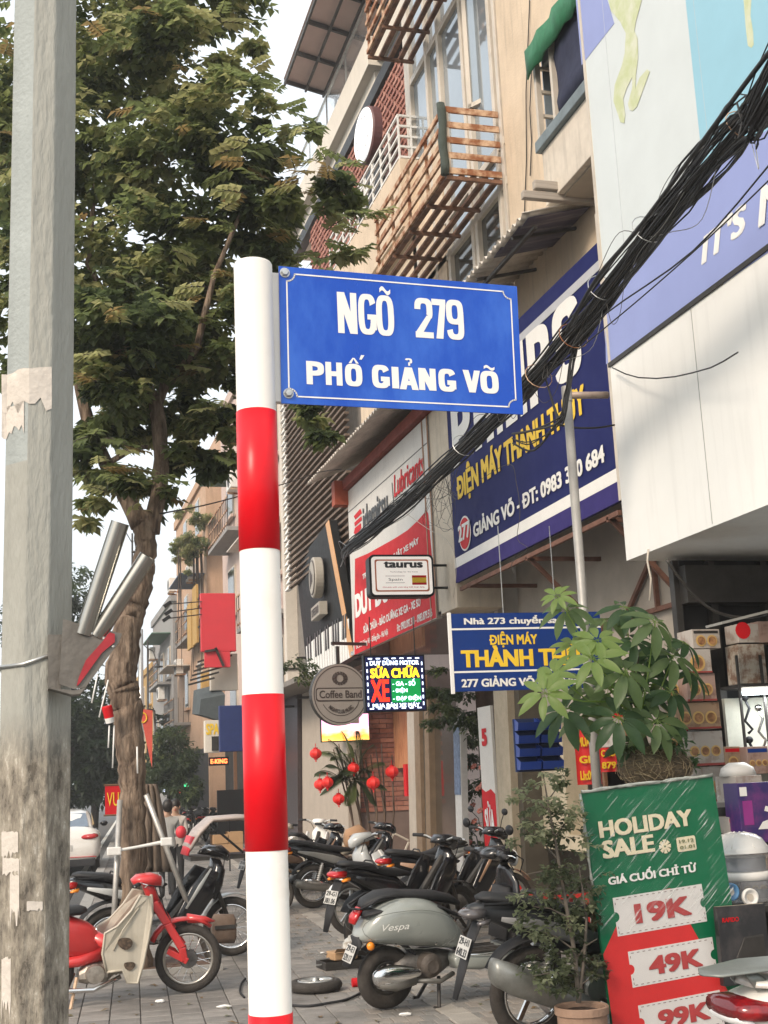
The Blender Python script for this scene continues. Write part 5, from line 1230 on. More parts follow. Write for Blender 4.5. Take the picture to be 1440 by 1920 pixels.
simple_tree('roadside_tree', 'bushy green tree in front of the far houses, above the two people', Vector((PY(318,1500,44).x, 44, 0)), 3.2, [wb(325,1425,44,42,40,1.6), wb(300,1460,44,32,30,1.5), wb(345,1475,43,28,40,1.5), wb(318,1385,44,25,25,1.2)], 2000, .17, [L_dk, DG[1], L_md], .13, 'trees before the far houses')
simple_tree('roadside_tree', 'thin sparse tree with layered twigs at the far end of the street', Vector((PY(292,1500,62).x, 62, 0)), 5.5, [wb(290,1390,62,36,12,1.2), wb(305,1350,62,30,8,1), wb(285,1325,62,25,7,1), wb(320,1372,62,30,9,1), wb(300,1420,60,30,20,1.2)], 420, .20, DG, .09, 'trees before the far houses', clump=.3)
# trailing plants on the peach roof
p = PY(365,1005,46.9); t = thing('roof_plants', 'yellow green trailing plants spilling over the peach roof edge', 'plants', p)
m_ = MB(); crown(m_, [wb(365,1010,46.9,34,16,.6), wb(336,1030,46.9,14,32,.5), wb(380,975,46.9,26,18,.6), wb(350,960,46.9,20,12,.5), wb(372,1030,46.8,24,20,.5), wb(345,1060,46.8,10,26,.4)], 900, .14, clump=.45); obj('foliage', m_, [L_md, L_lt, L_lt], t, world=True, kind='stuff')
m_ = MB()
for k in range(9): x = 338+random.uniform(-6,40); a = PY(x,1030,46.8); m_.tube([a, PY(x+random.uniform(-4,4),1120,46.8), PY(x+random.uniform(-5,5),1130+random.uniform(0,150),46.8)], [.03,.02,.01], 4)
obj('hanging_stem', m_, M_bark2, t, world=True)

# ---------- umbrella plant
YU = 8.25
U = lambda x, y, dy=0.: PY(x, y, YU+dy)
pb_ = U(1215,1900); pb_.z = 0; pb_.y = YU; pb_.x = U(1225,1500).x
um = thing('umbrella_plant', 'bright green umbrella plant with finger leaves rising behind the green sale board', 'plant', pb_)
LM = [leafmat('umbrella_leaf', (.10,.155,.06), (.13,.19,.075), .38), leafmat('umbrella_leaf_dark', (.04,.085,.035), (.06,.11,.045), .38), leafmat('umbrella_leaf_young', (.20,.28,.08), (.16,.25,.07), .4)]
lfm = []
for ma in LM:
    for v_ in range(2):
        m_ = MB(); n = 6
        for i in range(n+1):
            t = i/n; w = .037*math.sin(PI*min(1, t*.93+.06))**.75*(1 if t < .98 else .2); z = -.06*t*t*(1+.4*v_)-.002
            x = .035+.2*t
            m_.v += [(x, -w, z+.007*abs(w)/.03), (x, 0, z-.004), (x, w, z+.007*abs(w)/.03)]
        for i in range(n):
            for j in range(2): a = i*3+j; m_.f.append((a, a+1, a+4, a+3)); m_.m.append(0)
        m_.cm = 1; m_.tube([(0,0,0),(.045,0,.002)], .0025, 4)
        me = bpy.data.meshes.new('leaf'); me.from_pydata(m_.v, [], m_.f); me.materials.append(ma); me.materials.append(LM[2]); me.polygons.foreach_set('material_index', m_.m); me.polygons.foreach_set('use_smooth', [True]*len(m_.f)); lfm.append(me)
heads = [(1045,1118,.55,4,-.1),(1062,1140,.9,1,0),(1172,1138,.95,2,.1),(1228,1165,1.0,0,-.2),(1200,1150,.8,3,.15),(1120,1200,.75,4,-.25),(1112,1235,.85,4,-.3),(1172,1258,1.0,0,-.35),(1262,1230,1.0,1,-.1),(1240,1215,.9,3,.1),(1022,1300,.8,4,-.3),(1058,1330,1.0,2,-.1),(1040,1265,.75,4,.0),(1160,1345,1.0,2,-.3),(1232,1352,1.0,1,-.25),(1260,1296,.9,3,-.1),(1140,1290,.95,1,.0),(1090,1275,.85,0,.1),(1210,1300,.9,2,.1),(1300,1262,.8,3,.15),(1135,1160,.75,1,.2),(1285,1205,.8,2,.2),(1190,1200,.85,2,0),(1085,1345,.8,1,.15),(1180,1395,.75,3,.0),(1270,1350,.75,3,.1),(1075,1210,.7,4,.1),(1215,1235,.9,2,.2),(1150,1240,.8,3,.25),(1180,1310,.9,1,.2),(1110,1300,.8,0,.2),(1240,1270,.9,1,.25)]
cp = U(1190,1290,.1)
mst = MB(); mst.tube([pb_, Vector((pb_.x+.02, YU, .8)), U(1228,1460), U(1205,1380), cp, U(1195,1230)], [.035,.033,.03,.026,.022,.012], 10); obj('stem', mst, mat('green_brown_stem', (.11,.10,.06), .8, var=.2), um, world=True, smooth=True)
mst = MB(); nleaf = 0
for (x, y, s_, kind, dy) in heads:
    c = U(x, y, dy); st_ = cp.lerp(U(1200,1400), random.uniform(-.3,.8)); mst.tube([st_, st_.lerp(c,.6)+Vector((0,0,-.03)), c], [.008,.006,.004], 5)
    tilt_ = Vector((c.x-cp.x, c.y-cp.y-.6, .75)).normalized(); a_, b_ = frame(tilt_)
    k_ = {0:0,1:0,2:2,3:2,4:4}[kind]; nL = random.choice((8,9,9)); ph = random.random()*6
    for i in range(nL):
        an = ph+2*PI*i/nL+random.uniform(-.12,.12); d = a_*math.cos(an)+b_*math.sin(an)
        z_ = tilt_; yv = z_.cross(d)
        Mx = Matrix((d, yv, z_)).transposed()
        o = bpy.data.objects.new('leaf', lfm[k_+random.randrange(2)]); col.objects.link(o); o.parent = um
        o.location = c-pb_; o.rotation_euler = (Mx @ rot('Y', random.uniform(.0,.45)+(-.35 if kind == 4 else 0))).to_euler(); q_ = s_*random.uniform(.98,1.22); o.scale = (q_,q_,q_)
obj('leaf_stalk', mst, LM[2], um, world=True)
# straw ball wrapped round the stem + creeping leaves
m_ = MB(); cb = U(1228,1438); m_.sphere(cb, (.27,.2,.15), 20, 12)
for i, v in enumerate(m_.v): q_ = Vector(v)+rvec()*.018; m_.v[i] = tuple(q_)
M_straw = mat('straw', (.18,.13,.075), .95, c2=(.09,.07,.045), scale=30, bump=1, bscale=60, stretch=(1,1,3)); obj('straw_ball', m_, M_straw, um, world=True, smooth=True)
m_ = MB()
for _ in range(260):
    v = rvec().normalized(); a = cb+Vector((v.x*.265, v.y*.2, v.z*.15)); tdir = v.cross(rvec()).normalized()*random.uniform(.05,.12); m_.tube([a-tdir*.5, a+v*.015, a+tdir*.5+v*random.uniform(0,.03)], .002, 3, cap=False)
obj('straw_fibre', m_, mat('dry_straw', (.32,.25,.15), .9), um, world=True, kind='stuff')
m_ = MB(); crown(m_, [(U(1265,1400,-.15),(.16,.1,.13)), (U(1185,1400,-.1),(.10,.08,.06)), (U(1300,1425,-.1),(.07,.07,.08))], 60, .06, clump=.6, nl=5, wr=.33); obj('creeper', m_, [L_dk, LM[1], LM[0]], um, world=True, kind='stuff')

# ---------- ficus bush in clay pot
YF = 7.4
Fp = lambda x, y, dy=0.: PY(x, y, YF+dy)
pc_ = Fp(1090,1885); pot_r = (Fp(1137,1885)-Fp(1045,1885)).length/2
tpot = thing('clay_pot', 'round clay pot at the foot of the green sale board holding a spindly bush', 'plant pot', (pc_.x, YF, 0))
zt_ = pc_.z; r_ = pot_r
mb = MB(); mb.lathe([(r_*.68,0),(r_*.78,.06),(r_*.93,zt_*.6),(r_*.94,zt_-.05),(r_*1.02,zt_-.045),(r_*1.03,zt_-.005),(r_*.98,zt_),(r_*.9,zt_-.01),(r_*.86,zt_-.05)], n=32); obj('pot', mb, mat('terracotta_clay', (.36,.23,.16), .85, var=.15, scale=4, bump=.2, dirt=.3), tpot, smooth=False)
mb = MB(); mb.lathe([(0,zt_-.03),(r_*.5,zt_-.02),(r_*.88,zt_-.04)], n=20); obj('soil', mb, mat('soil', (.13,.08,.055), .95, var=.3, scale=20, bump=.8), tpot)
bush = thing('ficus_bush', 'spindly small leaved bush growing from the clay pot left of the sale board', 'plant', (pc_.x, YF, zt_-.04))
FB_ = [(1085,1880),(1078,1790),(1062,1700),(1045,1600),(1030,1520),(1018,1450)]
mb = MB(); mb.tube([Fp(*p_) for p_ in FB_], [.016,.014,.012,.010,.007,.003], 7); mb.tube([Fp(1085,1880), Fp(1095,1800), Fp(1100,1720), Fp(1085,1620)], [.013,.011,.008,.004], 6)
for a, b in (((1075,1780),(1010,1745)),((1065,1720),(1000,1700)),((1062,1690),(1110,1650)),((1045,1610),(990,1560)),((1040,1570),(1080,1530)),((1030,1520),(985,1500)),((1078,1800),(1120,1760)),((1075,1830),(1000,1830)),((1085,1850),(1125,1835)),((1050,1640),(985,1640)),((1028,1500),(1060,1470)),((1060,1700),(1020,1660))):
    A, B = Fp(*a), Fp(*b, random.uniform(-.15,.15)); mb.tube([A, A.lerp(B,.5)+Vector((0,0,.02)), B], [.006,.004,.002], 4)
obj('stem', mb, mat('thin_grey_stem', (.12,.10,.08), .9), bush, world=True)
fb = lambda x, y, rx, ry, dy=0.: (Fp(x,y,dy),(rx*.0033,.13,ry*.0033))
mb = MB(); crown(mb, [fb(1010,1745,42,28), fb(1000,1690,36,24), fb(1085,1740,40,50,.05), fb(1110,1650,26,28,.05), fb(990,1560,34,30), fb(1060,1530,42,30), fb(1000,1490,42,30), fb(1030,1450,38,22), fb(1020,1820,40,30), fb(1105,1800,32,40), fb(1040,1630,40,22), fb(1085,1590,28,22), fb(1070,1850,40,20), fb(1060,1700,60,60,.1), fb(1050,1800,60,50,.1), fb(1035,1560,50,60,.1)], 820, .042, nm=3, clump=1.0, nl=5, wr=.42)
obj('foliage', mb, [leafmat('ficus_dark', (.05,.065,.035), (.065,.08,.045)), leafmat('ficus_mid', (.12,.145,.08), (.15,.17,.10)), leafmat('ficus_pale', (.24,.26,.16), (.18,.2,.12))], bush, world=True, kind='stuff')

# ---------- palm with lanterns before the cafe
YP = 21.5
Pp = lambda x, y, dy=0.: PY(x, y, YP+dy)
p0 = Pp(690,1640); p0.z = 0
palm = thing('potted_palm', 'feathery dark palm with bare canes in front of the cafe', 'palm', p0)
for k in range(11):
    x0_ = 672+k*6; x1_ = 645+k*10-20*(k % 2); m_ = MB(); m_.tube([Pp(x0_,1620,.1*(k%3)), Pp((x0_+x1_)/2,1520,.1*(k%3)), Pp(x1_-10,1395+10*(k%4),.1*(k%3))], [.022,.018,.01], 6)
    obj('cane', m_, mat('cane_brown', (.15,.10,.07), .7, var=.3, scale=8), palm, world=True, smooth=True)
for k, (x, y, ln, up) in enumerate(((600,1400,1,.3),(590,1440,1,.1),(615,1375,.9,.5),(640,1360,.8,.7),(670,1360,.8,.7),(700,1385,.8,.4),(720,1420,.8,.1),(600,1480,.8,-.2),(650,1430,.7,.2),(640,1400,.9,.4),(690,1440,.7,0),(610,1425,1,.2),(655,1385,.8,.5),(625,1455,.8,0),(705,1500,.7,-.3),(660,1480,.7,-.3),(725,1470,.6,-.2),(630,1390,1,.3),(620,1410,1,.3),(605,1460,1,.3),(660,1400,1,.3),(680,1375,1,.3),(640,1440,1,.3),(615,1400,1,.3),(650,1500,1,.3))):
    A = Pp(660+random.uniform(-12,18), 1455+random.uniform(-10,20)); B = Pp(x, y, random.uniform(-.4,.3)); m_ = MB(); n = 46; mid = A.lerp(B,.55)+Vector((0,0,.14))
    pts = [A*(1-t)**2+mid*2*t*(1-t)+B*t*t+Vector((0,0,-.10*t**3)) for t in [i/n for i in range(n+1)]]
    m_.tube(pts, .006, 4)
    for i in range(2, n):
        d = (pts[i+1]-pts[i]).normalized(); s = d.cross(Vector((0,0,1))).normalized()
        for sg in (-1, 1): leaf(m_, pts[i], d*.8+s*sg+Vector((0,0,-.45)), Vector((0,0,1)), .30*math.sin(PI*(i+2)/(n+3)), .009)
    obj('frond', m_, (L_dk, L_md)[k % 3 == 0], palm, world=True)
M_lan = mat('red_lantern_cloth', (.62,.02,.015), .55, var=.1, emit=(.6,.01,.01), estr=.12)
for k, (x, y, w) in enumerate(((592,1413,'leftmost, hanging level with the wall screen'),(663,1440,'hanging in the middle of the fronds'),(600,1471,'left one of the low pair'),(614,1467,'right one of the low pair'),(635,1498,'lowest, hanging against the pale wall'),(735,1447,'rightmost, hanging before the brick wall'),(700,1468,'half hidden among the canes'))):
    c = Pp(x, y, -.35+.1*(k % 3)); t = thing('red_lantern', 'small red lantern in the palm, '+w, 'lantern', c, 0, 'red lanterns hung in the palm'); r = .105 if k < 5 else .12
    m_ = MB(); pr_ = [(r*(math.sin(PI*(j+.5)/12)), -r*.82*math.cos(PI*(j+.5)/12)) for j in range(12)]; m_.lathe(pr_, n=16)
    for i in range(len(m_.v)):
        v = Vector(m_.v[i]); 
        if (i % 16) % 2: v.x *= .9; v.y *= .9
        m_.v[i] = tuple(v)
    obj('lantern_shade', m_, M_lan, t); m_ = MB(); m_.tube([(0,0,r*.8),(0,0,r*1.6)], .006, 4); m_.lathe([(0,r*.8),(.04,r*.8),(.04,r*.95),(0,r*.95)], n=10); m_.lathe([(0,-r*.95),(.035,-r*.95),(.035,-r*.78),(0,-r*.78)], n=10); obj('cap', m_, M_red, t)
    m_ = MB(); m_.tube([(0,0,-r*.9),(0,0,-r*1.3)], [.01,.014], 6); obj('tassel', m_, M_lan, t)
# flowers behind the glass and greenery over the doors
YR = lambda x, y, X=6.9: PX(x, y, X)
c = YR(885,1450); t = thing('flower_garland', 'garland of pink flowers on dark leaves inside the glass shop front', 'flowers', c)
def xb_(x, y, rx, ry, X=6.6): c = PX(x, y, X); k = (c-C0).dot(F_)/FPX; return (c, (.2, rx*k*1.6, ry*k))
m_ = MB(); crown(m_, [xb_(885,1420,18,30), xb_(895,1480,18,40), xb_(890,1560,14,40), xb_(893,1620,12,30), xb_(875,1385,16,20)], 260, .10, clump=.5); obj('garland_leaves', m_, [L_dk, L_dk, L_md], t, world=True, kind='stuff')
M_pinkf = mat('salmon_petal', (.55,.19,.14), .6, var=.2)
for k, (x, y) in enumerate(((872,1440),(888,1437),(903,1438),(876,1480),(897,1478),(868,1398),(886,1510),(889,1540),(897,1552),(880,1580),(893,1596),(900,1520),(871,1425),(905,1470),(885,1620),(875,1545))):
    p = PX(x, y, 6.45); m_ = MB()
    for j in range(6): a = 2*PI*j/6+k; m_.sphere(p+Vector((.03*math.cos(a), .04*math.sin(a), .028*math.sin(a+1))), (.022,.03,.018), 6, 4)
    m_.sphere(p+Vector((-.02,-.02,.01)), .018, 6, 4); obj('flower', m_, M_pinkf, t, world=True)
c = PX(850,1300,6.5); t = thing('hanging_greenery', 'dark trailing greenery over the glass doors beside the LED sign', 'plants', c)
m_ = MB(); crown(m_, [xb_(830,1280,30,50,6.0), xb_(860,1320,30,50,6.1), xb_(820,1340,14,30,6.0), xb_(880,1360,16,30,6.2)], 330, .10, clump=.5); obj('foliage', m_, [L_dk, L_dk, L_md], t, world=True, kind='stuff')
m_ = MB(); crown(m_, [(Vector((5.0,24.2,3.75)),(.45,.35,.3))], 110, .11, clump=.5); t = thing('hanging_greenery', 'dark trailing plant above the round Coffee Band sign', 'plants', (5.0,24.2,3.7)); obj('foliage', m_, [L_dk, L_dk, L_md], t, world=True, kind='stuff')
# ================================================================== TWO-WHEELERS  (local: rear axle x = 0, forward +x, left +y)
def darkm(name, c, **k): return mat(name, c, k.pop('rough', .3), coat=.5, var=.1, **k)
M_gblack = mat('gloss_black_paint', (.010,.010,.012), .22, coat=.4, c2=(.035,.032,.028), mix=(.5,.8), scale=9)
M_seat = mat('black_vinyl_seat', (.014,.014,.015), .6, var=.15, bump=.1, bscale=50)
M_eng = mat('dirty_engine_alloy', (.16,.15,.14), .55, metal=.7, var=.35, scale=18, bump=.2)
M_muf = mat('grey_muffler', (.22,.21,.19), .45, metal=.6, var=.2, scale=8)
M_plate_w = mat('licence_plate_white', (.50,.49,.46), .45, var=.04)
def wheel(par, x, r, tw=.04, y=0., rim=M_steel, spokes=0, steer=0., hub=.045, cast=5):
    """wheel > tyre, rim, hub, spokes ; tw = half tyre width"""
    S = rot('Z', steer); o = Vector((x, y, r))
    tr = tw*1.05; m_ = MB(); prof = [(r-tr+tr*math.cos(2*PI*k/12), tw*math.sin(2*PI*k/12)) for k in range(12)]
    m_.lathe(prof, o, 'Y', 36, closed=True, M=S); w = obj('wheel', m_, M_rub, par, smooth=True)
    ri = r-tr*2+.004; m_ = MB(); m_.lathe([(ri-.012,-tw*.62),(ri+.006,-tw*.66),(ri+.008,-tw*.5),(ri-.01,-tw*.3),(ri-.01,tw*.3),(ri+.008,tw*.5),(ri+.006,tw*.66),(ri-.012,tw*.62),(ri-.016,0)], o, 'Y', 36, closed=True, M=S); obj('rim', m_, rim, w, smooth=True)
    m_ = MB(); m_.lathe([(0,-tw*.9),(hub,-tw*.85),(hub*1.1,-tw*.2),(hub*1.1,tw*.2),(hub,tw*.85),(0,tw*.9)], o, 'Y', 18, M=S); obj('hub', m_, M_eng, w, smooth=False)
    m_ = MB()
    if spokes:
        for k in range(spokes):
            a = 2*PI*k/spokes; b = a+(.5 if k % 2 else -.5); s_ = (1 if k % 4 < 2 else -1)*tw*.5
            m_.tube([o+S@Vector((hub*math.cos(a), s_, hub*math.sin(a))), o+S@Vector((ri*math.cos(b*.5+a*.5), 0, ri*math.sin(b*.5+a*.5)))], .0022, 4)
    else:
        for k in range(cast):
            a = 2*PI*k/cast+.3; m_.bar(o+S@Vector((hub*.7*math.cos(a), 0, hub*.7*math.sin(a))), o+S@Vector((ri*math.cos(a+.12), 0, ri*math.sin(a+.12))), .028, .02, up=S@Vector((0,1,0)))
    obj('spokes', m_, M_chrome if spokes else rim, w)
    return w
def fender(par, cx, cz, rad, a0, a1, w, ma, th=.012, n=9, y=0., name='fender', flare=1.):
    m_ = MB(); rg = []
    for i in range(n+1):
        a = R(a0+(a1-a0)*i/n); t = i/n; ww = w*(.75+.25*math.sin(PI*t))*flare
        rg.append((cx+rad*math.cos(a), cz+rad*math.sin(a), math.degrees(a)+90, ww, th))
    m_.loft(rg, n=12, y=y, e=2.2); return obj(name, m_, ma, par, smooth=True)
def bars(par, x, z, w, ma=M_black, rise=.06, mirror=True, grip=.12, steer=0., lever=True):
    S = rot('Z', steer); o = Vector((x, 0, z)); T = lambda *p: o+S@Vector(p)
    m_ = MB(); m_.tube([T(-.05,-w,rise), T(-.01,-w*.55,rise), T(0,0,0), T(-.01,w*.55,rise), T(-.05,w,rise)], .011, 8); obj('handlebar', m_, M_steel, par, smooth=True)
    for s in (-1, 1):
        m_ = MB(); m_.tube([T(-.05,s*w,rise), T(-.02,s*(w-grip),rise+.002)], .018, 10); obj('grip', m_, M_blackm, par, smooth=True)
        if lever: m_ = MB(); m_.tube([T(.01,s*(w-grip-.02),rise), T(.05,s*(w-grip+.02),rise-.005), T(.03,s*(w-.01),rise-.01)], .005, 5); obj('brake_lever', m_, M_chrome, par)
        if mirror:
            m_ = MB(); m_.tube([T(0,s*w*.6,rise), T(.0,s*w*.7,rise+.1), T(-.03,s*w*.95,rise+.17)], .005, 6); obj('mirror_stem', m_, M_black, par)
            m_ = MB(); m_.sphere(T(-.03,s*w*1.02,rise+.2), (.02,.055,.038), 12, 8); q = obj('mirror', m_, M_black, par, smooth=True)
            m_ = MB(); m_.sphere(T(-.019,s*w*1.02,rise+.2), (.006,.046,.031), 12, 8); obj('mirror_glass', m_, M_mir, q, smooth=True)
def plate(par, x, z, tiltdeg, txt, ma=M_plate_w, y=0.):
    a = R(tiltdeg); m_ = MB(); o = Vector((x, y, z)); u = Vector((0,-1,0)); v = Vector((math.sin(a)*1, 0, math.cos(a))); n = Vector((-math.cos(a),0,math.sin(a)))
    w, h = .082, .062
    m_.add([o-u*w-v*h, o+u*w-v*h, o+u*w+v*h, o-u*w+v*h, o-u*w-v*h-n*.003, o+u*w-v*h-n*.003, o+u*w+v*h-n*.003, o-u*w+v*h-n*.003], [(0,1,2,3),(7,6,5,4),(0,4,5,1),(1,5,6,2),(2,6,7,3),(3,7,4,0)])
    p_ = obj('licence_plate', m_, ma, par)
    for s, z0_, z1_ in ((txt[0], .012, .055), (txt[1], -.055, -.008)):
        text(s, -w*.85, z0_, w*.85, z1_, M_ktext, p_, y=0, bold=.03, mapf=lambda q: o+u*q.x+v*q.z+n*(.002-q.y*.2))
    return p_
def muffler(par, x0, x1, z0, z1, r, y, ma=M_muf):
    m_ = MB(); m_.loft([(x0,z0,0,r*.55,r*.55),(x0+.02,z0,0,r*.85,r*.9),(x0+(x1-x0)*.2,z0+(z1-z0)*.2,0,r,r*1.05),(x0+(x1-x0)*.8,z0+(z1-z0)*.8,0,r*.85,r*.9),(x1,z1,0,r*.4,r*.4)], n=14, y=y); q = obj('muffler', m_, ma, par, smooth=True)
    m_ = MB(); m_.tube([(x1-.02,y,z1),(x1+.12,y*.9,z1-.03),(x1+.3,y*.5,z1-.02),(x1+.36,y*.3,z1+.08)], .016, 8); obj('exhaust_pipe', m_, M_eng, par, smooth=True)
    return q
def kickstand(par, x, y=.12):
    m_ = MB(); m_.tube([(x,y*.5,.22),(x-.03,y+.08,.01)], .012, 6); m_.tube([(x-.06,y+.08,.01),(x+.01,y+.09,.01)], .01, 6); obj('side_stand', m_, M_dsteel, par)

def underbone(name, label, loc, rz, body, accent=None, rim=M_steel, lean=3., group=None, spokes=0, r=.285, L=1.24, tail=True, muf=M_muf, plate_txt=('29-B1', '381.06'), steer=0., grip_mirror=True, seatm=M_seat, fairing=None, tailm=None, mr=.062):
    """small modern motorbike: sharp tail, long seat, leg shields, headlamp cowl on the bars"""
    t = thing(name, label, 'motorbike', loc, rz, group, rx=R(lean)); acc = accent or body; fr = fairing or body
    wheel(t, 0, r, .045, rim=rim, spokes=spokes); wheel(t, L, r, .038, rim=rim, spokes=spokes, steer=steer)
    m_ = MB(); m_.tube([(0,.07,r),(.35,.07,.33)], .02, 6); m_.tube([(0,-.07,r),(.35,-.07,.33)], .02, 6); m_.tube([(L-.22,0,.86),(.55,0,.36)], .035, 8); obj('frame', m_, M_dsteel, t)
    m_ = MB(); m_.loft([(.30,.30,0,.07,.06),(.36,.31,0,.11,.1),(.56,.32,0,.12,.11),(.66,.34,0,.07,.07),(.80,.36,0,.06,.055)], n=12); obj('engine', m_, M_eng, t, smooth=True)
    m_ = MB()
    for s in (-1, 1):
        m_.tube([(.02,s*.1,r+.01),(.10,s*.1,.60)], .02, 8)
        for k in range(9): a = (.03+.06*k/8, s*.1, r+.07+.2*k/8); m_.lathe([(.03,-.006),(.034,0),(.03,.006)], a, 'Z', 10)
    obj('shock_absorber', m_, M_steel, t)
    m_ = MB(); rg = [(-.42,.83,-18,.03,.02),(-.34,.82,-16,.07,.05),(-.12,.76,-12,.11,.09),(.12,.68,-8,.12,.12),(.35,.60,0,.10,.13),(.50,.55,8,.06,.09)]
    m_.loft(rg, n=16); obj('tail_body', m_, body, t, smooth=True)
    for s in (-1, 1):
        m_ = MB(); m_.loft([(-.25,.77,-14,.004,.015),(-.02,.72,-12,.006,.035),(.25,.64,-4,.006,.06),(.45,.60,10,.004,.03)], n=8, y=s*.118); obj('side_stripe', m_, acc, t, smooth=True)
    m_ = MB(); m_.loft([(-.36,.89,-14,.04,.012),(-.30,.89,-12,.09,.03),(-.05,.85,-10,.12,.04),(.15,.79,-6,.12,.045),(.38,.76,2,.10,.04),(.52,.74,8,.06,.025),(.56,.74,8,.03,.01)], n=14); obj('seat', m_, seatm, t, smooth=True)
    if tail:
        m_ = MB(); m_.loft([(-.47,.80,-20,.05,.012),(-.44,.80,-20,.085,.03),(-.34,.80,-18,.09,.045)], n=10); obj('tail_light', m_, tailm or M_tail, t, smooth=True)
        m_ = MB(); [m_.loft([(-.40,.75,-20,.02,.012,s*.10),(-.33,.76,-20,.03,.02,s*.10)], n=8) for s in (-1,1)]; obj('indicator', m_, tailm or M_amber, t, smooth=True)
        m_ = MB(); m_.loft([(-.44,.80,-20,.008,.02,s*.075) if 0 else (-.30,.86,-14,.012,.012,s*.13) for s in (1,)]+[(-.05,.83,-14,.012,.012,.13)], n=6); m_.tube([(-.36,-.1,.86),(-.1,-.13,.86)], .011, 6); obj('grab_rail', m_, M_black, t)
        fender(t, 0, r, r+.05, 150, 60, .075, M_blackm, .012)
        m_ = MB(); m_.loft([(-.36,.74,-60,.07,.012),(-.42,.62,-68,.065,.01),(-.47,.47,-70,.06,.008),(-.52,.30,-72,.035,.006)], n=8); obj('mud_flap', m_, M_blackm, t, smooth=True)
        plate(t, -.46, .60, 20, plate_txt)
    # leg shields and front
    for s in (-1, 1):
        m_ = MB(); m_.loft([(.60,.34,60,.015,.05),(.72,.45,62,.02,.11),(.86,.66,66,.02,.13),(.97,.86,70,.02,.07)], n=10, y=s*.17); obj('leg_shield', m_, fr, t, smooth=True)
    m_ = MB(); m_.loft([(1.0,.58,68,.10,.07),(1.04,.72,68,.15,.08),(1.08,.86,68,.13,.07),(1.06,.95,75,.06,.05)], n=12); obj('front_cowl', m_, body, t, smooth=True)
    m_ = MB(); m_.loft([(.92,1.0,80,.05,.05),(.98,1.03,20,.11,.06),(1.10,1.02,-20,.12,.06),(1.17,.97,-40,.07,.05),(1.20,.93,-45,.02,.02)], n=14); obj('handlebar_cowl', m_, body, t, smooth=True)
    m_ = MB(); m_.sphere((1.15,0,.985), (.05,.08,.045), 14, 8); obj('headlight', m_, M_head, t, smooth=True)
    m_ = MB(); [m_.tube([(L-.03,s*.075,r),(L-.17,s*.075,.62),(L-.22,s*.05,.80)], .022, 8) for s in (-1,1)]; obj('fork', m_, M_dsteel, t, smooth=True)
    fender(t, L, r, r+.035, 165, 35, .06, acc, .01)
    muffler(t, -.30-(mr-.062)*2, .28+(mr-.062)*3, .36+(mr-.062)*4, .25-(mr-.062)*2, mr, -.155-(mr-.062), muf)
    bars(t, .99, 1.0, .33, steer=steer, mirror=grip_mirror); kickstand(t, .42)
    m_ = MB(); [m_.tube([(.42,s*.1,.24),(.42,s*.28,.24)], .013, 6) for s in (-1,1)]; obj('foot_peg', m_, M_rub, t)
    for k in range(5): m_ = MB(); m_.lathe([(.03,-.004),(.085,-.004),(.085,.004),(.03,.004)], (.62+.022*k,0,.335), 'X', 14); obj('cooling_fin', m_, M_eng, t)
    m_ = MB(); m_.lathe([(0,-.14),(.075,-.135),(.085,-.115),(.085,-.10)], (.40,0,.30), 'Y', 18); obj('crankcase_cover', m_, M_steel, t)
    m_ = MB(); m_.loft([(-.04,.10+.245,0,.006,.03),(.2,.345,0,.010,.05),(.40,.32,0,.006,.035)], n=8, y=.10); obj('chain_guard', m_, M_black, t, smooth=True)
    for s in (-1, 1): m_ = MB(); m_.tube([(.97,s*.22,1.05),(1.1,s*.16,1.0),(1.12,s*.06,.8),(1.02,s*.04,.62)], .005, 5); obj('control_cable', m_, M_blackm, t)
    m_ = MB(); m_.tube([(.02,-.135,.83),(.02,-.05,.895),(.02,.05,.895),(.02,.135,.83)], .008, 6); obj('seat_strap', m_, M_blackm, t)
    for s in (-1, 1): m_ = MB(); m_.loft([(.70,.52,62,.003,.012),(.84,.72,64,.004,.022),(.95,.88,70,.003,.010)], n=6, y=s*.188); obj('shield_decal', m_, acc, t, smooth=True)
    m_ = MB(); m_.loft([(-.20,.40,0,.004,.02),(-.05,.375,0,.006,.035),(.12,.34,0,.004,.022)], n=8, y=-.212); obj('heat_shield', m_, M_chrome, t, smooth=True)
    return t

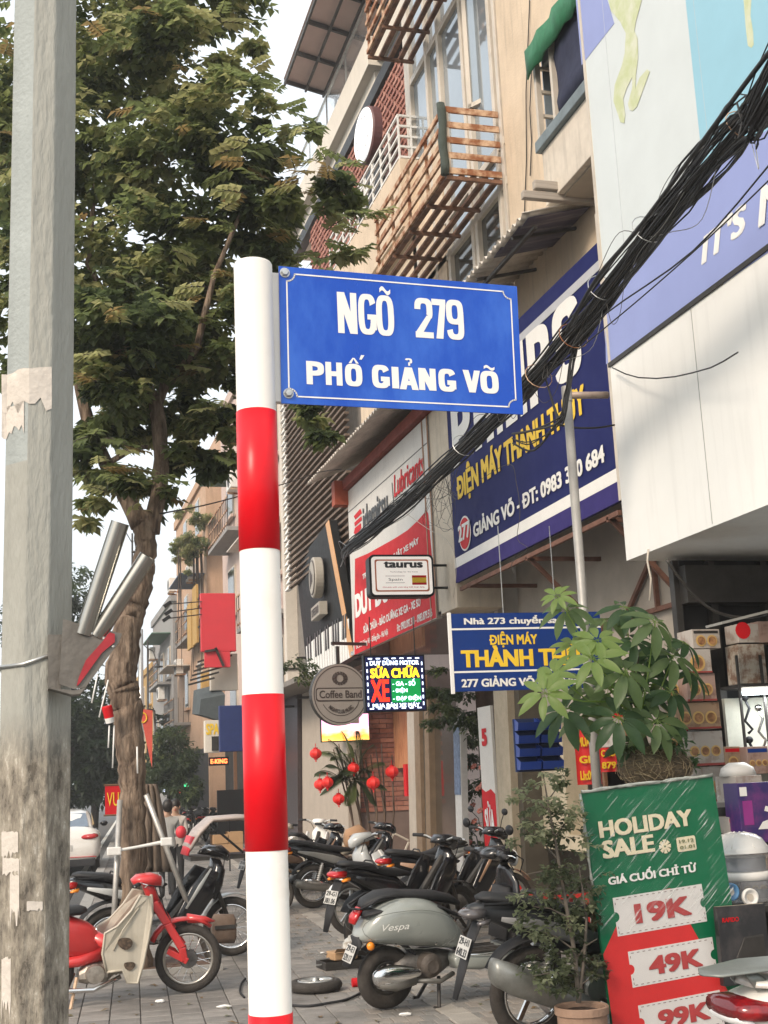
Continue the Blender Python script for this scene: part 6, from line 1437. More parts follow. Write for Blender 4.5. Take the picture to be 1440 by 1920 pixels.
# ---------- grey retro scooter
M_vg = mat('grey_green_paint', (.285,.305,.285), .28, var=.05, coat=.8, spec=.5, scale=4)
vs_ = PZ(724,1892,0)
def retro(loc, rz):
    t = thing('retro_scooter', 'grey green retro scooter with chrome muffler cover and black seat, parked in front', 'scooter', loc, rz, rx=R(4))
    wheel(t, 0, .222, .055, rim=M_dsteel, cast=5); wheel(t, 1.26, .222, .052, rim=M_steel, cast=5)
    # swelling rear bodywork: outer skin on both sides of a spine
    m_ = MB(); rg = []
    P = [(-.235,.55,-18,.02,.015),(-.22,.575,-22,.10,.075),(-.15,.605,-18,.165,.135),(-.04,.63,-8,.20,.165),(.12,.625,0,.225,.185),(.30,.60,8,.225,.19),(.44,.56,16,.20,.18),(.54,.52,26,.14,.15),(.60,.52,36,.08,.12)]
    m_.loft(P, n=22, e=2.6); obj('rear_body', m_, M_vg, t, smooth=True, sub=1)
    for s in (-1, 1):
        m_ = MB(); pts = []
        for k in range(25):
            a = 2*PI*k/24; pts.append((.20+.31*math.cos(a)*(1 if math.cos(a) > 0 else 1.45), s*(.222-.05*abs(math.cos(a))**2), .575+.135*math.sin(a)-.03*math.cos(a)))
        m_.tube(pts, .002, 5); obj('cowl_seam', m_, mat('seam_rubber', (.12,.13,.12), .6), t)  # thin dark line along the cowl seam
    m_ = MB(); m_.loft([(-.20,.745,-20,.04,.015),(-.17,.765,-16,.09,.035),(-.06,.80,-4,.115,.04),(.06,.81,2,.12,.035),(.14,.80,-4,.12,.03),(.20,.795,-4,.12,.032),(.38,.775,-6,.11,.038),(.52,.74,-10,.09,.035),(.60,.70,-20,.04,.02)], n=16); obj('seat', m_, M_seat, t, smooth=True)
    m_ = MB(); m_.loft([(-.20,.69,-12,.14,.02),(.1,.735,0,.17,.02),(.4,.70,8,.15,.02),(.58,.62,24,.09,.02)], n=14); obj('seat_base', m_, M_blackm, t, smooth=True)
    m_ = MB(); m_.loft([(-.262,.62,70,.05,.018),(-.245,.665,64,.065,.026),(-.20,.725,56,.05,.022)], n=12); obj('tail_light', m_, M_tail, t, smooth=True)
    for s in (-1, 1): m_ = MB(); m_.sphere((-.17,s*.13,.475), (.03,.028,.03), 12, 8); obj('indicator', m_, M_amber, t, smooth=True)
    m_ = MB(); m_.loft([(-.24,.53,-60,.07,.02),(-.22,.48,-62,.09,.02),(-.31,.33,-66,.07,.012)], n=10); obj('rear_mudguard', m_, M_blackm, t, smooth=True)
    fender(t, 0, .222, .26, 130, 20, .08, M_blackm, .015)
    plate(t, -.285, .415, 24, ('29-E1', '529.17'))
    m_ = MB(); m_.loft([(.02,.23,0,.05,.06),(.10,.27,0,.08,.10),(.30,.29,0,.10,.12),(.42,.30,0,.08,.09),(.52,.32,0,.05,.05)], n=14); obj('engine', m_, M_eng, t, smooth=True)
    m_ = MB(); m_.lathe([(.0,-.17),(.035,-.175),(.06,-.165),(.085,-.15),(.09,-.08),(.09,0)], (.30,0,.30), 'Y', 24); m_.lathe([(.03,-.182),(.045,-.184),(.045,-.17)], (.30,0,.30), 'Y', 20); obj('fan_cover', m_, mat('brownish_alloy', (.13,.11,.095), .6, metal=.5, var=.3, scale=14), t, smooth=False)
    m_ = MB(); m_.loft([(-.175,.255,6,.02,.02),(-.16,.255,6,.05,.055),(-.10,.265,5,.062,.075),(.02,.27,2,.06,.072),(.14,.272,0,.045,.045),(.22,.27,0,.02,.02)], n=16, y=-.17); obj('muffler_cover', m_, M_chrome, t, smooth=True, sub=1)
    m_ = MB(); m_.loft([(-.13,.215,0,.05,.03),(.0,.20,0,.06,.045),(.16,.215,0,.04,.03)], n=12, y=-.165); m_.tube([(.14,-.16,.215),(.36,-.17,.19),(.50,-.1,.22)], .018, 8); obj('muffler', m_, M_muf, t, smooth=True)
    m_ = MB(); m_.loft([(.48,.33,0,.16,.01),(.50,.31,0,.175,.055),(.70,.29,0,.175,.065),(.90,.30,6,.17,.055),(.98,.36,40,.16,.04)], n=18, e=4); obj('floorboard', m_, M_vg, t, smooth=True)
    m_ = MB(); m_.box((.78,0,.362), (.42,.28,.012)); [m_.box((.78,y,.37), (.40,.012,.008)) for y in (-.1,-.05,.05,.1)]; obj('floor_mat', m_, M_rub, t)
    m_ = MB(); m_.loft([(.96,.36,62,.16,.03),(1.0,.50,72,.20,.03),(1.03,.68,76,.205,.035),(1.03,.84,90,.17,.035),(1.01,.93,105,.10,.03),(1.0,.96,105,.04,.02)], n=18); obj('leg_shield', m_, M_gblack, t, smooth=True)
    m_ = MB(); m_.loft([(.93,.42,68,.13,.03),(.97,.62,76,.15,.05),(.98,.80,85,.12,.04)], n=14); obj('glove_box', m_, M_blackm, t, smooth=True)
    fender(t, 1.26, .222, .255, 150, 20, .075, M_vg, .03)
    m_ = MB(); m_.tube([(1.26,0,.24),(1.2,0,.48),(1.0,0,.98)], .03, 10); obj('steering_column', m_, M_dsteel, t)
    m_ = MB(); m_.loft([(.83,1.04,-6,.06,.03),(.90,1.05,-4,.10,.05),(1.0,1.04,-8,.11,.06),(1.07,1.01,-20,.07,.05),(1.10,.99,-25,.05,.04)], n=16); 
    m_.tube([(.92,-.08,1.045),(.89,-.22,1.05)], [.045,.028], 12); m_.tube([(.92,.08,1.045),(.89,.22,1.05)], [.045,.028], 12); obj('handlebar_cowl', m_, M_gblack, t, smooth=True)
    m_ = MB(); m_.sphere((1.09,0,1.0), (.03,.062,.062), 16, 10); obj('headlight', m_, M_head, t, smooth=True)
    bars(t, .90, 1.02, .34, rise=.03)
    m_ = MB(); m_.tube([(-.24,-.125,.735),(-.10,-.15,.80),(.02,-.14,.80)], .009, 6); m_.tube([(-.24,.125,.735),(-.10,.15,.80),(.02,.14,.80)], .009, 6); m_.tube([(-.24,-.125,.735),(-.27,0,.725),(-.24,.125,.735)], .009, 6); obj('grab_rail', m_, M_black, t, smooth=True)
    m_ = MB(); [m_.lathe([(0,-.008),(.010,-.006),(.011,0)], (x,-.232,z), 'Y', 8) for x, z in ((-.02,.49),(.30,.47))]; obj('cowl_screw', m_, M_chrome, t)
    m_ = MB(); m_.tube([(.50,-.175,.36),(.75,-.18,.345),(.98,-.175,.36)], .006, 6); obj('floor_trim', m_, M_chrome, t, smooth=True)
    for s in (-1, 1): m_ = MB(); m_.tube([(1.0,s*.2,1.05),(1.1,s*.14,1.0),(1.12,s*.05,.9)], .005, 5); obj('control_cable', m_, M_blackm, t)
    text('Vespa', -.12, .575, .09, .635, M_wtext, t, y=-.236, bold=.0, shear=.35)
    m_ = MB(); m_.tube([(.40,.06,.2),(.34,.18,.012),(.30,.18,.012)], .014, 6); m_.tube([(.40,-.06,.2),(.34,-.18,.012),(.30,-.18,.012)], .014, 6); obj('centre_stand', m_, M_dsteel, t)
    return t
retro(vs_, R(8))

# ---------- the black bikes round it
M_bronze = darkm('bronze_panel', (.42,.26,.17), rough=.3)
M_silv = darkm('silver_panel', (.45,.46,.45), rough=.3)
p = PZ(688,1798,0)
underbone('motorbike', 'black motorbike with white licence plate and red tail light, behind the retro scooter', p, R(28), M_gblack, M_gblack, lean=4, plate_txt=('29-G1','381.06'), rim=M_dsteel, grip_mirror=False)
p = PZ(835,1800,0)+Vector((0,0,0)); p = Vector((4.05,13.6,0))
underbone('motorbike', 'black motorbike with a bronze side panel, seat showing above the retro scooter', p, R(14), M_gblack, M_bronze, lean=3, plate_txt=('30-K4','118.52'), group=None)
p = Vector((4.65,14.4,0))
underbone('motorbike', 'white and black scooter with a V shaped front facing left, behind the others', p, R(196), M_silv, M_wtext, lean=3, fairing=M_silv, grip_mirror=False, plate_txt=('29-X3','204.18'))
p = PZ(965,1955,0)
underbone('motorbike', 'dark motorbike with a big grey muffler, cut by the bottom edge beside the clay pot', p+Vector((.12,0,0)), R(5), mat('dark_grey_plastic', (.016,.017,.019), .45, var=.2), mat('dull_silver_decal', (.2,.2,.2), .4), lean=5, grip_mirror=False, tailm=mat('smoked_lens', (.10,.09,.09), .15, spec=.8), mr=.092, r=.285, rim=M_chrome, muf=mat('big_grey_muffler', (.25,.25,.23), .4, metal=.5, var=.2, scale=10), plate_txt=('29-H1','640.33'))
# white scooter at the lower right
M_iv = mat('ivory_paint', (.70,.68,.63), .25, var=.03, coat=.8)
q_ = PY(1330,1895,5.15); loc = Vector((q_.x+.40, 4.98, 0))
def ivory(loc, rz):
    t = thing('white_scooter', 'ivory scooter tail with red tail light and grey luggage rack at the lower right corner', 'scooter', loc, rz, rx=R(3))
    wheel(t, 0, .24, .06, rim=M_dsteel); wheel(t, 1.3, .24, .05, rim=M_dsteel)
    m_ = MB(); m_.loft([(-.44,.70,-10,.05,.03),(-.40,.69,-10,.13,.09),(-.25,.67,-6,.18,.13),(0,.62,0,.20,.16),(.3,.58,6,.20,.17),(.5,.5,16,.17,.13),(.6,.45,20,.1,.08)], n=20, e=2.8); obj('rear_body', m_, M_iv, t, smooth=True, sub=1)
    m_ = MB(); m_.loft([(-.475,.71,-8,.06,.02),(-.46,.71,-8,.14,.05),(-.36,.70,-8,.165,.06),(-.26,.71,-8,.178,.045)], n=16); obj('tail_light', m_, mat('dark_red_lens', (.13,.006,.01), .12, spec=.8, c2=(.45,.01,.012), scale=5, mix=(.5,.7)), t, smooth=True)
    m_ = MB(); m_.loft([(-.47,.67,-8,.10,.02),(-.42,.65,-8,.145,.03)], n=12); obj('clear_lens', m_, M_head, t, smooth=True)
    m_ = MB(); m_.loft([(-.36,.815,-8,.10,.02),(-.2,.80,-6,.14,.03),(0,.80,0,.15,.04),(.3,.77,-4,.14,.05),(.52,.72,-10,.1,.04)], n=14); obj('seat', m_, M_iv, t, smooth=True)
    m_ = MB(); m_.loft([(-.56,.865,-6,.02,.006),(-.52,.87,-8,.09,.012),(-.3,.885,-2,.13,.014),(-.1,.885,0,.12,.012),(.05,.87,4,.05,.008)], n=14); obj('luggage_rack', m_, mat('grey_green_rack', (.20,.215,.20), .4, metal=.4, var=.1), t, smooth=True)
    for s in (-1, 1): m_ = MB(); m_.loft([(-.32,.80,110,.012,.04,s*.07),(-.38,.87,110,.010,.025,s*.07)], n=8); obj('rack_bracket', m_, MATS['grey_green_rack'], t, smooth=True)
    fender(t, 0, .24, .29, 150, 30, .08, M_blackm); plate(t, -.5, .5, 18, ('29-F1','276.40'))
    m_ = MB(); m_.loft([(.5,.3,0,.17,.05),(.95,.32,6,.17,.05),(1.05,.5,70,.2,.04),(1.1,.8,76,.2,.04),(1.08,.95,95,.1,.03)], n=16); obj('leg_shield', m_, M_iv, t, smooth=True)
    m_ = MB(); m_.loft([(.93,1.02,0,.06,.04),(1.05,1.03,-8,.11,.06),(1.16,.98,-25,.06,.04)], n=12); obj('handlebar_cowl', m_, M_iv, t, smooth=True)
    m_ = MB(); m_.tube([(1.3,0,.24),(1.05,0,1.0)], .03, 8); obj('steering_column', m_, M_dsteel, t); bars(t, 1.0, 1.0, .33)
    m_ = MB(); m_.loft([(0,.25,0,.06,.08),(.35,.3,0,.09,.1)], n=10); obj('engine', m_, M_eng, t, smooth=True); fender(t, 1.3, .24, .28, 150, 20, .07, M_iv, .025)
    muffler(t, -.25, .25, .33, .25, .06, -.17)
    text('G', -.20, .64, -.14, .69, M_red, t, y=-.185, bold=0., name='emblem')
    for c in t.children:
        if c.name.startswith('wheel'): continue
        for v in c.data.vertices:
            if v.co.z > .3: v.co.z = .3+(v.co.z-.3)*.86
    return t
ivory(loc, R(4))

# ---------- red moped
M_rp = mat('faded_red_paint', (.55,.035,.035), .35, var=.1, scale=6, coat=.3)
M_leg = mat('yellowed_white_plastic', (.50,.455,.37), .42, c2=(.40,.35,.27), mix=(.5,.75), scale=7, dirt=.5)
def cub(loc, rz):
    t = thing('red_moped', 'old red moped with a white leg shield and spoked wheels beside the street tree', 'moped', loc, rz, rx=R(5)); r, L = .272, 1.19; st_ = R(-14)
    wheel(t, 0, r, .034, rim=M_chrome, spokes=28, hub=.06); wheel(t, L, r, .036, rim=mat('dull_chrome_rim', (.5,.47,.42), .3, metal=.9, var=.2), spokes=24, hub=.07, steer=st_)
    m_ = MB(); m_.loft([(-.22,.62,-30,.06,.05),(-.12,.60,-22,.10,.11),(.05,.58,-6,.12,.16),(.22,.55,0,.11,.18),(.40,.50,10,.08,.15),(.47,.48,14,.05,.11)], n=16); obj('rear_body', m_, M_rp, t, smooth=True)
    m_ = MB(); m_.loft([(.10,.33,0,.10,.04),(.30,.34,0,.11,.05),(.48,.38,0,.09,.06)], n=12); obj('side_cover', m_, M_rp, t, smooth=True)
    m_ = MB(); m_.loft([(-.26,.77,-6,.08,.02),(-.20,.78,-4,.12,.04),(.05,.77,0,.13,.045),(.30,.77,4,.12,.045),(.36,.77,4,.06,.02)], n=14); obj('seat', m_, M_seat, t, smooth=True)
    fender(t, 0, r, r+.05, 190, 60, .065, M_rp, .012, n=12)
    m_ = MB(); m_.sphere((-.34,0,.52), (.04,.05,.035), 12, 8); obj('tail_light', m_, M_tail, t, smooth=True)
    m_ = MB(); m_.tube([(.42,0,.50),(.62,0,.40),(.85,0,.52),(.97,0,.84)], [.07,.055,.05,.045], 12); obj('frame', m_, M_rp, t, smooth=True)
    m_ = MB(); m_.loft([(.30,.22,0,.08,.05),(.36,.24,0,.11,.085),(.52,.24,0,.11,.085),(.58,.26,0,.06,.06),(.76,.29,0,.055,.05)], n=12)
    for k in range(6): m_.lathe([(.0,-.006),(.075,-.006),(.075,.006),(0,.006)], (.60+.03*k,0,.27), 'X', 12)
    m_.lathe([(0,-.14),(.07,-.135),(.08,-.10)], (.42,0,.24), 'Y', 18); obj('engine', m_, mat('bright_engine_alloy', (.42,.38,.33), .4, metal=.7, var=.35, scale=14), t, smooth=False)
    for s in (-1, 1):
        m_ = MB(); y = s*.19; poly = [(.50,.26),(.47,.40),(.50,.56),(.62,.62),(.78,.76),(.88,.90),(.95,.88),(.93,.70),(.86,.50),(.78,.30),(.74,.16),(.66,.17),(.62,.27)]
        m_.prism(poly, y-.008, y+.008, f=lambda q: Vector((q.x, q.y-s*max(0, (.74-q.x))*.12-s*.06*max(0,(q.z-.6))*2, q.z))); obj('leg_shield', m_, M_leg, t, bevel=.006)
        fq_ = lambda x, z: Vector((x, y-s*max(0, (.74-x))*.12-s*.06*max(0,(z-.6))*2+s*.006, z))
        m_ = MB(); m_.tube([fq_(*q) for q in poly+poly[:1]], .011, 6); obj('shield_rim', m_, M_leg, t, smooth=True)
        m_ = MB(); m_.tube([fq_(.56,.42), fq_(.66,.58), fq_(.84,.78)], .006, 5); obj('pressed_rib', m_, M_leg, t, smooth=True)
        for cx_, cz_, rx_ in ((.665,.475,.055),(.675,.30,.038)):
            m_ = MB(); m_.prism([(cx_+rx_*1.15*math.cos(a), cz_+rx_*.85*math.sin(a)+.006*math.cos(2*a)) for a in [2*PI*k/18 for k in range(18)]], -.004, .004, f=lambda q: Vector((q.x, y+s*.0105+q.y-s*max(0, (.74-q.x))*.12-s*.06*max(0,(q.z-.6))*2, q.z))); obj('shield_opening', m_, mat('engine_brown', (.045,.03,.02), .8, c2=(.13,.09,.06), scale=30), t)  # flat brown ovals stand for openings onto the engine
    m_ = MB(); m_.loft([(.80,.32,62,.14,.012),(.88,.50,66,.16,.016),(.95,.72,72,.12,.02),(.985,.88,76,.06,.02)], n=14); obj('shield_front', m_, M_leg, t, smooth=True)
    S = rot('Z', st_); o = Vector((L,0,0)); T = lambda x,y,z: Vector((.99,0,z))+S@Vector((x-.99,y,0))
    for s in (-1, 1): 
        m_ = MB(); a_, b_, c_, d_ = T(1.0,s*.055,.80), T(1.07,s*.06,.58), T(1.15,s*.062,.38), T(1.155,s*.062,.27); m_.bar(a_, b_, .03, .075, up=(1,0,.3)); m_.bar(b_, c_, .03, .07, up=(1,0,.3)); m_.bar(c_, d_, .03, .06, up=(1,0,0)); obj('fork', m_, M_rp, t, bevel=.008)
        m_ = MB(); m_.bar(T(1.03,s*.06,.36), T(1.18,s*.06,.27), .03, .05); obj('leading_link', m_, M_rp, t, bevel=.006)
    m_ = MB(); m_.loft([(1.0,.80,84,.06,.05),(.985,.92,90,.055,.05),(.975,.99,90,.05,.045)], n=12); obj('steering_head', m_, M_rp, t, smooth=True)
    m_ = MB(); m_.loft([(.86,1.0,10,.05,.03),(.92,1.02,8,.10,.055),(1.02,1.02,-6,.105,.065),(1.09,1.0,-14,.07,.055)], n=14); obj('handlebar_cowl', m_, M_rp, t, smooth=True)
    m_ = MB(); m_.sphere((1.09,0,1.0), (.03,.065,.06), 14, 8); obj('headlight', m_, M_head, t, smooth=True)
    bars(t, .95, 1.0, .31, rise=.01, mirror=False, steer=st_)
    m_ = MB(); rg = []
    for i in range(9): a = R(150-105*i/8); rg.append((L+(r+.045)*math.cos(a), r+(r+.045)*math.sin(a)+(.02*i/8), math.degrees(a)+90-180, .055*(.7+.3*math.sin(PI*i/8)), .02))
    m_.loft(rg, n=12); obj('front_mudguard', m_, M_rp, t, smooth=True)
    m_ = MB(); m_.tube([(L+.05,0,r+.33),(L+.20,0,r+.30),(L+.27,0,r+.28)], [.05,.035,.006], 8); obj('mudguard_tip', m_, M_rp, t, smooth=True)
    m_ = MB(); m_.tube([(.62,-.1,.2),(.40,-.15,.13),(.10,-.17,.15),(0,-.17,.18),(-.38,-.17,.20)], [.018,.018,.022,.035,.035], 10); obj('exhaust', m_, M_chrome, t, smooth=True)
    m_ = MB(); m_.tube([(.28,-.08,.22),(.22,-.2,.012)], .014, 6); m_.tube([(.28,.08,.22),(.22,.2,.012)], .014, 6); obj('centre_stand', m_, M_rust, t)
    for s in (-1, 1): m_ = MB(); m_.tube([(.95,s*.2,1.0),(1.05,s*.12,.96),(1.06,s*.05,.75),(1.12,s*.05,.45)], .006, 5); obj('control_cable', m_, M_blackm, t)
    # lean the front end back: low bars, raked fork
    for c in t.children:
        if c.name.startswith('wheel'): continue
        for v in c.data.vertices:
            z = v.co.z
            if v.co.x > .35 and z > .30: v.co.x -= (z-.30)*.20*min(1, (v.co.x-.35)/.4)
            if z > .55: v.co.z = .55+(z-.55)*.80
    return t
cf_ = PZ(348,1862,0); hd = R(6)
cub(cf_-Vector((math.cos(hd),math.sin(hd),0))*1.17, hd)

# ---------- further bikes
b1 = underbone('motorbike', 'old black motorbike with spoked wheels, second one beyond the round post', PZ(588,1703,0), R(5), M_gblack, mat('old_tank_grey', (.2,.2,.19), .4), spokes=24, r=.29, lean=4, rim=M_chrome, grip_mirror=False, plate_txt=('29-M7','9052'), group='bikes parked before the cafe')
underbone('motorbike', 'white scooter with its front turned up against the cafe wall', PZ(560,1672,0), R(60), M_wtext, M_wtext, lean=3, grip_mirror=False, fairing=M_wtext, group='bikes parked before the cafe')
underbone('motorbike', 'tan and white motorbike between the cafe wall and the palm', PZ(640,1690,0)+Vector((.3,.6,0)), R(150), M_leg, mat('tan_panel', (.42,.27,.16), .4), lean=3, fairing=M_leg, grip_mirror=False, group='bikes parked before the cafe')
underbone('motorbike', 'dark motorbike half hidden behind the round post', PZ(535,1700,0)+Vector((-.2,0,0)), R(20), M_gblack, M_bronze, lean=3, grip_mirror=False, group='bikes parked before the cafe')
underbone('motorbike', 'black motorbike with chrome fork standing right behind the red moped', PZ(395,1815,0)+Vector((-.9,.5,0)), R(12), M_gblack, M_silv, spokes=24, lean=4, rim=M_chrome, steer=R(-25), grip_mirror=False, plate_txt=('29-P2','3377'))
for k, (x, y, a) in enumerate(((350,1585,80),(368,1580,95),(385,1578,70),(402,1576,100),(345,1560,85),(372,1560,95))):
    p = PZ(x, y, 0)
    if k == 0: fb_ = underbone('motorbike', 'distant black motorbike in the row before the far shops, nearest', p, R(a), M_gblack, M_silv, lean=3, grip_mirror=False, group='distant bikes before the far shops')
    else: copy_thing(fb_, p, R(a), 'distant black motorbike in the row before the far shops, '+('second','third','fourth','farthest left','farthest right')[k-1])
# ================================================================== CABLES, POLES
p = PX(1120,1480,4.6); zt2 = PX(1066,722,4.6).z
q = thing('sign_post_pipe', 'tall grey pipe with an arm bracing the billboard, rising through the umbrella plant', 'pipe post', (p.x, p.y, 0))
M_gp = mat('grey_painted_pipe', (.33,.32,.30), .5, metal=.3, var=.12, scale=6, dirt=.2)
mb = MB(); mb.tube([(0,0,-.05),(0,0,zt2)], .04, 18); obj('post', mb, M_gp, q, smooth=True)
A = Vector((p.x, p.y, zt2-.08)); B = PX(1146,708,5.0)
mb = MB(); mb.tube([A, Vector((B.x, p.y, A.z+.02))], .032, 14); obj('arm', mb, mat('rust_tinted_pipe', (.36,.28,.23), .6, metal=.3, var=.2), q, world=True, smooth=True)
mb = MB(); mb.lathe([(.046,zt2-.14),(.046,zt2)], n=16); obj('collar', mb, M_gp, q)
M_cab = mat('black_cable', (.016,.016,.017), .55, var=.2); M_cab2 = mat('dusty_cable', (.06,.055,.05), .7, var=.3)
path = [Vector((4.0,3.2,6.6)), PX(1440,172,4.1), PX(1400,222,4.15), PX(1250,400,4.2), PX(1060,645,4.2), PX(900,812,4.2), PX(750,952,4.2), PX(655,1028,4.3), PX(642,1045,5.3)]
bund = thing('cable_bundle', 'thick sagging bundle of black cables crossing the facades from the upper right', 'cables', path[3])
def samp(path, n):
    out = []
    for i in range(len(path)-1):
        p0_, p1_, p2_, p3_ = path[max(i-1,0)], path[i], path[i+1], path[min(i+2,len(path)-1)]
        for k in range(n):
            t = k/n; out.append(.5*((2*p1_)+(-p0_+p2_)*t+(2*p0_-5*p1_+4*p2_-p3_)*t*t+(-p0_+3*p1_-3*p2_+p3_)*t**3))
    out.append(path[-1]); return out
rd = random.Random(5)
for c in range(46):
    a0 = rd.uniform(0,2*PI); rr_ = .11*math.sqrt(rd.random()); tw_ = rd.uniform(-.5,.5); r = rd.choice((.005,.006,.007,.008,.011)); pts = []
    S_ = samp(path, 5); N = len(S_); ph = rd.uniform(0,6)
    for i, p in enumerate(S_):
        t = i/N; k = 1.25 if t < .35 else (1.0 if t < .5 else .8*(1 if t < .8 else max(.25, 1-(t-.8)*4)))
        a = a0+tw_*6*t; wob = 1+.35*math.sin(ph+i*.9)
        pts.append(p+Vector((math.cos(a)*rr_*k*wob*.7, 0, math.sin(a)*rr_*k*wob*1.1)))
    m_ = MB(); m_.tube(pts, r, 6); obj('cable', m_, M_cab if rd.random() < .8 else M_cab2, bund, world=True, smooth=True)
for t_ in ((1395,235),(1215,430),(1130,540),(1075,630),(1010,705),(870,835)):
    c = PX(*t_, 4.2); m_ = MB(); m_.tube([c+Vector((.12*math.cos(2*PI*j/14), .05*math.sin(2*PI*j/14), .12*math.sin(2*PI*j/14))) for j in range(15)], .004, 5); obj('tie_wire', m_, M_steel if rd.random() < .5 else M_rust, bund, world=True)
for c in range(26):   # stray loops standing off the bundle
    i = rd.randrange(7, 38); S_ = samp(path, 5); a = S_[i]; b = S_[min(i+rd.randint(1,4), len(S_)-1)]; m_ = MB()
    off = Vector((rd.uniform(-.12,.05), 0, rd.uniform(-.32,.26))); m_.tube(samp([a, a.lerp(b,.3)+off, a.lerp(b,.7)+off*rd.uniform(.3,1.1), b+Vector((0,0,rd.uniform(-.1,.1)))], 6), .003, 4); obj('stray_wire', m_, M_cab2 if c % 3 else M_steel, bund, world=True)
# separate lines above and below the bundle
for k, (pts, r, s) in enumerate((([(1450,88),(1380,180),(1200,425),(1120,520),(1062,622)], .016, 'thicker black cable running just above the bundle'),([(1450,300),(1300,470),(1140,585),(1075,650)], .006, 'thin black line dipping right below the bundle'),([(1450,330),(1330,445),(1200,560),(1085,655)], .005, 'thin lowest line fanning out below the bundle'))):
    P_ = [PX(x, y, 4.05-.02*i) for i, (x, y) in enumerate(pts)]; thingtube('overhead_cable', s, 'cable', samp(P_, 4), r, M_cab, 6, group='single cables beside the bundle')
# hanging loops at the pipe
rd = random.Random(9)
hl = thing('hanging_cable_loops', 'drooping loops of black cable hanging below the bundle at the grey pipe', 'cables', PX(1062,700,4.25))
for k in range(9):
    P_ = [PX(x+rd.uniform(-5,5), y+rd.uniform(-8,8), 4.25+rd.uniform(-.05,.1)) for x, y in ((1090,610),(1076,660),(1062,740+6*k%20),(1048,790),(1000,845-k*5),(965,835-k*3))]
    if k % 2: P_ = P_[:4]+[PX(1020,700,4.25)]
    m_ = MB(); m_.tube(samp(P_, 4), rd.choice((.006,.008,.010)), 6); obj('cable_loop', m_, M_cab, hl, world=True, smooth=True)
P_ = [PX(x, y, 4.6+.2*i) for i, (x, y) in enumerate(((1040,795),(1080,802),(1120,802),(1152,797)))]; thingtube('overhead_cable', 'short black cable leading from the loops to the billboard edge', 'cable', samp(P_,4), .009, M_cab, 6, group='single cables beside the bundle')
P_ = [PY(x, y, 12+i*1.5) for i, (x, y) in enumerate(((300,963),(380,948),(450,930),(540,905),(600,885),(640,880)))]; thingtube('overhead_cable', 'long thin wire running behind the red band of the post to the awning', 'cable', samp(P_,3), .008, M_cab, 5, group='single cables beside the bundle')
P_ = [PX(x, y, 5.5) for x, y in ((900,900),(955,870),(968,905),(975,960),(970,1010),(990,1030),(960,1055),(965,1075))]; thingtube('loose_wire', 'thin loose wire dangling in front of the dark blue banner', 'cable', samp(P_,4), .004, M_cab2, 5)
P_ = [PX(x, y, 5.5) for x, y in ((758,960),(800,990),(835,1010),(852,1040),(855,1080),(850,1120))]; thingtube('loose_wire', 'pale wire looping between the white board and the lightbox arms', 'cable', samp(P_,4), .005, M_alu, 5)
rd = random.Random(3)
tg = thing('wire_tangle', 'messy tangle of thin wires at the end of the white board under the cables', 'cables', PX(820,930,5.4))
for k in range(14):
    P_ = [PX(rd.uniform(790,860), rd.uniform(880,990), 5.3) for _ in range(4)]; m_ = MB(); m_.tube(samp(P_,4), .003, 4); obj('wire', m_, M_cab2, tg, world=True)
# street lamps far away
def lampost(name, label, x, ytop, ybase, Y, arm=None, r=.06, arms=()):
    a = PY(x, ybase, Y); b = PY(x, ytop, Y); t = thing(name, label, 'street lamp', (a.x, Y, -.13), 0, 'lamp posts down the street')
    m_ = MB(); m_.tube([(a.x,Y,-.2), b], [r, r*.6], 8); obj('post', m_, M_dsteel if r < .08 else M_steel, t, world=True, smooth=True)
    for (dx, dy) in arms:
        e = PY(x+dx, ytop+dy, Y); m_ = MB(); m_.tube([b+Vector((0,0,-.4)), b.lerp(e,.5)+Vector((0,0,.1)), e], r*.35, 6); obj('arm', m_, M_dsteel, t, world=True)
        m_ = MB(); m_.sphere(e, (.22,.12,.06), 10, 6); obj('lamp_head', m_, M_dsteel, t, world=True, smooth=True)
lampost('street_lamp', 'thin street lamp right of the tree trunk with two hanging arms', 277, 1200, 1500, 60, r=.07, arms=((20,50),(-22,20)))
lampost('street_lamp', 'plain grey pole just right of the tree trunk', 264, 1180, 1500, 45, r=.13)
lampost('street_lamp', 'curved lamp seen above the flag tubes beside the trunk', 248, 1000, 1500, 50, r=.06, arms=((-30,-5),(8,35)))
# floodlight brackets on the far red sign
t = thing('sign_floodlights', 'three small black floodlights on rods left of the blank red sign', 'floodlights', PY(330,1140,34))
for k, (x, y) in enumerate(((314,1133),(316,1148),(312,1160))):
    A = PY(x, y, 33.5); m_ = MB(); m_.box(A, (.22,.1,.09), rot('Y', R(-35))); obj('lamp_head', m_, M_black, t, world=True); m_ = MB(); m_.tube([A, PY(378,1128+12*k,34)], .015, 4); obj('rod', m_, M_dsteel, t, world=True)

# ================================================================== SALE BOARD
fb1 = Fr((0,7.3,0), R(3)); bl = fb1.hit(1077,1490); tr3 = fb1.hit(1325,1468); br = fb1.hit(1392,1835)
wS = (tr3-bl).length; vdn = (br-tr3).normalized(); uS = (tr3-bl).normalized(); uS = (uS+ (uS - vdn*uS.dot(vdn)))/2; uS.normalize()
HS = (bl.z-.03)/abs(vdn.z); org = bl+vdn*HS; nS = uS.cross(-vdn).normalized()
MS = Matrix((uS, -nS, -vdn)).transposed().to_4x4(); MS.translation = org
sb = bpy.data.objects.new('sale_board', None); col.objects.link(sb); sb.matrix_world = MS; sb.rotation_euler = MS.to_euler(); sb.location = org; WM[sb] = Matrix.Translation(org) @ sb.rotation_euler.to_matrix().to_4x4()
sb['label'] = 'tilted green and red HOLIDAY SALE board wrapped in crinkled plastic film'; sb['category'] = 'sale board'
IM = WM[sb].inverted()
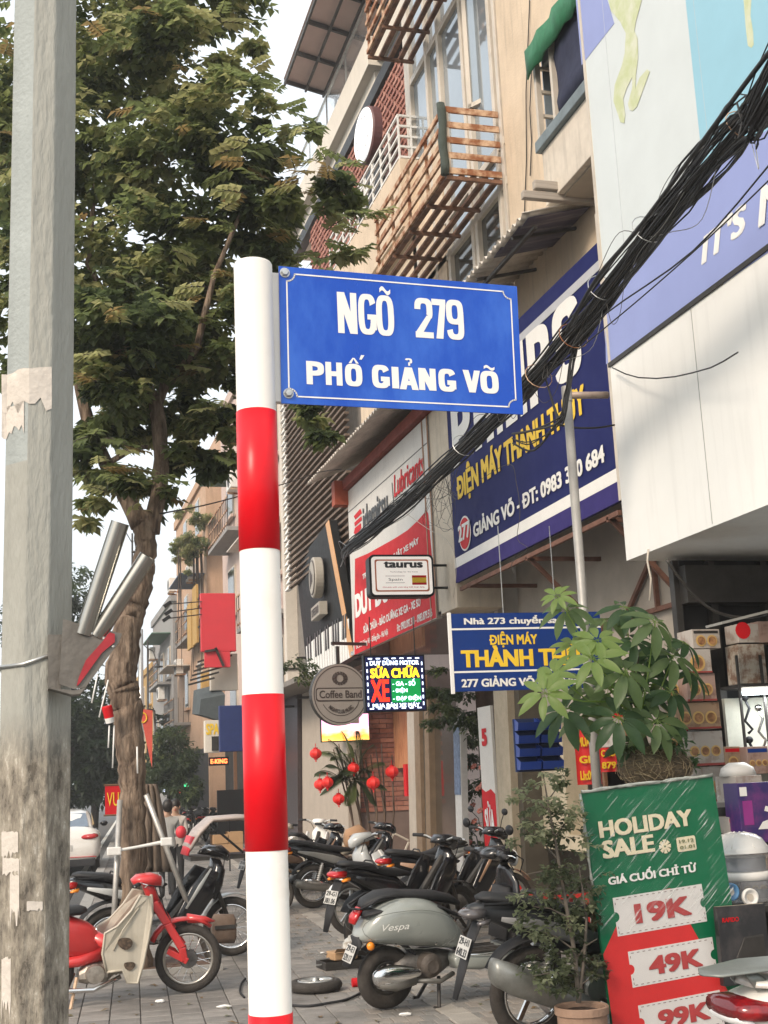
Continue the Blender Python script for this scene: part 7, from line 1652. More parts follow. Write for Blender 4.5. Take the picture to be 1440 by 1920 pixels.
def S2(x, y):     # photo point -> board coordinates
    d = ray(x, y); n_ = (WM[sb].to_3x3() @ Vector((0,1,0))); t_ = (org-C0).dot(n_)/d.dot(n_); q = IM @ (C0+d*t_); return q.x, q.z
M_sg = mat('green_board_print', (.004,.13,.055), .4, var=.1, scale=3, spec=.25, bump=.05, bscale=6)
mb = MB(); mb.bx(0, wS, 0, .03, 0, HS); obj('panel', mb, M_sg, sb)
M_sr = mat('sale_red_print', (.60,.035,.035), .45, var=.06, spec=.25)
def spoly(pts, y, name, ma, raw=False, th=.0015):
    m_ = MB(); m_.prism([S2(*p) if not raw else p for p in pts], y-th, y); return obj(name, m_, ma, sb)
x1_, z1_ = S2(1143,1690)
spoly([(0,0),(wS*.93,0),(wS*.86,S2(1330,1860)[1]),(wS*.55,z1_+.02),(wS*.24,z1_),(.0,z1_-.30)], -.001, 'red_field', M_sr, raw=True)
def stx(s, L, Rt, T, ma, bold, y=-.008, **k):
    x0, z0 = S2(*L); x1 = S2(*Rt)[0]; z1 = S2(*T)[1]; return text(s, x0, z0, x1, z1, ma, sb, y=y, bold=bold, **k)
M_cr = mat('cream_print', (.74,.66,.47), .4, var=.05)
stx('HOLIDAY', (1124,1572), (1299,1552), (1121,1540), M_cr, .045); stx('SALE', (1130,1611), (1228,1600), (1128,1577), M_cr, .045)
cx_, cz_ = S2(1246,1587); m_ = MB()
for k in range(8): a = PI*k/8*2; m_.loft([(cx_+.006*math.cos(a), cz_+.006*math.sin(a), math.degrees(a), .001, .005), (cx_+.042*math.cos(a), cz_+.042*math.sin(a), math.degrees(a), .001, .012)], n=6, y=-.006)
obj('snowflake_print', m_, M_cr, sb)
xa, za = S2(1271,1598); xb2, zb2 = S2(1302,1566); m_ = MB(); m_.prism(rrect(xa, xb2, za, zb2, .012), -.004, -.002); obj('date_box', m_, M_cr, sb)
text('19.12', xa+.015, (za+zb2)/2+.008, xb2-.015, zb2-.015, mat('olive_print', (.2,.22,.1), .5), sb, y=-.008, bold=.03); text('01.01', xa+.015, za+.015, xb2-.015, (za+zb2)/2-.008, MATS['olive_print'], sb, y=-.008, bold=.03)
stx('GIÁ CUỐI CHỈ TỪ', (1140,1660), (1308,1650), (1170,1632), M_wtext, .045)
M_tk = mat('ticket_white', (.66,.64,.62), .4, var=.03)
def ticket(x0, z0, x1, z1, s, txt_w):
    m_ = MB(); zm = (z0+z1)/2; rr = .03; P_ = [(x0,z0),(x1,z0)]
    P_ += [(x1-rr*math.cos(R(a)), zm+rr*math.sin(R(a))) for a in range(-90,91,18)] + [(x1,z1),(x0,z1)]
    P_ += [(x0+rr*math.cos(R(a)), zm+rr*math.sin(R(a))) for a in range(90,-91,-18)]
    m_.prism(P_, -.004, -.002); tk = obj('price_ticket', m_, M_tk, sb)
    m_ = MB(); n = 14
    for k in range(n):
        xx = x0+.02+(x1-x0-.04)*k/n
        for zz in (z0+.012, z1-.012): m_.bx(xx, xx+.018, -.0055, -.0045, zz-.002, zz+.002)
    for k in range(7):
        zz = z0+.015+(z1-z0-.03)*k/7
        if abs(zz-zm) < .045: continue
        for xx in (x0+.012, x1-.012): m_.bx(xx-.002, xx+.002, -.0055, -.0045, zz, zz+.014)
    obj('dashed_border', m_, mat('grey_dash_print', (.22,.15,.14), .5), tk)
    text(s, x0+(x1-x0)*.21, z0+(z1-z0)*.24, x0+(x1-x0)*txt_w, z0+(z1-z0)*.76, mat('muted_red_print', (.42,.05,.05), .45), tk, y=-.008, bold=.045)
for (a, b, s) in (((1158,1756),(1316,1665),'19K'),((1186,1852),(1336,1765),'49K'),((1205,1952),(1350,1865),'99K')):
    x0, z0 = S2(*a); x1, z1 = S2(*b); zt_ = S2(a[0], b[1]+9)[1]; ticket(x0, z0, x1, (z1+zt_)/2, s, .84)
# plastic film: crinkled sheet with sharp folds
mf = bpy.data.materials.new('plastic_film'); mf.use_nodes = True; n_ = mf.node_tree.nodes; l_ = mf.node_tree.links; pr_ = n_['Principled BSDF']
pr_.inputs['Base Color'].default_value = (.8,.85,.82,1); pr_.inputs['Roughness'].default_value = .12; pr_.inputs['Specular IOR Level'].default_value = 1
tc = n_.new('ShaderNodeTexCoord'); mp = n_.new('ShaderNodeMapping'); mp.inputs['Scale'].default_value = (1.6,1,38); m0 = n_.new('ShaderNodeMapping'); m0.inputs['Rotation'].default_value = (0,R(38),0)
l_.new(tc.outputs['Object'], m0.inputs[0]); l_.new(m0.outputs[0], mp.inputs[0]); nz = n_.new('ShaderNodeTexNoise'); nz.inputs['Scale'].default_value = 1.6; nz.inputs['Detail'].default_value = 5; nz.inputs['Distortion'].default_value = .6; l_.new(mp.outputs[0], nz.inputs[0])
n2 = n_.new('ShaderNodeTexNoise'); n2.inputs['Scale'].default_value = 5; l_.new(tc.outputs['Object'], n2.inputs[0])
cr = n_.new('ShaderNodeValToRGB'); cr.color_ramp.elements[0].position = .55; cr.color_ramp.elements[0].color = (.015,)*3+(1,); cr.color_ramp.elements[1].position = .67; cr.color_ramp.elements[1].color = (.7,)*3+(1,); l_.new(nz.outputs['Fac'], cr.inputs[0])
c3 = n_.new('ShaderNodeValToRGB'); c3.color_ramp.elements[0].position = .42; c3.color_ramp.elements[1].position = .62; l_.new(n2.outputs['Fac'], c3.inputs[0])
mu = n_.new('ShaderNodeMath'); mu.operation = 'MULTIPLY_ADD'; mu.inputs[2].default_value = .012; l_.new(cr.outputs[0], mu.inputs[0]); l_.new(c3.outputs[0], mu.inputs[1]); l_.new(mu.outputs[0], pr_.inputs['Alpha'])
bp = n_.new('ShaderNodeBump'); bp.inputs['Strength'].default_value = .8; bp.inputs['Distance'].default_value = .02; l_.new(nz.outputs['Fac'], bp.inputs['Height']); l_.new(bp.outputs[0], pr_.inputs['Normal'])
m_ = MB(); NX, NZ = 16, 26; rd = random.Random(4)
for j in range(NZ+1):
    for i in range(NX+1):
        x = -.012+(wS+.024)*i/NX; z = HS*.42+(HS*.58+.012)*j/NZ
        m_.v.append((x, -.016-.012*rd.random()-.01*abs(math.sin(x*9+z*14)), z))
for j in range(NZ):
    for i in range(NX): a = j*(NX+1)+i; m_.f.append((a, a+1, a+NX+2, a+NX+1)); m_.m.append(0)
obj('plastic_film', m_, mf, sb, smooth=False)
mg = mat('bunched_film', (.42,.44,.40), .2, var=.3, scale=14, alpha=.75, spec=1)
m_ = MB(); 
for k in range(3): m_.tube([(wS*i/14, -.012+.012*rd.random(), HS+.005+.014*rd.random()) for i in range(15)], [.004+.008*rd.random() for _ in range(15)], 6)
m_.tube([(-.012-.008*rd.random(), -.012, HS*.62+HS*.38*i/12) for i in range(13)], [.004+.01*rd.random() for _ in range(13)], 6)
obj('bunched_film_edge', m_, mg, sb, smooth=True)
m_ = MB(); m_.bar((.1,.03,HS*.8),(.1,.55,.02),.03,.02); m_.bar((wS-.1,.03,HS*.8),(wS-.1,.55,.02),.03,.02); obj('rear_strut', m_, M_wood, sb)

# ================================================================== GOODS OF THE APPLIANCE SHOP
def carton(name, label, cat, px0, px1, py0, py1, Y, depth, ma, group=None, rz=0., prints=()):
    A = PY(px0, py1, Y); B = PY(px1, py1, Y); T_ = PY(px0, py0, Y); w = B.x-A.x; h = T_.z-A.z
    t = thing(name, label, cat, A, rz, group); m_ = MB(); m_.bx(0, w, 0, depth, 0, h); obj('box', m_, ma, t, bevel=.004)
    m_ = MB(); m_.bx(-.0008, w+.0008, depth*.47, depth*.53, h, h+.0015); obj('tape', m_, mat('packing_tape', (.5,.42,.3), .25), t)
    return t, w, h
M_bx = [mat('printed_carton_%s' % k, c, .5, var=.1, scale=9, c2=d, mix=(.5,.62)) for k, c, d in (('white',(.42,.38,.34),(.30,.24,.20)),('rose',(.34,.23,.19),(.22,.13,.10)),('tan',(.36,.24,.15),(.24,.14,.08)))]
M_prb = mat('brown_product_print', (.20,.09,.04), .5, c2=(.42,.22,.09), scale=9); M_gold = mat('golden_rim_print', (.55,.36,.12), .4)
def burners(t, w, h, n, ma=M_prb, cy=.42, r=.34):
    for k in range(n):
        cx = w*(k+.75)/(n+.5); rr = min(h*r, w/(n+.5)*.46)
        m_ = MB(); m_.lathe([(0,-.004),(rr,-.004),(rr,-.001)], (cx,0,h*cy), 'Y', 18); obj('ring_print', m_, M_gold, t)
        m_ = MB(); m_.lathe([(0,-.008),(rr*.72,-.008),(rr*.72,-.005)], (cx,0,h*cy), 'Y', 18); obj('dish_print', m_, ma, t)
stack = [(1283,1336,1218,1262,'topmost carton, with brown product photos',0,1),(1290,1345,1263,1315,'second carton from the top, with two round dishes',1,2),(1270,1353,1318,1368,'third carton, with three gold rimmed dishes',2,3),(1290,1360,1372,1437,'fourth carton, with three round burners on white',0,3),(1306,1366,1438,1505,'lowest carton, with a large orange product photo',0,2)]
for k, (a, b, c, d, s, mi, nb) in enumerate(stack):
    t, w, h = carton('product_carton', s+' in the leaning stack', 'box', a, b, c, d, 8.95+.02*k, .32, M_bx[mi], 'stacked printed cartons')
    burners(t, w, h, nb, M_prb if k != 4 else mat('orange_product', (.5,.2,.05), .4), r=.36)
    m_ = MB(); m_.bx(0, w, -.002, 0, 0, h*.07); obj('red_edge', m_, mat('dull_red_print', (.30,.05,.04), .6), t); text('BLACKER', w*.3, h*.84, w*.7, h*.9, M_ktext, t, y=-.004, bold=0.) if 0 else None
for k, (a, b, c, d, s) in enumerate(((1238,1284,1262,1318,'white carton with a red foot, left of the leaning stack'),(1238,1290,1320,1372,'white carton below the one with the red foot'),(1236,1290,1374,1420,'pale carton hidden behind the umbrella leaves'))):
    t, w, h = carton('product_carton', s, 'box', a, b, c, d, 9.1, .3, M_bx[0], 'stacked printed cartons'); m_ = MB(); m_.bx(w*.3, w, -.002, 0, 0, h*.12); obj('red_edge', m_, M_red, t); burners(t, w, h, 1)
# microwave
t, w, h = carton('microwave', 'silver microwave oven with a dark door under the printed cartons', 'microwave', 1333,1384,1505,1560, 8.7, .4, mat('silver_plastic', (.45,.44,.42), .35, metal=.3)); 
m_ = MB(); m_.bx(w*.08, w*.66, -.006, 0, h*.16, h*.82); obj('door_window', m_, M_dglass, t)
for z in (.3,.6): m_ = MB(); m_.lathe([(0,-.02),(.02,-.02),(.022,0)], (w*.83,0,h*z), 'Y', 14); obj('knob', m_, M_black, t)
t, w, h = carton('white_appliance', 'pale plastic appliance box left of the purple carton', 'appliance', 1386,1436,1455,1530, 8.6, .3, M_bx[0]); m_ = MB(); m_.loft([(.0,h,90,w*.5,.14)]*1+[(.0,h+.06,90,w*.45,.12),(0,h+.1,90,w*.2,.06)], n=14); o = obj('rounded_lid', m_, M_white, t, smooth=True); o.location = (w/2, .15, 0); o.rotation_euler = (0,0,0)
for a in (.35,.7): m_ = MB(); m_.lathe([(0,-.012),(.02,-.012),(.022,0)], (w*a,0,h*.45), 'Y', 14); obj('dial', m_, M_alu, t)
# purple carton
t, w, h = carton('purple_carton', 'dark purple carton with a white iron photo at the right edge', 'box', 1393,1475,1468,1582, 8.35, .2, mat('purple_print', (.035,.02,.12), .35, c2=(.13,.03,.16), scale=4))
m_ = MB(); m_.bx(w*.04, w*.2, -.003, 0, h*.78, h*.93); obj('white_tag_print', m_, M_wtext, t); m_ = MB(); m_.bx(w*.08, w*.3, -.003, 0, h*.3, h*.7); obj('magenta_print', m_, mat('magenta_print', (.28,.03,.22), .4), t)
m_ = MB(); m_.prism([(w*.38,h*.22),(w*.92,h*.22),(w*.92,h*.34),(w*.8,h*.56),(w*.6,h*.60),(w*.56,h*.52),(w*.72,h*.48),(w*.76,h*.40),(w*.5,h*.34)], -.006, -.002); obj('iron_print', m_, M_wtext, t)
# food steamer
YS8 = 7.95; c = PY(1391,1640,YS8); rr = (PY(1442,1640,YS8)-PY(1342,1640,YS8)).length/2*1.0; z0_ = PY(1388,1690,YS8).z
t = thing('food_steamer', 'white domed food steamer with clear tiers beside the sale board', 'steamer', (c.x, YS8, z0_))
zz = lambda y: PY(1388,y,YS8).z-z0_
M_clp = mat('clear_plastic', (.7,.72,.74), .08, var=0, alpha=.35, spec=1, trans=.3)
m_ = MB(); m_.lathe([(rr*.9,zz(1690)),(rr*.98,zz(1660)),(rr,zz(1648)),(rr*.96,zz(1640))], n=28); obj('base_ring', m_, M_clp, t, smooth=True)
m_ = MB(); m_.lathe([(rr*.9,zz(1650)),(rr*1.03,zz(1648)),(rr*1.03,zz(1634)),(rr*.9,zz(1632))], n=28, closed=True); obj('white_rim', m_, M_white, t, smooth=True)
m_ = MB(); m_.lathe([(rr*.9,zz(1634)),(rr*.95,zz(1600)),(rr*.97,zz(1596))], n=28); obj('clear_tier', m_, M_clp, t, smooth=True)
m_ = MB(); m_.lathe([(rr*.8,zz(1632)),(rr*.82,zz(1606))], n=28); obj('inner_bowl', m_, mat('dark_inner_bowl', (.06,.065,.08), .3), t, smooth=True)
m_ = MB(); m_.lathe([(rr*1.0,zz(1598)),(rr*1.02,zz(1592)),(rr*.93,zz(1586)),(rr*.75,zz(1571)),(rr*.45,zz(1562)),(0,zz(1560))], n=28); obj('lid', m_, mat('milky_lid', (.62,.62,.60), .2, var=.04), t, smooth=True)
m_ = MB()
for k in range(8): a = 2*PI*k/8; m_.tube([(rr*.96*math.cos(a),rr*.96*math.sin(a),zz(1588)),(rr*.6*math.cos(a),rr*.6*math.sin(a),zz(1566)),(rr*.2*math.cos(a),rr*.2*math.sin(a),zz(1560))], .005, 5)
obj('lid_rib', m_, M_white, t, smooth=True)
c2_ = PY(1362,1582,8.4); t = thing('second_steamer', 'milky white dome partly hidden behind the food steamer', 'steamer', (c2_.x, 8.4, c2_.z-.1)); m_ = MB(); m_.lathe([(.15,-.02),(.155,.02),(.14,.07),(.09,.11),(0,.125)], n=24); obj('lid', m_, MATS['milky_lid'], t, smooth=True); m_ = MB(); m_.lathe([(.13,-.16),(.15,-.02)], n=24); obj('clear_tier', m_, M_clp, t, smooth=True)
for k, (x, y, ma, s) in enumerate(((1368,1672,mat('blue_lid', (.10,.25,.45), .3),'small blue round dish below the food steamer'),(1404,1682,M_white,'small white round dish below the food steamer'))):
    p = PY(x, y, 7.62); t = thing('round_dish', s, 'dish', p, 0, 'small round dishes below the steamer'); m_ = MB(); m_.lathe([(0,-.012),(.035,-.015),(.045,-.03),(.055,-.03),(.057,-.01),(.05,.01),(0,.012)], n=24, ax='Y'); obj('dish', m_, ma, t, smooth=True); m_ = MB(); m_.lathe([(.018,-.02),(.022,-.022),(.022,-.014)], n=16, ax='Y'); obj('ring', m_, M_alu, t)
t, w, h = carton('black_carton', 'black carton with small red lettering under the round dishes', 'box', 1358,1450,1700,1850, 7.42, .05, mat('black_carton_print', (.02,.02,.022), .35, c2=(.05,.045,.045), scale=5))
text('RAPIDO', w*.08, h*.80, w*.42, h*.86, M_red, t, y=-.004, bold=.03); m_ = MB(); m_.loft([(w*.3,h*.3,0,.003,.02),(w*.5,h*.45,0,.004,.07),(w*.9,h*.45,0,.004,.08)], n=10, y=-.003); obj('pot_print', m_, M_dsteel, t)
m_ = MB(); m_.bx(0,1,0,.5,0,.03); p = PY(1345,1690,7.95); t = thing('display_table', 'low display table carrying the steamer and cartons', 'table', (p.x, 7.52, 0)); o = MB(); o.bx(0,2.2,0,1.05,p.z-.04,p.z-.005); obj('tabletop', o, M_dsteel, t)
for a in (.05, 2.1):
    for b in (.05, .95): m_ = MB(); m_.bx(a, a+.04, b, b+.04, 0, p.z-.04); obj('leg', m_, M_dsteel, t)
m_ = MB(); pz2 = PY(1340,1562,8.6).z; t = thing('tall_display_stand', 'tall dark stand carrying the microwave and the printed cartons', 'stand', (PY(1232,1562,8.6).x, 8.6, 0)); m_.bx(0, 1.0, 0, .8, pz2-.03, pz2-.002); obj('shelf', m_, M_dsteel, t); m_ = MB(); m_.bx(.02,.98,.02,.78,0,pz2-.03); obj('cabinet', m_, M_dark, t)
zs2 = PY(1300,1506,8.95).z; m_ = MB(); m_.bx(.0,.33,.3,.75,pz2,zs2-.003); obj('riser', m_, M_dark, t)
for k, (x0_, x1_, y0_, y1_, Y_, mi, s_) in enumerate(((1362,1392,1400,1448,9.0,2,'small tan carton tucked right of the leaning stack'),(1300,1352,1180,1216,9.3,0,'white carton with red lettering topping the shop stacks'),(1404,1445,1400,1452,8.9,1,'rose carton under the lit shelf at the right edge'),(1370,1400,1532,1580,8.5,0,'white carton beside the microwave'),(1400,1445,1585,1640,8.45,2,'tan carton under the purple carton'),(1392,1445,1640,1690,8.6,1,'printed carton behind the clear steamer tiers'),(1150,1200,1330,1400,9.3,0,'pale carton seen between the umbrella leaves and the pipe'))):
    t, w, h = carton('goods_carton', s_, 'box', x0_, x1_, y0_, y1_, Y_, .25, M_bx[mi], 'loose cartons in the shop'); burners(t, w, h, 1+k % 3, cy=.4)
    m_ = MB(); m_.bx(w*.06, w*.94, -.002, 0, h*.78, h*.92); obj('title_band', m_, (M_red, M_dsteel, M_navy2)[k % 3], t)
# lit shelf deep in the shop
p = PY(1393,1300,9.2); t = thing('fluorescent_lamp', 'lit white tube lamp over the goods shelf inside the shop', 'lamp', p, R(-12)); m_ = MB(); m_.tube([(0,0,0),(1.0,0,0)], .016, 10); obj('tube', m_, emi('tube_glow', (.85,.95,1), 14), t); m_ = MB(); m_.bx(-.02,1.04,-.0,.05,.018,.05); obj('casing', m_, M_white, t)
ll = bpy.data.lights.new('tube_light', 'AREA'); ll.shape = 'RECTANGLE'; ll.size = 1.0; ll.size_y = .05; ll.energy = 9; ll.color = (.9,.96,1); lo = bpy.data.objects.new('tube_light', ll); col.objects.link(lo); lo.parent = t; lo.location = (.5,0,-.03)
t = thing('goods_shelf', 'dark metal goods shelf under the lit tube lamp at the right edge', 'shelf', (p.x-.02, 9.25, 0))
wallbox('shelf_back', mat('pale_shelf_back', (.48,.46,.38), .7), t, p.x+.0, p.x+1.3, 9.5, 9.54, .6, p.z-.02)
for y in (1296,1450,1590): z = PY(1400,y,9.2).z; wallbox('shelf_board', M_dsteel, t, p.x-.02, p.x+1.3, 9.2, 9.5, z+.03, z+.055)
for x in (0,.22): wallbox('post', M_dsteel, t, p.x-.03+x, p.x-.012+x, 9.2, 9.22, 0, 2.5)
for k, (x0_, x1_, y0_, y1_, ma, s) in enumerate(((1385,1425,1170,1205,M_bx[0],'carton with a red corner on top of the lit shelf'),(1390,1440,1208,1282,mat('pale_patterned_carton', (.40,.36,.30), .6, c2=(.2,.12,.08), scale=12),'patterned carton right above the lit tube lamp'),(1424,1470,1165,1205,M_bx[1],'rose carton at the right edge on top of the lit shelf'))):
    tt, w, h = carton('shelf_carton', s, 'box', x0_, x1_, y0_, y1_, 9.25, .2, ma, 'cartons on the lit shelf')
    if k == 0: m_ = MB(); m_.lathe([(0,-.004),(.07,-.004),(.07,-.001)], (.05,0,.1), 'Y', 16); obj('red_print', m_, M_red, tt)
for k, (x, y, s) in enumerate(((1400,1340,'black hose fitting hanging highest on the lit shelf'),(1408,1420,'dark round fitting hanging low on the lit shelf'),(1425,1360,'long chrome shower hose on the lit shelf'))):
    p_ = PY(x, y, 9.3); t = thing('hose_fitting', s, 'hose', p_, 0, 'hoses and fittings on the lit shelf'); m_ = MB(); m_.tube([(0,0,.12),(.03,0,.05),(-.02,0,-.05),(.04,0,-.12),(0,0,-.2 if k == 2 else -.15)], .012, 8); obj('hose', m_, M_chrome if k == 2 else M_black, t, smooth=True); m_ = MB(); m_.sphere((0,0,.14), (.035,.03,.03), 10, 6); obj('head', m_, M_black if k < 2 else M_chrome, t, smooth=True)
P_ = [PY(x, y, 8.9) for x, y in ((1250,1050),(1275,1085),(1310,1125),(1350,1150),(1400,1158),(1445,1150))]; thingtube('shop_cable', 'dark cable sagging across the dark shop ceiling', 'cable', samp(P_,4), .012, M_dsteel, 6)
A = PY(1338,1172,8.9); m_ = MB(); m_.bar(A, PY(1425,1150,8.9), .25, .02); top('ceiling_panel', m_, mat('grey_lamp_panel', (.3,.3,.28), .5), 'thin unlit lamp panel hanging in the dark shop', 'lamp', A)

# ================================================================== SMALL THINGS ON THE FORECOURT
p = PZ(976,1705,0); p = Vector((PY(976,1700,14.6).x, 14.6, 0)); zb_ = PY(976,1702,14.6).z; ht = PY(976,1652,14.6).z-zb_
t = thing('fire_extinguisher', 'red fire extinguisher standing by the beige column', 'fire extinguisher', (p.x, p.y, zb_)); r = .065
m_ = MB(); m_.lathe([(r*.9,0),(r,.02),(r,ht*.72),(r*.75,ht*.83),(r*.35,ht*.88),(r*.3,ht*.93),(0,ht*.93)], n=20); obj('cylinder', m_, mat('extinguisher_red', (.60,.02,.015), .3, coat=.4), t, smooth=True)
m_ = MB(); m_.lathe([(r*1.01,ht*.1),(r*1.012,ht*.1),(r*1.012,ht*.42),(r*1.01,ht*.42)], n=20); obj('label_band', m_, mat('faded_label', (.5,.36,.2), .5, var=.3, scale=20), t)
m_ = MB(); m_.bar((-.06,0,ht*.97),(.05,0,ht*1.03),.02,.012); m_.tube([(0,0,ht*.93),(0,0,ht)], .014, 8); m_.tube([(-.01,0,ht*.97),(-.08,-.02,ht*.9),(-.085,-.02,ht*.6),(-.07,-.02,ht*.4)], .009, 6); obj('hose_and_handle', m_, M_black, t)
if zb_ > .05: wallbox('plinth', M_dark, thing('low_box', 'dark low box the fire extinguisher stands on', 'box', (p.x, p.y, 0)), p.x-.2, p.x+.3, p.y-.15, p.y+.3, 0, zb_-.002)
# red table
A = PY(1020,1672,11.6); t = thing('red_stool_table', 'red metal framed table behind the bush', 'table', (A.x, 11.6, 0))
m_ = MB(); m_.bx(0,.45,0,.4,A.z-.02,A.z); obj('tabletop', m_, M_dsteel, t)
for x in (0,.42):
    for y in (0,.37): m_ = MB(); m_.bx(x, x+.03, y, y+.03, 0, A.z-.02); obj('leg', m_, mat('red_metal_frame', (.45,.03,.025), .5), t)
for z in (A.z-.06, A.z-.3): m_ = MB(); m_.bx(.03,.42,0,.025,z-.02,z+.02); obj('rail', m_, MATS['red_metal_frame'], t)
# red poster behind the umbrella plant
for k, (x0_, x1_, y0_, y1_, s, lab) in enumerate(((1083,1122,1366,1472,('MUA XE','GIÁ','Lh:0967'),'red poster with yellow lettering tied left of the grey pipe'),(1124,1152,1372,1448,('CŨ','CAO','879'),'red plastic banner hanging right of the grey pipe'))):
    A = PY(x0_, y1_, 10.35); B = PY(x1_, y0_, 10.35); t = thing('red_poster', lab, 'poster', A, 0, 'red posters on the pipe'); w, h = B.x-A.x, B.z-A.z
    m_ = MB(); 
    for i in range(7): x = w*i/6; m_.v += [(x, .012*math.sin(i*1.4+k), 0), (x, .008*math.sin(i*1.9), h)]
    m_.f = [(2*i, 2*i+2, 2*i+3, 2*i+1) for i in range(6)]; m_.m = [0]*6; obj('sheet', m_, mat('red_poster_film', (.62,.03,.03), .3, coat=.4), t, smooth=True)
    for j, q_ in enumerate(s): text(q_, w*.1, h*(.68-.3*j), w*.9, h*(.85-.3*j), M_yel, t, y=-.02, bold=.04)
# blue bins on the wall
A = PY(968,1448,12.7); B = PY(1042,1346,12.7); t = thing('blue_tool_rack', 'blue plastic parts bins on the dim wall behind the umbrella plant', 'storage bins', A, R(-6))
w_, h_2 = B.x-A.x, B.z-A.z
m_ = MB(); m_.bx(0, w_, .0, .03, 0, h_2); obj('back_panel', m_, mat('dark_blue_board', (.015,.03,.09), .6), t)
for j in range(4):
    for i in range(2):
        x = .01+i*w_*.5; ww = w_*.46; z = .02+h_2*.245*j; m_ = MB(); m_.add([(x,0,z),(x+ww,0,z),(x+ww,-.13,z),(x,-.13,z),(x,0,z+.13),(x+ww,0,z+.13),(x+ww,-.16,z+.08),(x,-.16,z+.08)], [(0,1,2,3),(3,2,6,7),(0,3,7,4),(1,5,6,2)])
        o = obj('bin', m_, mat('blue_plastic', (.015,.05,.28), .35, var=.05), t); s_ = o.modifiers.new('s','SOLIDIFY'); s_.thickness = .006
# toolbox pile and loose wheel
p = PZ(625,1815,0)
t = thing('tool_tray', 'open metal tool tray on the paving left of the retro scooter', 'tool tray', p, R(4))
m_ = MB(); m_.bx(-.12,.32,-.16,.14,.0,.02); m_.bx(-.12,.32,-.16,-.15,.02,.07); m_.bx(-.12,.32,.13,.14,.02,.07); m_.bx(-.12,-.11,-.15,.13,.02,.07); m_.bx(.31,.32,-.15,.13,.02,.07); obj('tray', m_, M_dsteel, t, bevel=.004)
t2 = thing('parts_carton', 'crumpled brown parts carton lying in the tool tray', 'box', p+Vector((.08,0,.072)), R(12)); m_ = MB(); m_.bx(-.11,.12,-.09,.1,0,.07); obj('carton', m_, M_card, t2, bevel=.01); m_ = MB(); m_.add([(-.11,-.09,.07),(.12,-.09,.07),(.14,-.18,.10),(-.12,-.16,.11)], [(0,1,2,3)]); obj('flap', m_, M_card, t2)
t2 = thing('plastic_bag', 'crumpled clear plastic bag on the parts carton', 'plastic bag', p+Vector((.2,.02,.145))); m_ = MB(); m_.sphere((0,0,.05), (.1,.07,.07), 12, 8); m_.v = [tuple(Vector(v)+rvec()*.02) for v in m_.v]; obj('bag', m_, mat('crumpled_bag', (.55,.55,.52), .2, alpha=.8, var=.2, scale=20), t2)
t2 = thing('hand_tools', 'metal wrenches standing in the tool tray', 'tools', p+Vector((-.05,-.05,.022)))
for k in range(3): m_ = MB(); m_.bar((-.12+.02*k,.05*k,.02+.04*k),(.12,.05*k,.03+.04*k),.018,.01); obj('wrench', m_, M_steel, t2)
p = PZ(592,1858,0)
t = thing('loose_wheel', 'loose motorbike wheel lying flat on the paving beside the round post', 'wheel', p, 0)
m_ = MB(); rw = .215; m_.lathe([(rw-.042+.042*math.cos(2*PI*k/12), .045+.042*math.sin(2*PI*k/12)) for k in range(12)], n=40, closed=True); obj('tyre', m_, M_rub, t, smooth=True)
m_ = MB(); m_.lathe([(rw-.085,.02),(rw-.075,.02),(rw-.07,.085),(rw-.085,.09),(rw-.1,.06)], n=36, closed=True); obj('rim', m_, M_steel, t, smooth=True); m_ = MB(); m_.lathe([(0,.02),(.04,.02),(.045,.04),(.03,.10),(0,.11)], n=20); obj('hub', m_, M_steel, t)
m_ = MB(); [m_.bar((.03*math.cos(a),.03*math.sin(a),.07),((rw-.09)*math.cos(a),(rw-.09)*math.sin(a),.075),.03,.015) for a in [2*PI*k/5 for k in range(5)]]; m_.lathe([(.02,.05),(rw-.09,.05)], n=30); obj('spokes', m_, mat('silver_cast_wheel', (.5,.5,.48), .35, metal=.5), t)
P_ = [PZ(x, y, .012) for x, y in ((548,1885),(580,1886),(620,1880),(650,1874),(676,1862),(700,1850))]; thingtube('air_hose', 'thin black hose lying on the paving under the loose wheel', 'hose', samp(P_,4), .010, M_blackm, 6)
P_ = [PZ(x, y, .01) for x, y in ((458,1870),(450,1860),(452,1845),(460,1835))]; thingtube('air_hose', 'black hose end curling out left of the round post', 'hose', samp(P_,4), .009, M_blackm, 6)
p = PZ(672,1850,0); t = thing('red_oil_can', 'little red can lying beside the retro scooter wheel', 'can', p+Vector((0,0,.035))); m_ = MB(); m_.lathe([(0,-.05),(.035,-.05),(.035,.04),(.015,.055),(0,.055)], n=14, ax='X'); obj('can', m_, M_red, t)
# crate stack and chair frame by the palm
A = PY(746,1585,20.5); t = thing('leaning_frame', 'small square cream frame leaning among the palm canes', 'frame', A, 0, ry=R(28)); 
for a in ((-.13,.13,-.16,-.13),(-.13,.13,.13,.16),(-.16,-.13,-.13,.13),(.13,.16,-.13,.13)): m_ = MB(); m_.bx(a[0],a[1],-.02,.02,a[2],a[3]); obj('rail', m_, M_alu, t, bevel=.008)
t = thing('menu_stand', 'dark stand and planter below the palm canes', 'planter', (PY(690,1650,21.3).x, 21.3, 0)); m_ = MB(); m_.lathe([(.2,0),(.28,.4),(.3,.42),(.26,.42)], n=20); obj('planter', m_, M_dsteel, t)
# brown box on the bike
A = PZ(655,1690,0); c = PY(667,1590,17.6); t = thing('cloth_bundle', 'tan cloth bundle strapped on the seat of a bike near the palm', 'bundle', c); m_ = MB(); m_.loft([(-.15,.12,0,.10,.08),(-.12,.13,0,.16,.13),(.05,.16,0,.18,.16),(.17,.12,0,.12,.1)], n=14); obj('bundle', m_, mat('tan_cloth', (.38,.22,.12), .85, bump=.4, bscale=15), t, smooth=True)

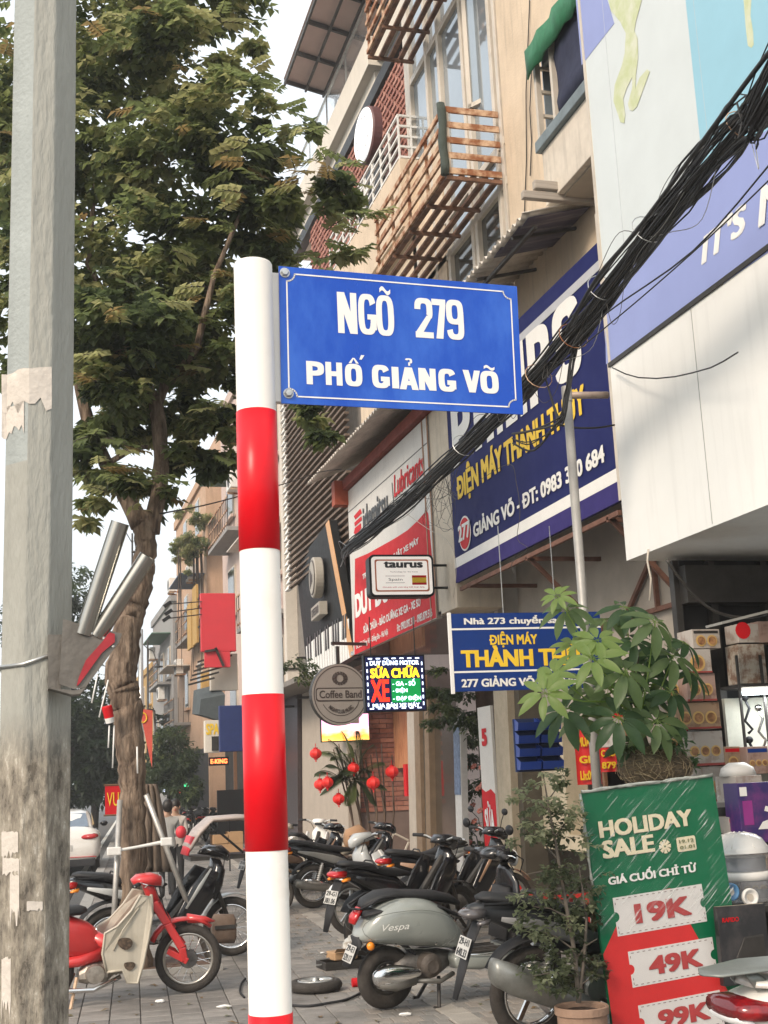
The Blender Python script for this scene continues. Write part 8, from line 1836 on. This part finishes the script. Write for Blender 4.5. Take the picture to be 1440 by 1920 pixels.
# cargo trike behind the moped: tarp, boxes
Yc = 16.8; A = PY(350,1620,Yc)
t = thing('cargo_cart', 'three wheeled cargo cart under a striped grey cover, behind the moped', 'cart', (A.x, Yc, 0)); w = PY(456,1620,Yc).x-A.x; z0_ = PY(400,1605,Yc).z; zt_ = PY(400,1540,Yc).z
m_ = MB(); m_.bx(.05,w+.5,0,.8,z0_-.05,z0_); obj('bed', m_, M_dsteel, t)
m_ = MB(); m_.loft([(.05,z0_+.10,40,.40,.05,.4),(.18,z0_+.30,30,.42,.05,.4),(.35,zt_+.02,5,.42,.04,.4),(w,zt_+.03,0,.42,.04,.4),(w+.5,zt_-.02,-10,.42,.04,.4)], n=14); obj('cover', m_, mat('grey_pink_cover', (.40,.34,.31), .5, var=.2, scale=3, stretch=(1,1,9)), t, smooth=True)
m_ = MB(); m_.bar((.30,-.01,zt_-.03),(w,-.03,z0_+.02),.03,.03); m_.bar((.55,-.02,zt_),(.55,-.02,z0_-.2),.015,.015,up=(0,1,0)); obj('strap', m_, M_black, t)
m_ = MB(); m_.loft([(.02,z0_+.02,80,.38,.03,.4),(.1,z0_+.25,70,.38,.03,.4)], n=10); obj('red_end', m_, M_redf, t, smooth=True)
for x in (.15, w+.4): wheel(t, x, .26, .03, y=.03, spokes=20, rim=M_steel)
m_ = MB(); m_.sphere((-.07,-.02,z0_+.32), (.07,.06,.08), 12, 8); obj('red_lamp', m_, M_redf, t, smooth=True)
for k, (a, b, c, d, s) in enumerate(((400,428,1566,1583,'upper left'),(429,456,1560,1582,'upper right'),(402,456,1584,1600,'lower wide'))):
    carton('brown_carton', s+' brown carton on the covered cargo cart', 'box', a, b, c, d, Yc-.03, .3, M_card, 'cartons on the cargo cart')
# pannier bag on the bike behind the moped
c = PY(420,1740,11.4); t = thing('saddle_bag', 'worn brown bag hanging on the bike behind the red moped', 'bag', c); m_ = MB(); m_.loft([(-.10,0,0,.05,.09),(-.08,0,0,.07,.12),(.08,-.01,0,.07,.12),(.10,-.01,0,.05,.08)], n=12, e=5); obj('bag', m_, mat('brown_leather', (.15,.10,.07), .7, var=.3), t, smooth=True); m_ = MB(); m_.bx(-.09,.09,-.085,-.07,.0,.03); obj('strap', m_, M_dsteel, t)

# ================================================================== WHITE CAR
Yc = 30.6; cR = PY(189,1600,Yc).x
t = thing('white_car', 'white sedan driving away, half hidden by the concrete pole', 'car', (cR-.9, Yc, -.13), R(87))
M_car = mat('car_white', (.72,.70,.66), .2, var=.02, coat=.9)
m_ = MB(); m_.loft([(-.06,.55,0,.74,.16),(0,.62,0,.84,.34),(.12,.66,0,.88,.42),(.6,.66,0,.9,.42),(2.5,.64,0,.91,.40),(3.9,.58,0,.88,.34),(4.4,.5,0,.78,.24),(4.5,.48,0,.6,.15)], n=24, e=4); obj('body', m_, M_car, t, smooth=True)
m_ = MB(); m_.loft([(.35,1.02,0,.72,.06),(.8,1.16,0,.68,.20),(1.5,1.24,0,.66,.24),(2.4,1.23,0,.66,.22),(3.1,1.03,0,.72,.06)], n=20, e=3.4); obj('cabin', m_, M_car, t, smooth=True)
m_ = MB(); m_.add([(.30,.62,1.07),(.30,-.62,1.07),(.86,-.55,1.37),(.86,.55,1.37)], [(0,1,2,3)]); obj('rear_window', m_, mat('car_rear_glass', (.16,.2,.25), .05, spec=1, metal=.3), t)
for s in (-1, 1):
    m_ = MB(); m_.loft([(-.055,.84,0,.16,.045,s*.62),(.03,.86,0,.17,.06,s*.68)], n=12); obj('tail_light', m_, M_tail, t, smooth=True)
    m_ = MB(); m_.sphere((2.75,s*.98,1.08), (.08,.1,.07), 10, 6); obj('wing_mirror', m_, M_gblack, t, smooth=True)
    m_ = MB(); m_.add([(.8,s*.705,1.08),(2.9,s*.745,1.07),(2.4,s*.67,1.36),(1.1,s*.66,1.38)], [(0,1,2,3)]); obj('side_window', m_, M_dglass, t)
    for x in (.85, 3.55): wheel(t, x, .32, .1, y=s*.78, cast=7)
m_ = MB(); m_.bx(-.06,.1,-.78,.78,.2,.36); obj('bumper_lower', m_, M_blackm, t, bevel=.02)
m_ = MB(); m_.bx(-.075,-.05,-.26,.26,.55,.68); pl_ = obj('licence_plate', m_, M_plate_w, t); m_ = MB(); m_.bx(-.08,-.05,-.8,.8,.40,.415); obj('red_reflector', m_, M_tail, t)

# ================================================================== BANNERS AND FLAGS DOWN THE STREET
A = PY(262,1450,20); t = thing('street_banner', 'tall orange red banner with a yellow emblem right of the tree trunk', 'banner', PY(264,1450,20)); 
mk = lambda x, y: (PY(x,y,20)-Vector(t.location))
m_ = MB(); m_.add([mk(262,1329), mk(286,1332), mk(285,1440), mk(272,1380)], [(0,1,2,3)]); o = obj('sheet', m_, mat('orange_red_cloth', (.62,.10,.07), .6, var=.1), t); s_ = o.modifiers.new('s','SOLIDIFY'); s_.thickness = .01
m_ = MB(); m_.tube([mk(268+7*math.cos(a), 1346+9*math.sin(a))+Vector((0,-.02,0)) for a in [2*PI*k/12 for k in range(13)]], .01, 4); obj('emblem', m_, M_yel, t)
A = PY(197,1529,19.5); B = PY(230,1471,19.5); t = thing('festive_banner', 'square red banner with yellow letters hanging left of the tree trunk', 'banner', A); w, h = B.x-A.x, B.z-A.z
m_ = MB(); m_.bx(0,w,0,.01,0,h); obj('sheet', m_, M_red, t); text('VUI', w*.1, h*.3, w*.9, h*.75, M_yel, t, y=-.01, bold=0.); m_ = MB(); m_.tube([(-.02,0,h),(w+.02,0,h)], .015, 6); obj('rod', m_, M_wood, t); m_ = MB(); m_.tube([(-.02,0,0),(w+.02,0,0)], .015, 6); obj('rod', m_, M_wood, t)
for k, (x, y, c_, s) in enumerate(((306,1478,'white','leftmost white one'),(318,1476,'white','right white one'),(332,1484,'red','lower red one'),(351,1476,'green','green one'))):
    m_ = MB(); m_.sphere((0,0,0), .16, 8, 6); e_ = {'white':E_w,'red':E_r,'green':emi('far_green', (.05,.8,.3), 1.2)}[c_]; p = PY(x,y,52); t = thing('far_lamp', 'tiny glowing shop lamp far down the street, '+s, 'lamp', p, 0, 'far glowing shop lamps'); obj('bulb', m_, e_, t); m_ = MB(); m_.tube([(0,0,.14),(0,0,.5)], .02, 4); obj('cord', m_, M_dsteel, t)

# ================================================================== PEOPLE
def person(label, loc, rz, h, shirt, pants, hair, arms, group=None, sit=False):
    k = h/1.7; V = [(0,0,.93),(0,0,1.12),(0,0.0,1.36),(0,.01,1.46),(0,.02,1.54),(0,.03,1.63)]; Rr = [(.145,.11),(.13,.10),(.15,.10),(.055,.055),(.07,.08),(.075,.09)]
    E = [(0,1),(1,2),(2,3),(3,4),(4,5)]
    for s in (-1, 1):
        b = len(V); V += [(s*.09,0,.88),(s*.10,.02,.50),(s*.10,-.02,.09),(s*.105,.12,.04)]; Rr += [(.09,.09),(.06,.06),(.042,.045),(.04,.028)]; E += [(0,b),(b,b+1),(b+1,b+2),(b+2,b+3)]
        b = len(V); a = arms[0 if s < 0 else 1]; V += [(s*.17,0,1.38)]+[(s*p[0],p[1],p[2]) for p in a]; Rr += [(.055,.055),(.042,.042),(.03,.03),(.038,.02)]; E += [(2,b),(b,b+1),(b+1,b+2),(b+2,b+3)]
    me = bpy.data.meshes.new('body'); me.from_pydata([(x*k,y*k,z*k) for x,y,z in V], E, []); o = bpy.data.objects.new('body_tmp', me); col.objects.link(o)
    sk = o.modifiers.new('sk','SKIN')
    for i, r_ in enumerate(Rr): me.skin_vertices[0].data[i].radius = (r_[0]*k, r_[1]*k)
    me.skin_vertices[0].data[0].use_root = True
    q = o.modifiers.new('su','SUBSURF'); q.levels = 2; q.render_levels = 2
    dg = bpy.context.evaluated_depsgraph_get(); nm = bpy.data.meshes.new_from_object(o.evaluated_get(dg)); bpy.data.objects.remove(o)
    M_sk = mat('skin', (.42,.26,.18), .6, var=.05)
    nm.materials.clear()
    for q in (shirt, pants, M_sk, M_blackm): nm.materials.append(q)
    for p in nm.polygons:
        c = p.center/k; p.use_smooth = True
        i = 0
        if c.z < .08: i = 3
        elif c.z < .90 and abs(c.x) < .2 and not (abs(c.x) > .165): i = 1
        if c.z > 1.435: i = 2
        p.material_index = i
    t = thing('person', label, 'person', loc, rz, group); b = bpy.data.objects.new('body', nm); col.objects.link(b); b.parent = t
    m_ = MB(); m_.sphere((0,.0,1.615*k), (.098*k,.10*k,.12*k), 16, 10); m_.v = [v for v in m_.v]; 
    hr = obj('hair', m_, hair, t, smooth=True); hr.location = (0,-.022*k,.02*k)
    if True:
        m_ = MB(); [m_.sphere((s*.03*k,.105*k,1.60*k), .010*k, 6, 4) for s in (-1,1)]; obj('eye', m_, M_ktext, t); m_ = MB(); m_.loft([(0,0,0,.01,.01),(.02,0,0,.008,.006)], n=6); nn = obj('nose', m_, M_sk, t); nn.location = (0,.105*k,1.575*k); nn.rotation_euler = (0,0,R(90)); m_ = MB(); m_.bx(-.022*k,.022*k,.098*k,.106*k,1.538*k,1.546*k); obj('mouth', m_, M_redf, t); m_ = MB(); [m_.sphere((s*.082*k,.02*k,1.59*k), (.012,.02,.028), 6, 4) for s in (-1,1)]; obj('ear', m_, M_sk, t)
    return t
down = [(.22,.0,1.12),(.24,.05,.88),(.24,.07,.80)]; fwd = [(.20,.02,1.12),(.16,.2,1.10),(.10,.28,1.14)]
M_sh = mat('pale_grey_shirt', (.42,.42,.40), .85, var=.06, bump=.2, bscale=12); M_sh2 = mat('cream_blouse', (.50,.46,.42), .85)
M_hair = mat('black_hair', (.015,.012,.010), .5)
person('person in a pale grey shirt seen from behind, left one of the two', Vector((PY(314,1560,20.5).x,20.5,0)), R(8), 1.47, M_sh, M_blackm, M_hair, (down, fwd))
person('person in a cream blouse facing the camera, right of the one in grey', Vector((PY(329,1560,21.3).x,21.3,0)), R(172), 1.47, M_sh2, M_blackm, M_hair, (fwd, down))
# fallen leaves and scraps
m_ = MB(); rd = random.Random(11)
for k in range(170):
    p = G(rd.uniform(-.5,4.3), rd.uniform(8.6,17), .006); a = rd.uniform(0,6.3); leaf(m_, p, Vector((math.cos(a), math.sin(a), .05)), Vector((0,0,1)), rd.uniform(.04,.1), rd.uniform(.012,.028))
obj('fallen_leaves', m_, mat('dry_leaf', (.16,.10,.045), .8, c2=(.10,.11,.05), scale=2), None, kind='stuff')
for k, (x, y, s_) in enumerate(((605,1790,'near the tool tray'),(300,1880,'in front of the red moped'),(760,1905,'below the retro scooter'),(420,1890,'left of the round post'))):
    p = PZ(x, y, 0); m_ = MB(); m_.sphere(p+Vector((0,0,.012)), (.03+.01*k,.02,.012), 8, 5); m_.v = [tuple(Vector(v)+rvec()*.004) for v in m_.v]; top('paper_scrap', m_, M_wtext, 'tiny crumpled paper scrap on the paving '+s_, 'litter', tuple(p), 'paper scraps on the paving')
# kerb stones of the tree pit
for k in range(4):
    A = PZ(245+40*k, 1836-7*k, 0); m_ = MB(); m_.box((0,0,.02), (.30,.08,.07), rot('Z', R(14))); top('pit_stone', m_, M_kerb, ('dark edging stone of the tree pit, '+('below the moped engine','second from the left','under the front wheel','nearest to the round post')[k]), 'edging stone', tuple(A), 'edging stones of the tree pit') if 0 else None
wallbox('pit_edge', M_kerb, tree, base.x-.55, base.x+.75, base.y-.62, base.y-.54, -.02, .05); wallbox('pit_soil', mat('soil', (.13,.08,.055)), tree, base.x-.5, base.x+.7, base.y-.54, base.y+.6, -.02, .012)

# ================================================================== AIR
hm = bpy.data.materials.new('pale_haze'); hm.use_nodes = True; hn = hm.node_tree; hn.nodes.clear()
ho = hn.nodes.new('ShaderNodeOutputMaterial'); hv = hn.nodes.new('ShaderNodeVolumePrincipled')
hv.inputs['Color'].default_value = (.95,.95,.95,1); hv.inputs['Density'].default_value = .0018; hv.inputs['Anisotropy'].default_value = .3
hn.links.new(hv.outputs[0], ho.inputs['Volume'])
m_ = MB(); m_.bx(-50, 60, -25, 320, -1.4, 23); obj('haze', m_, hm, None, kind='stuff')
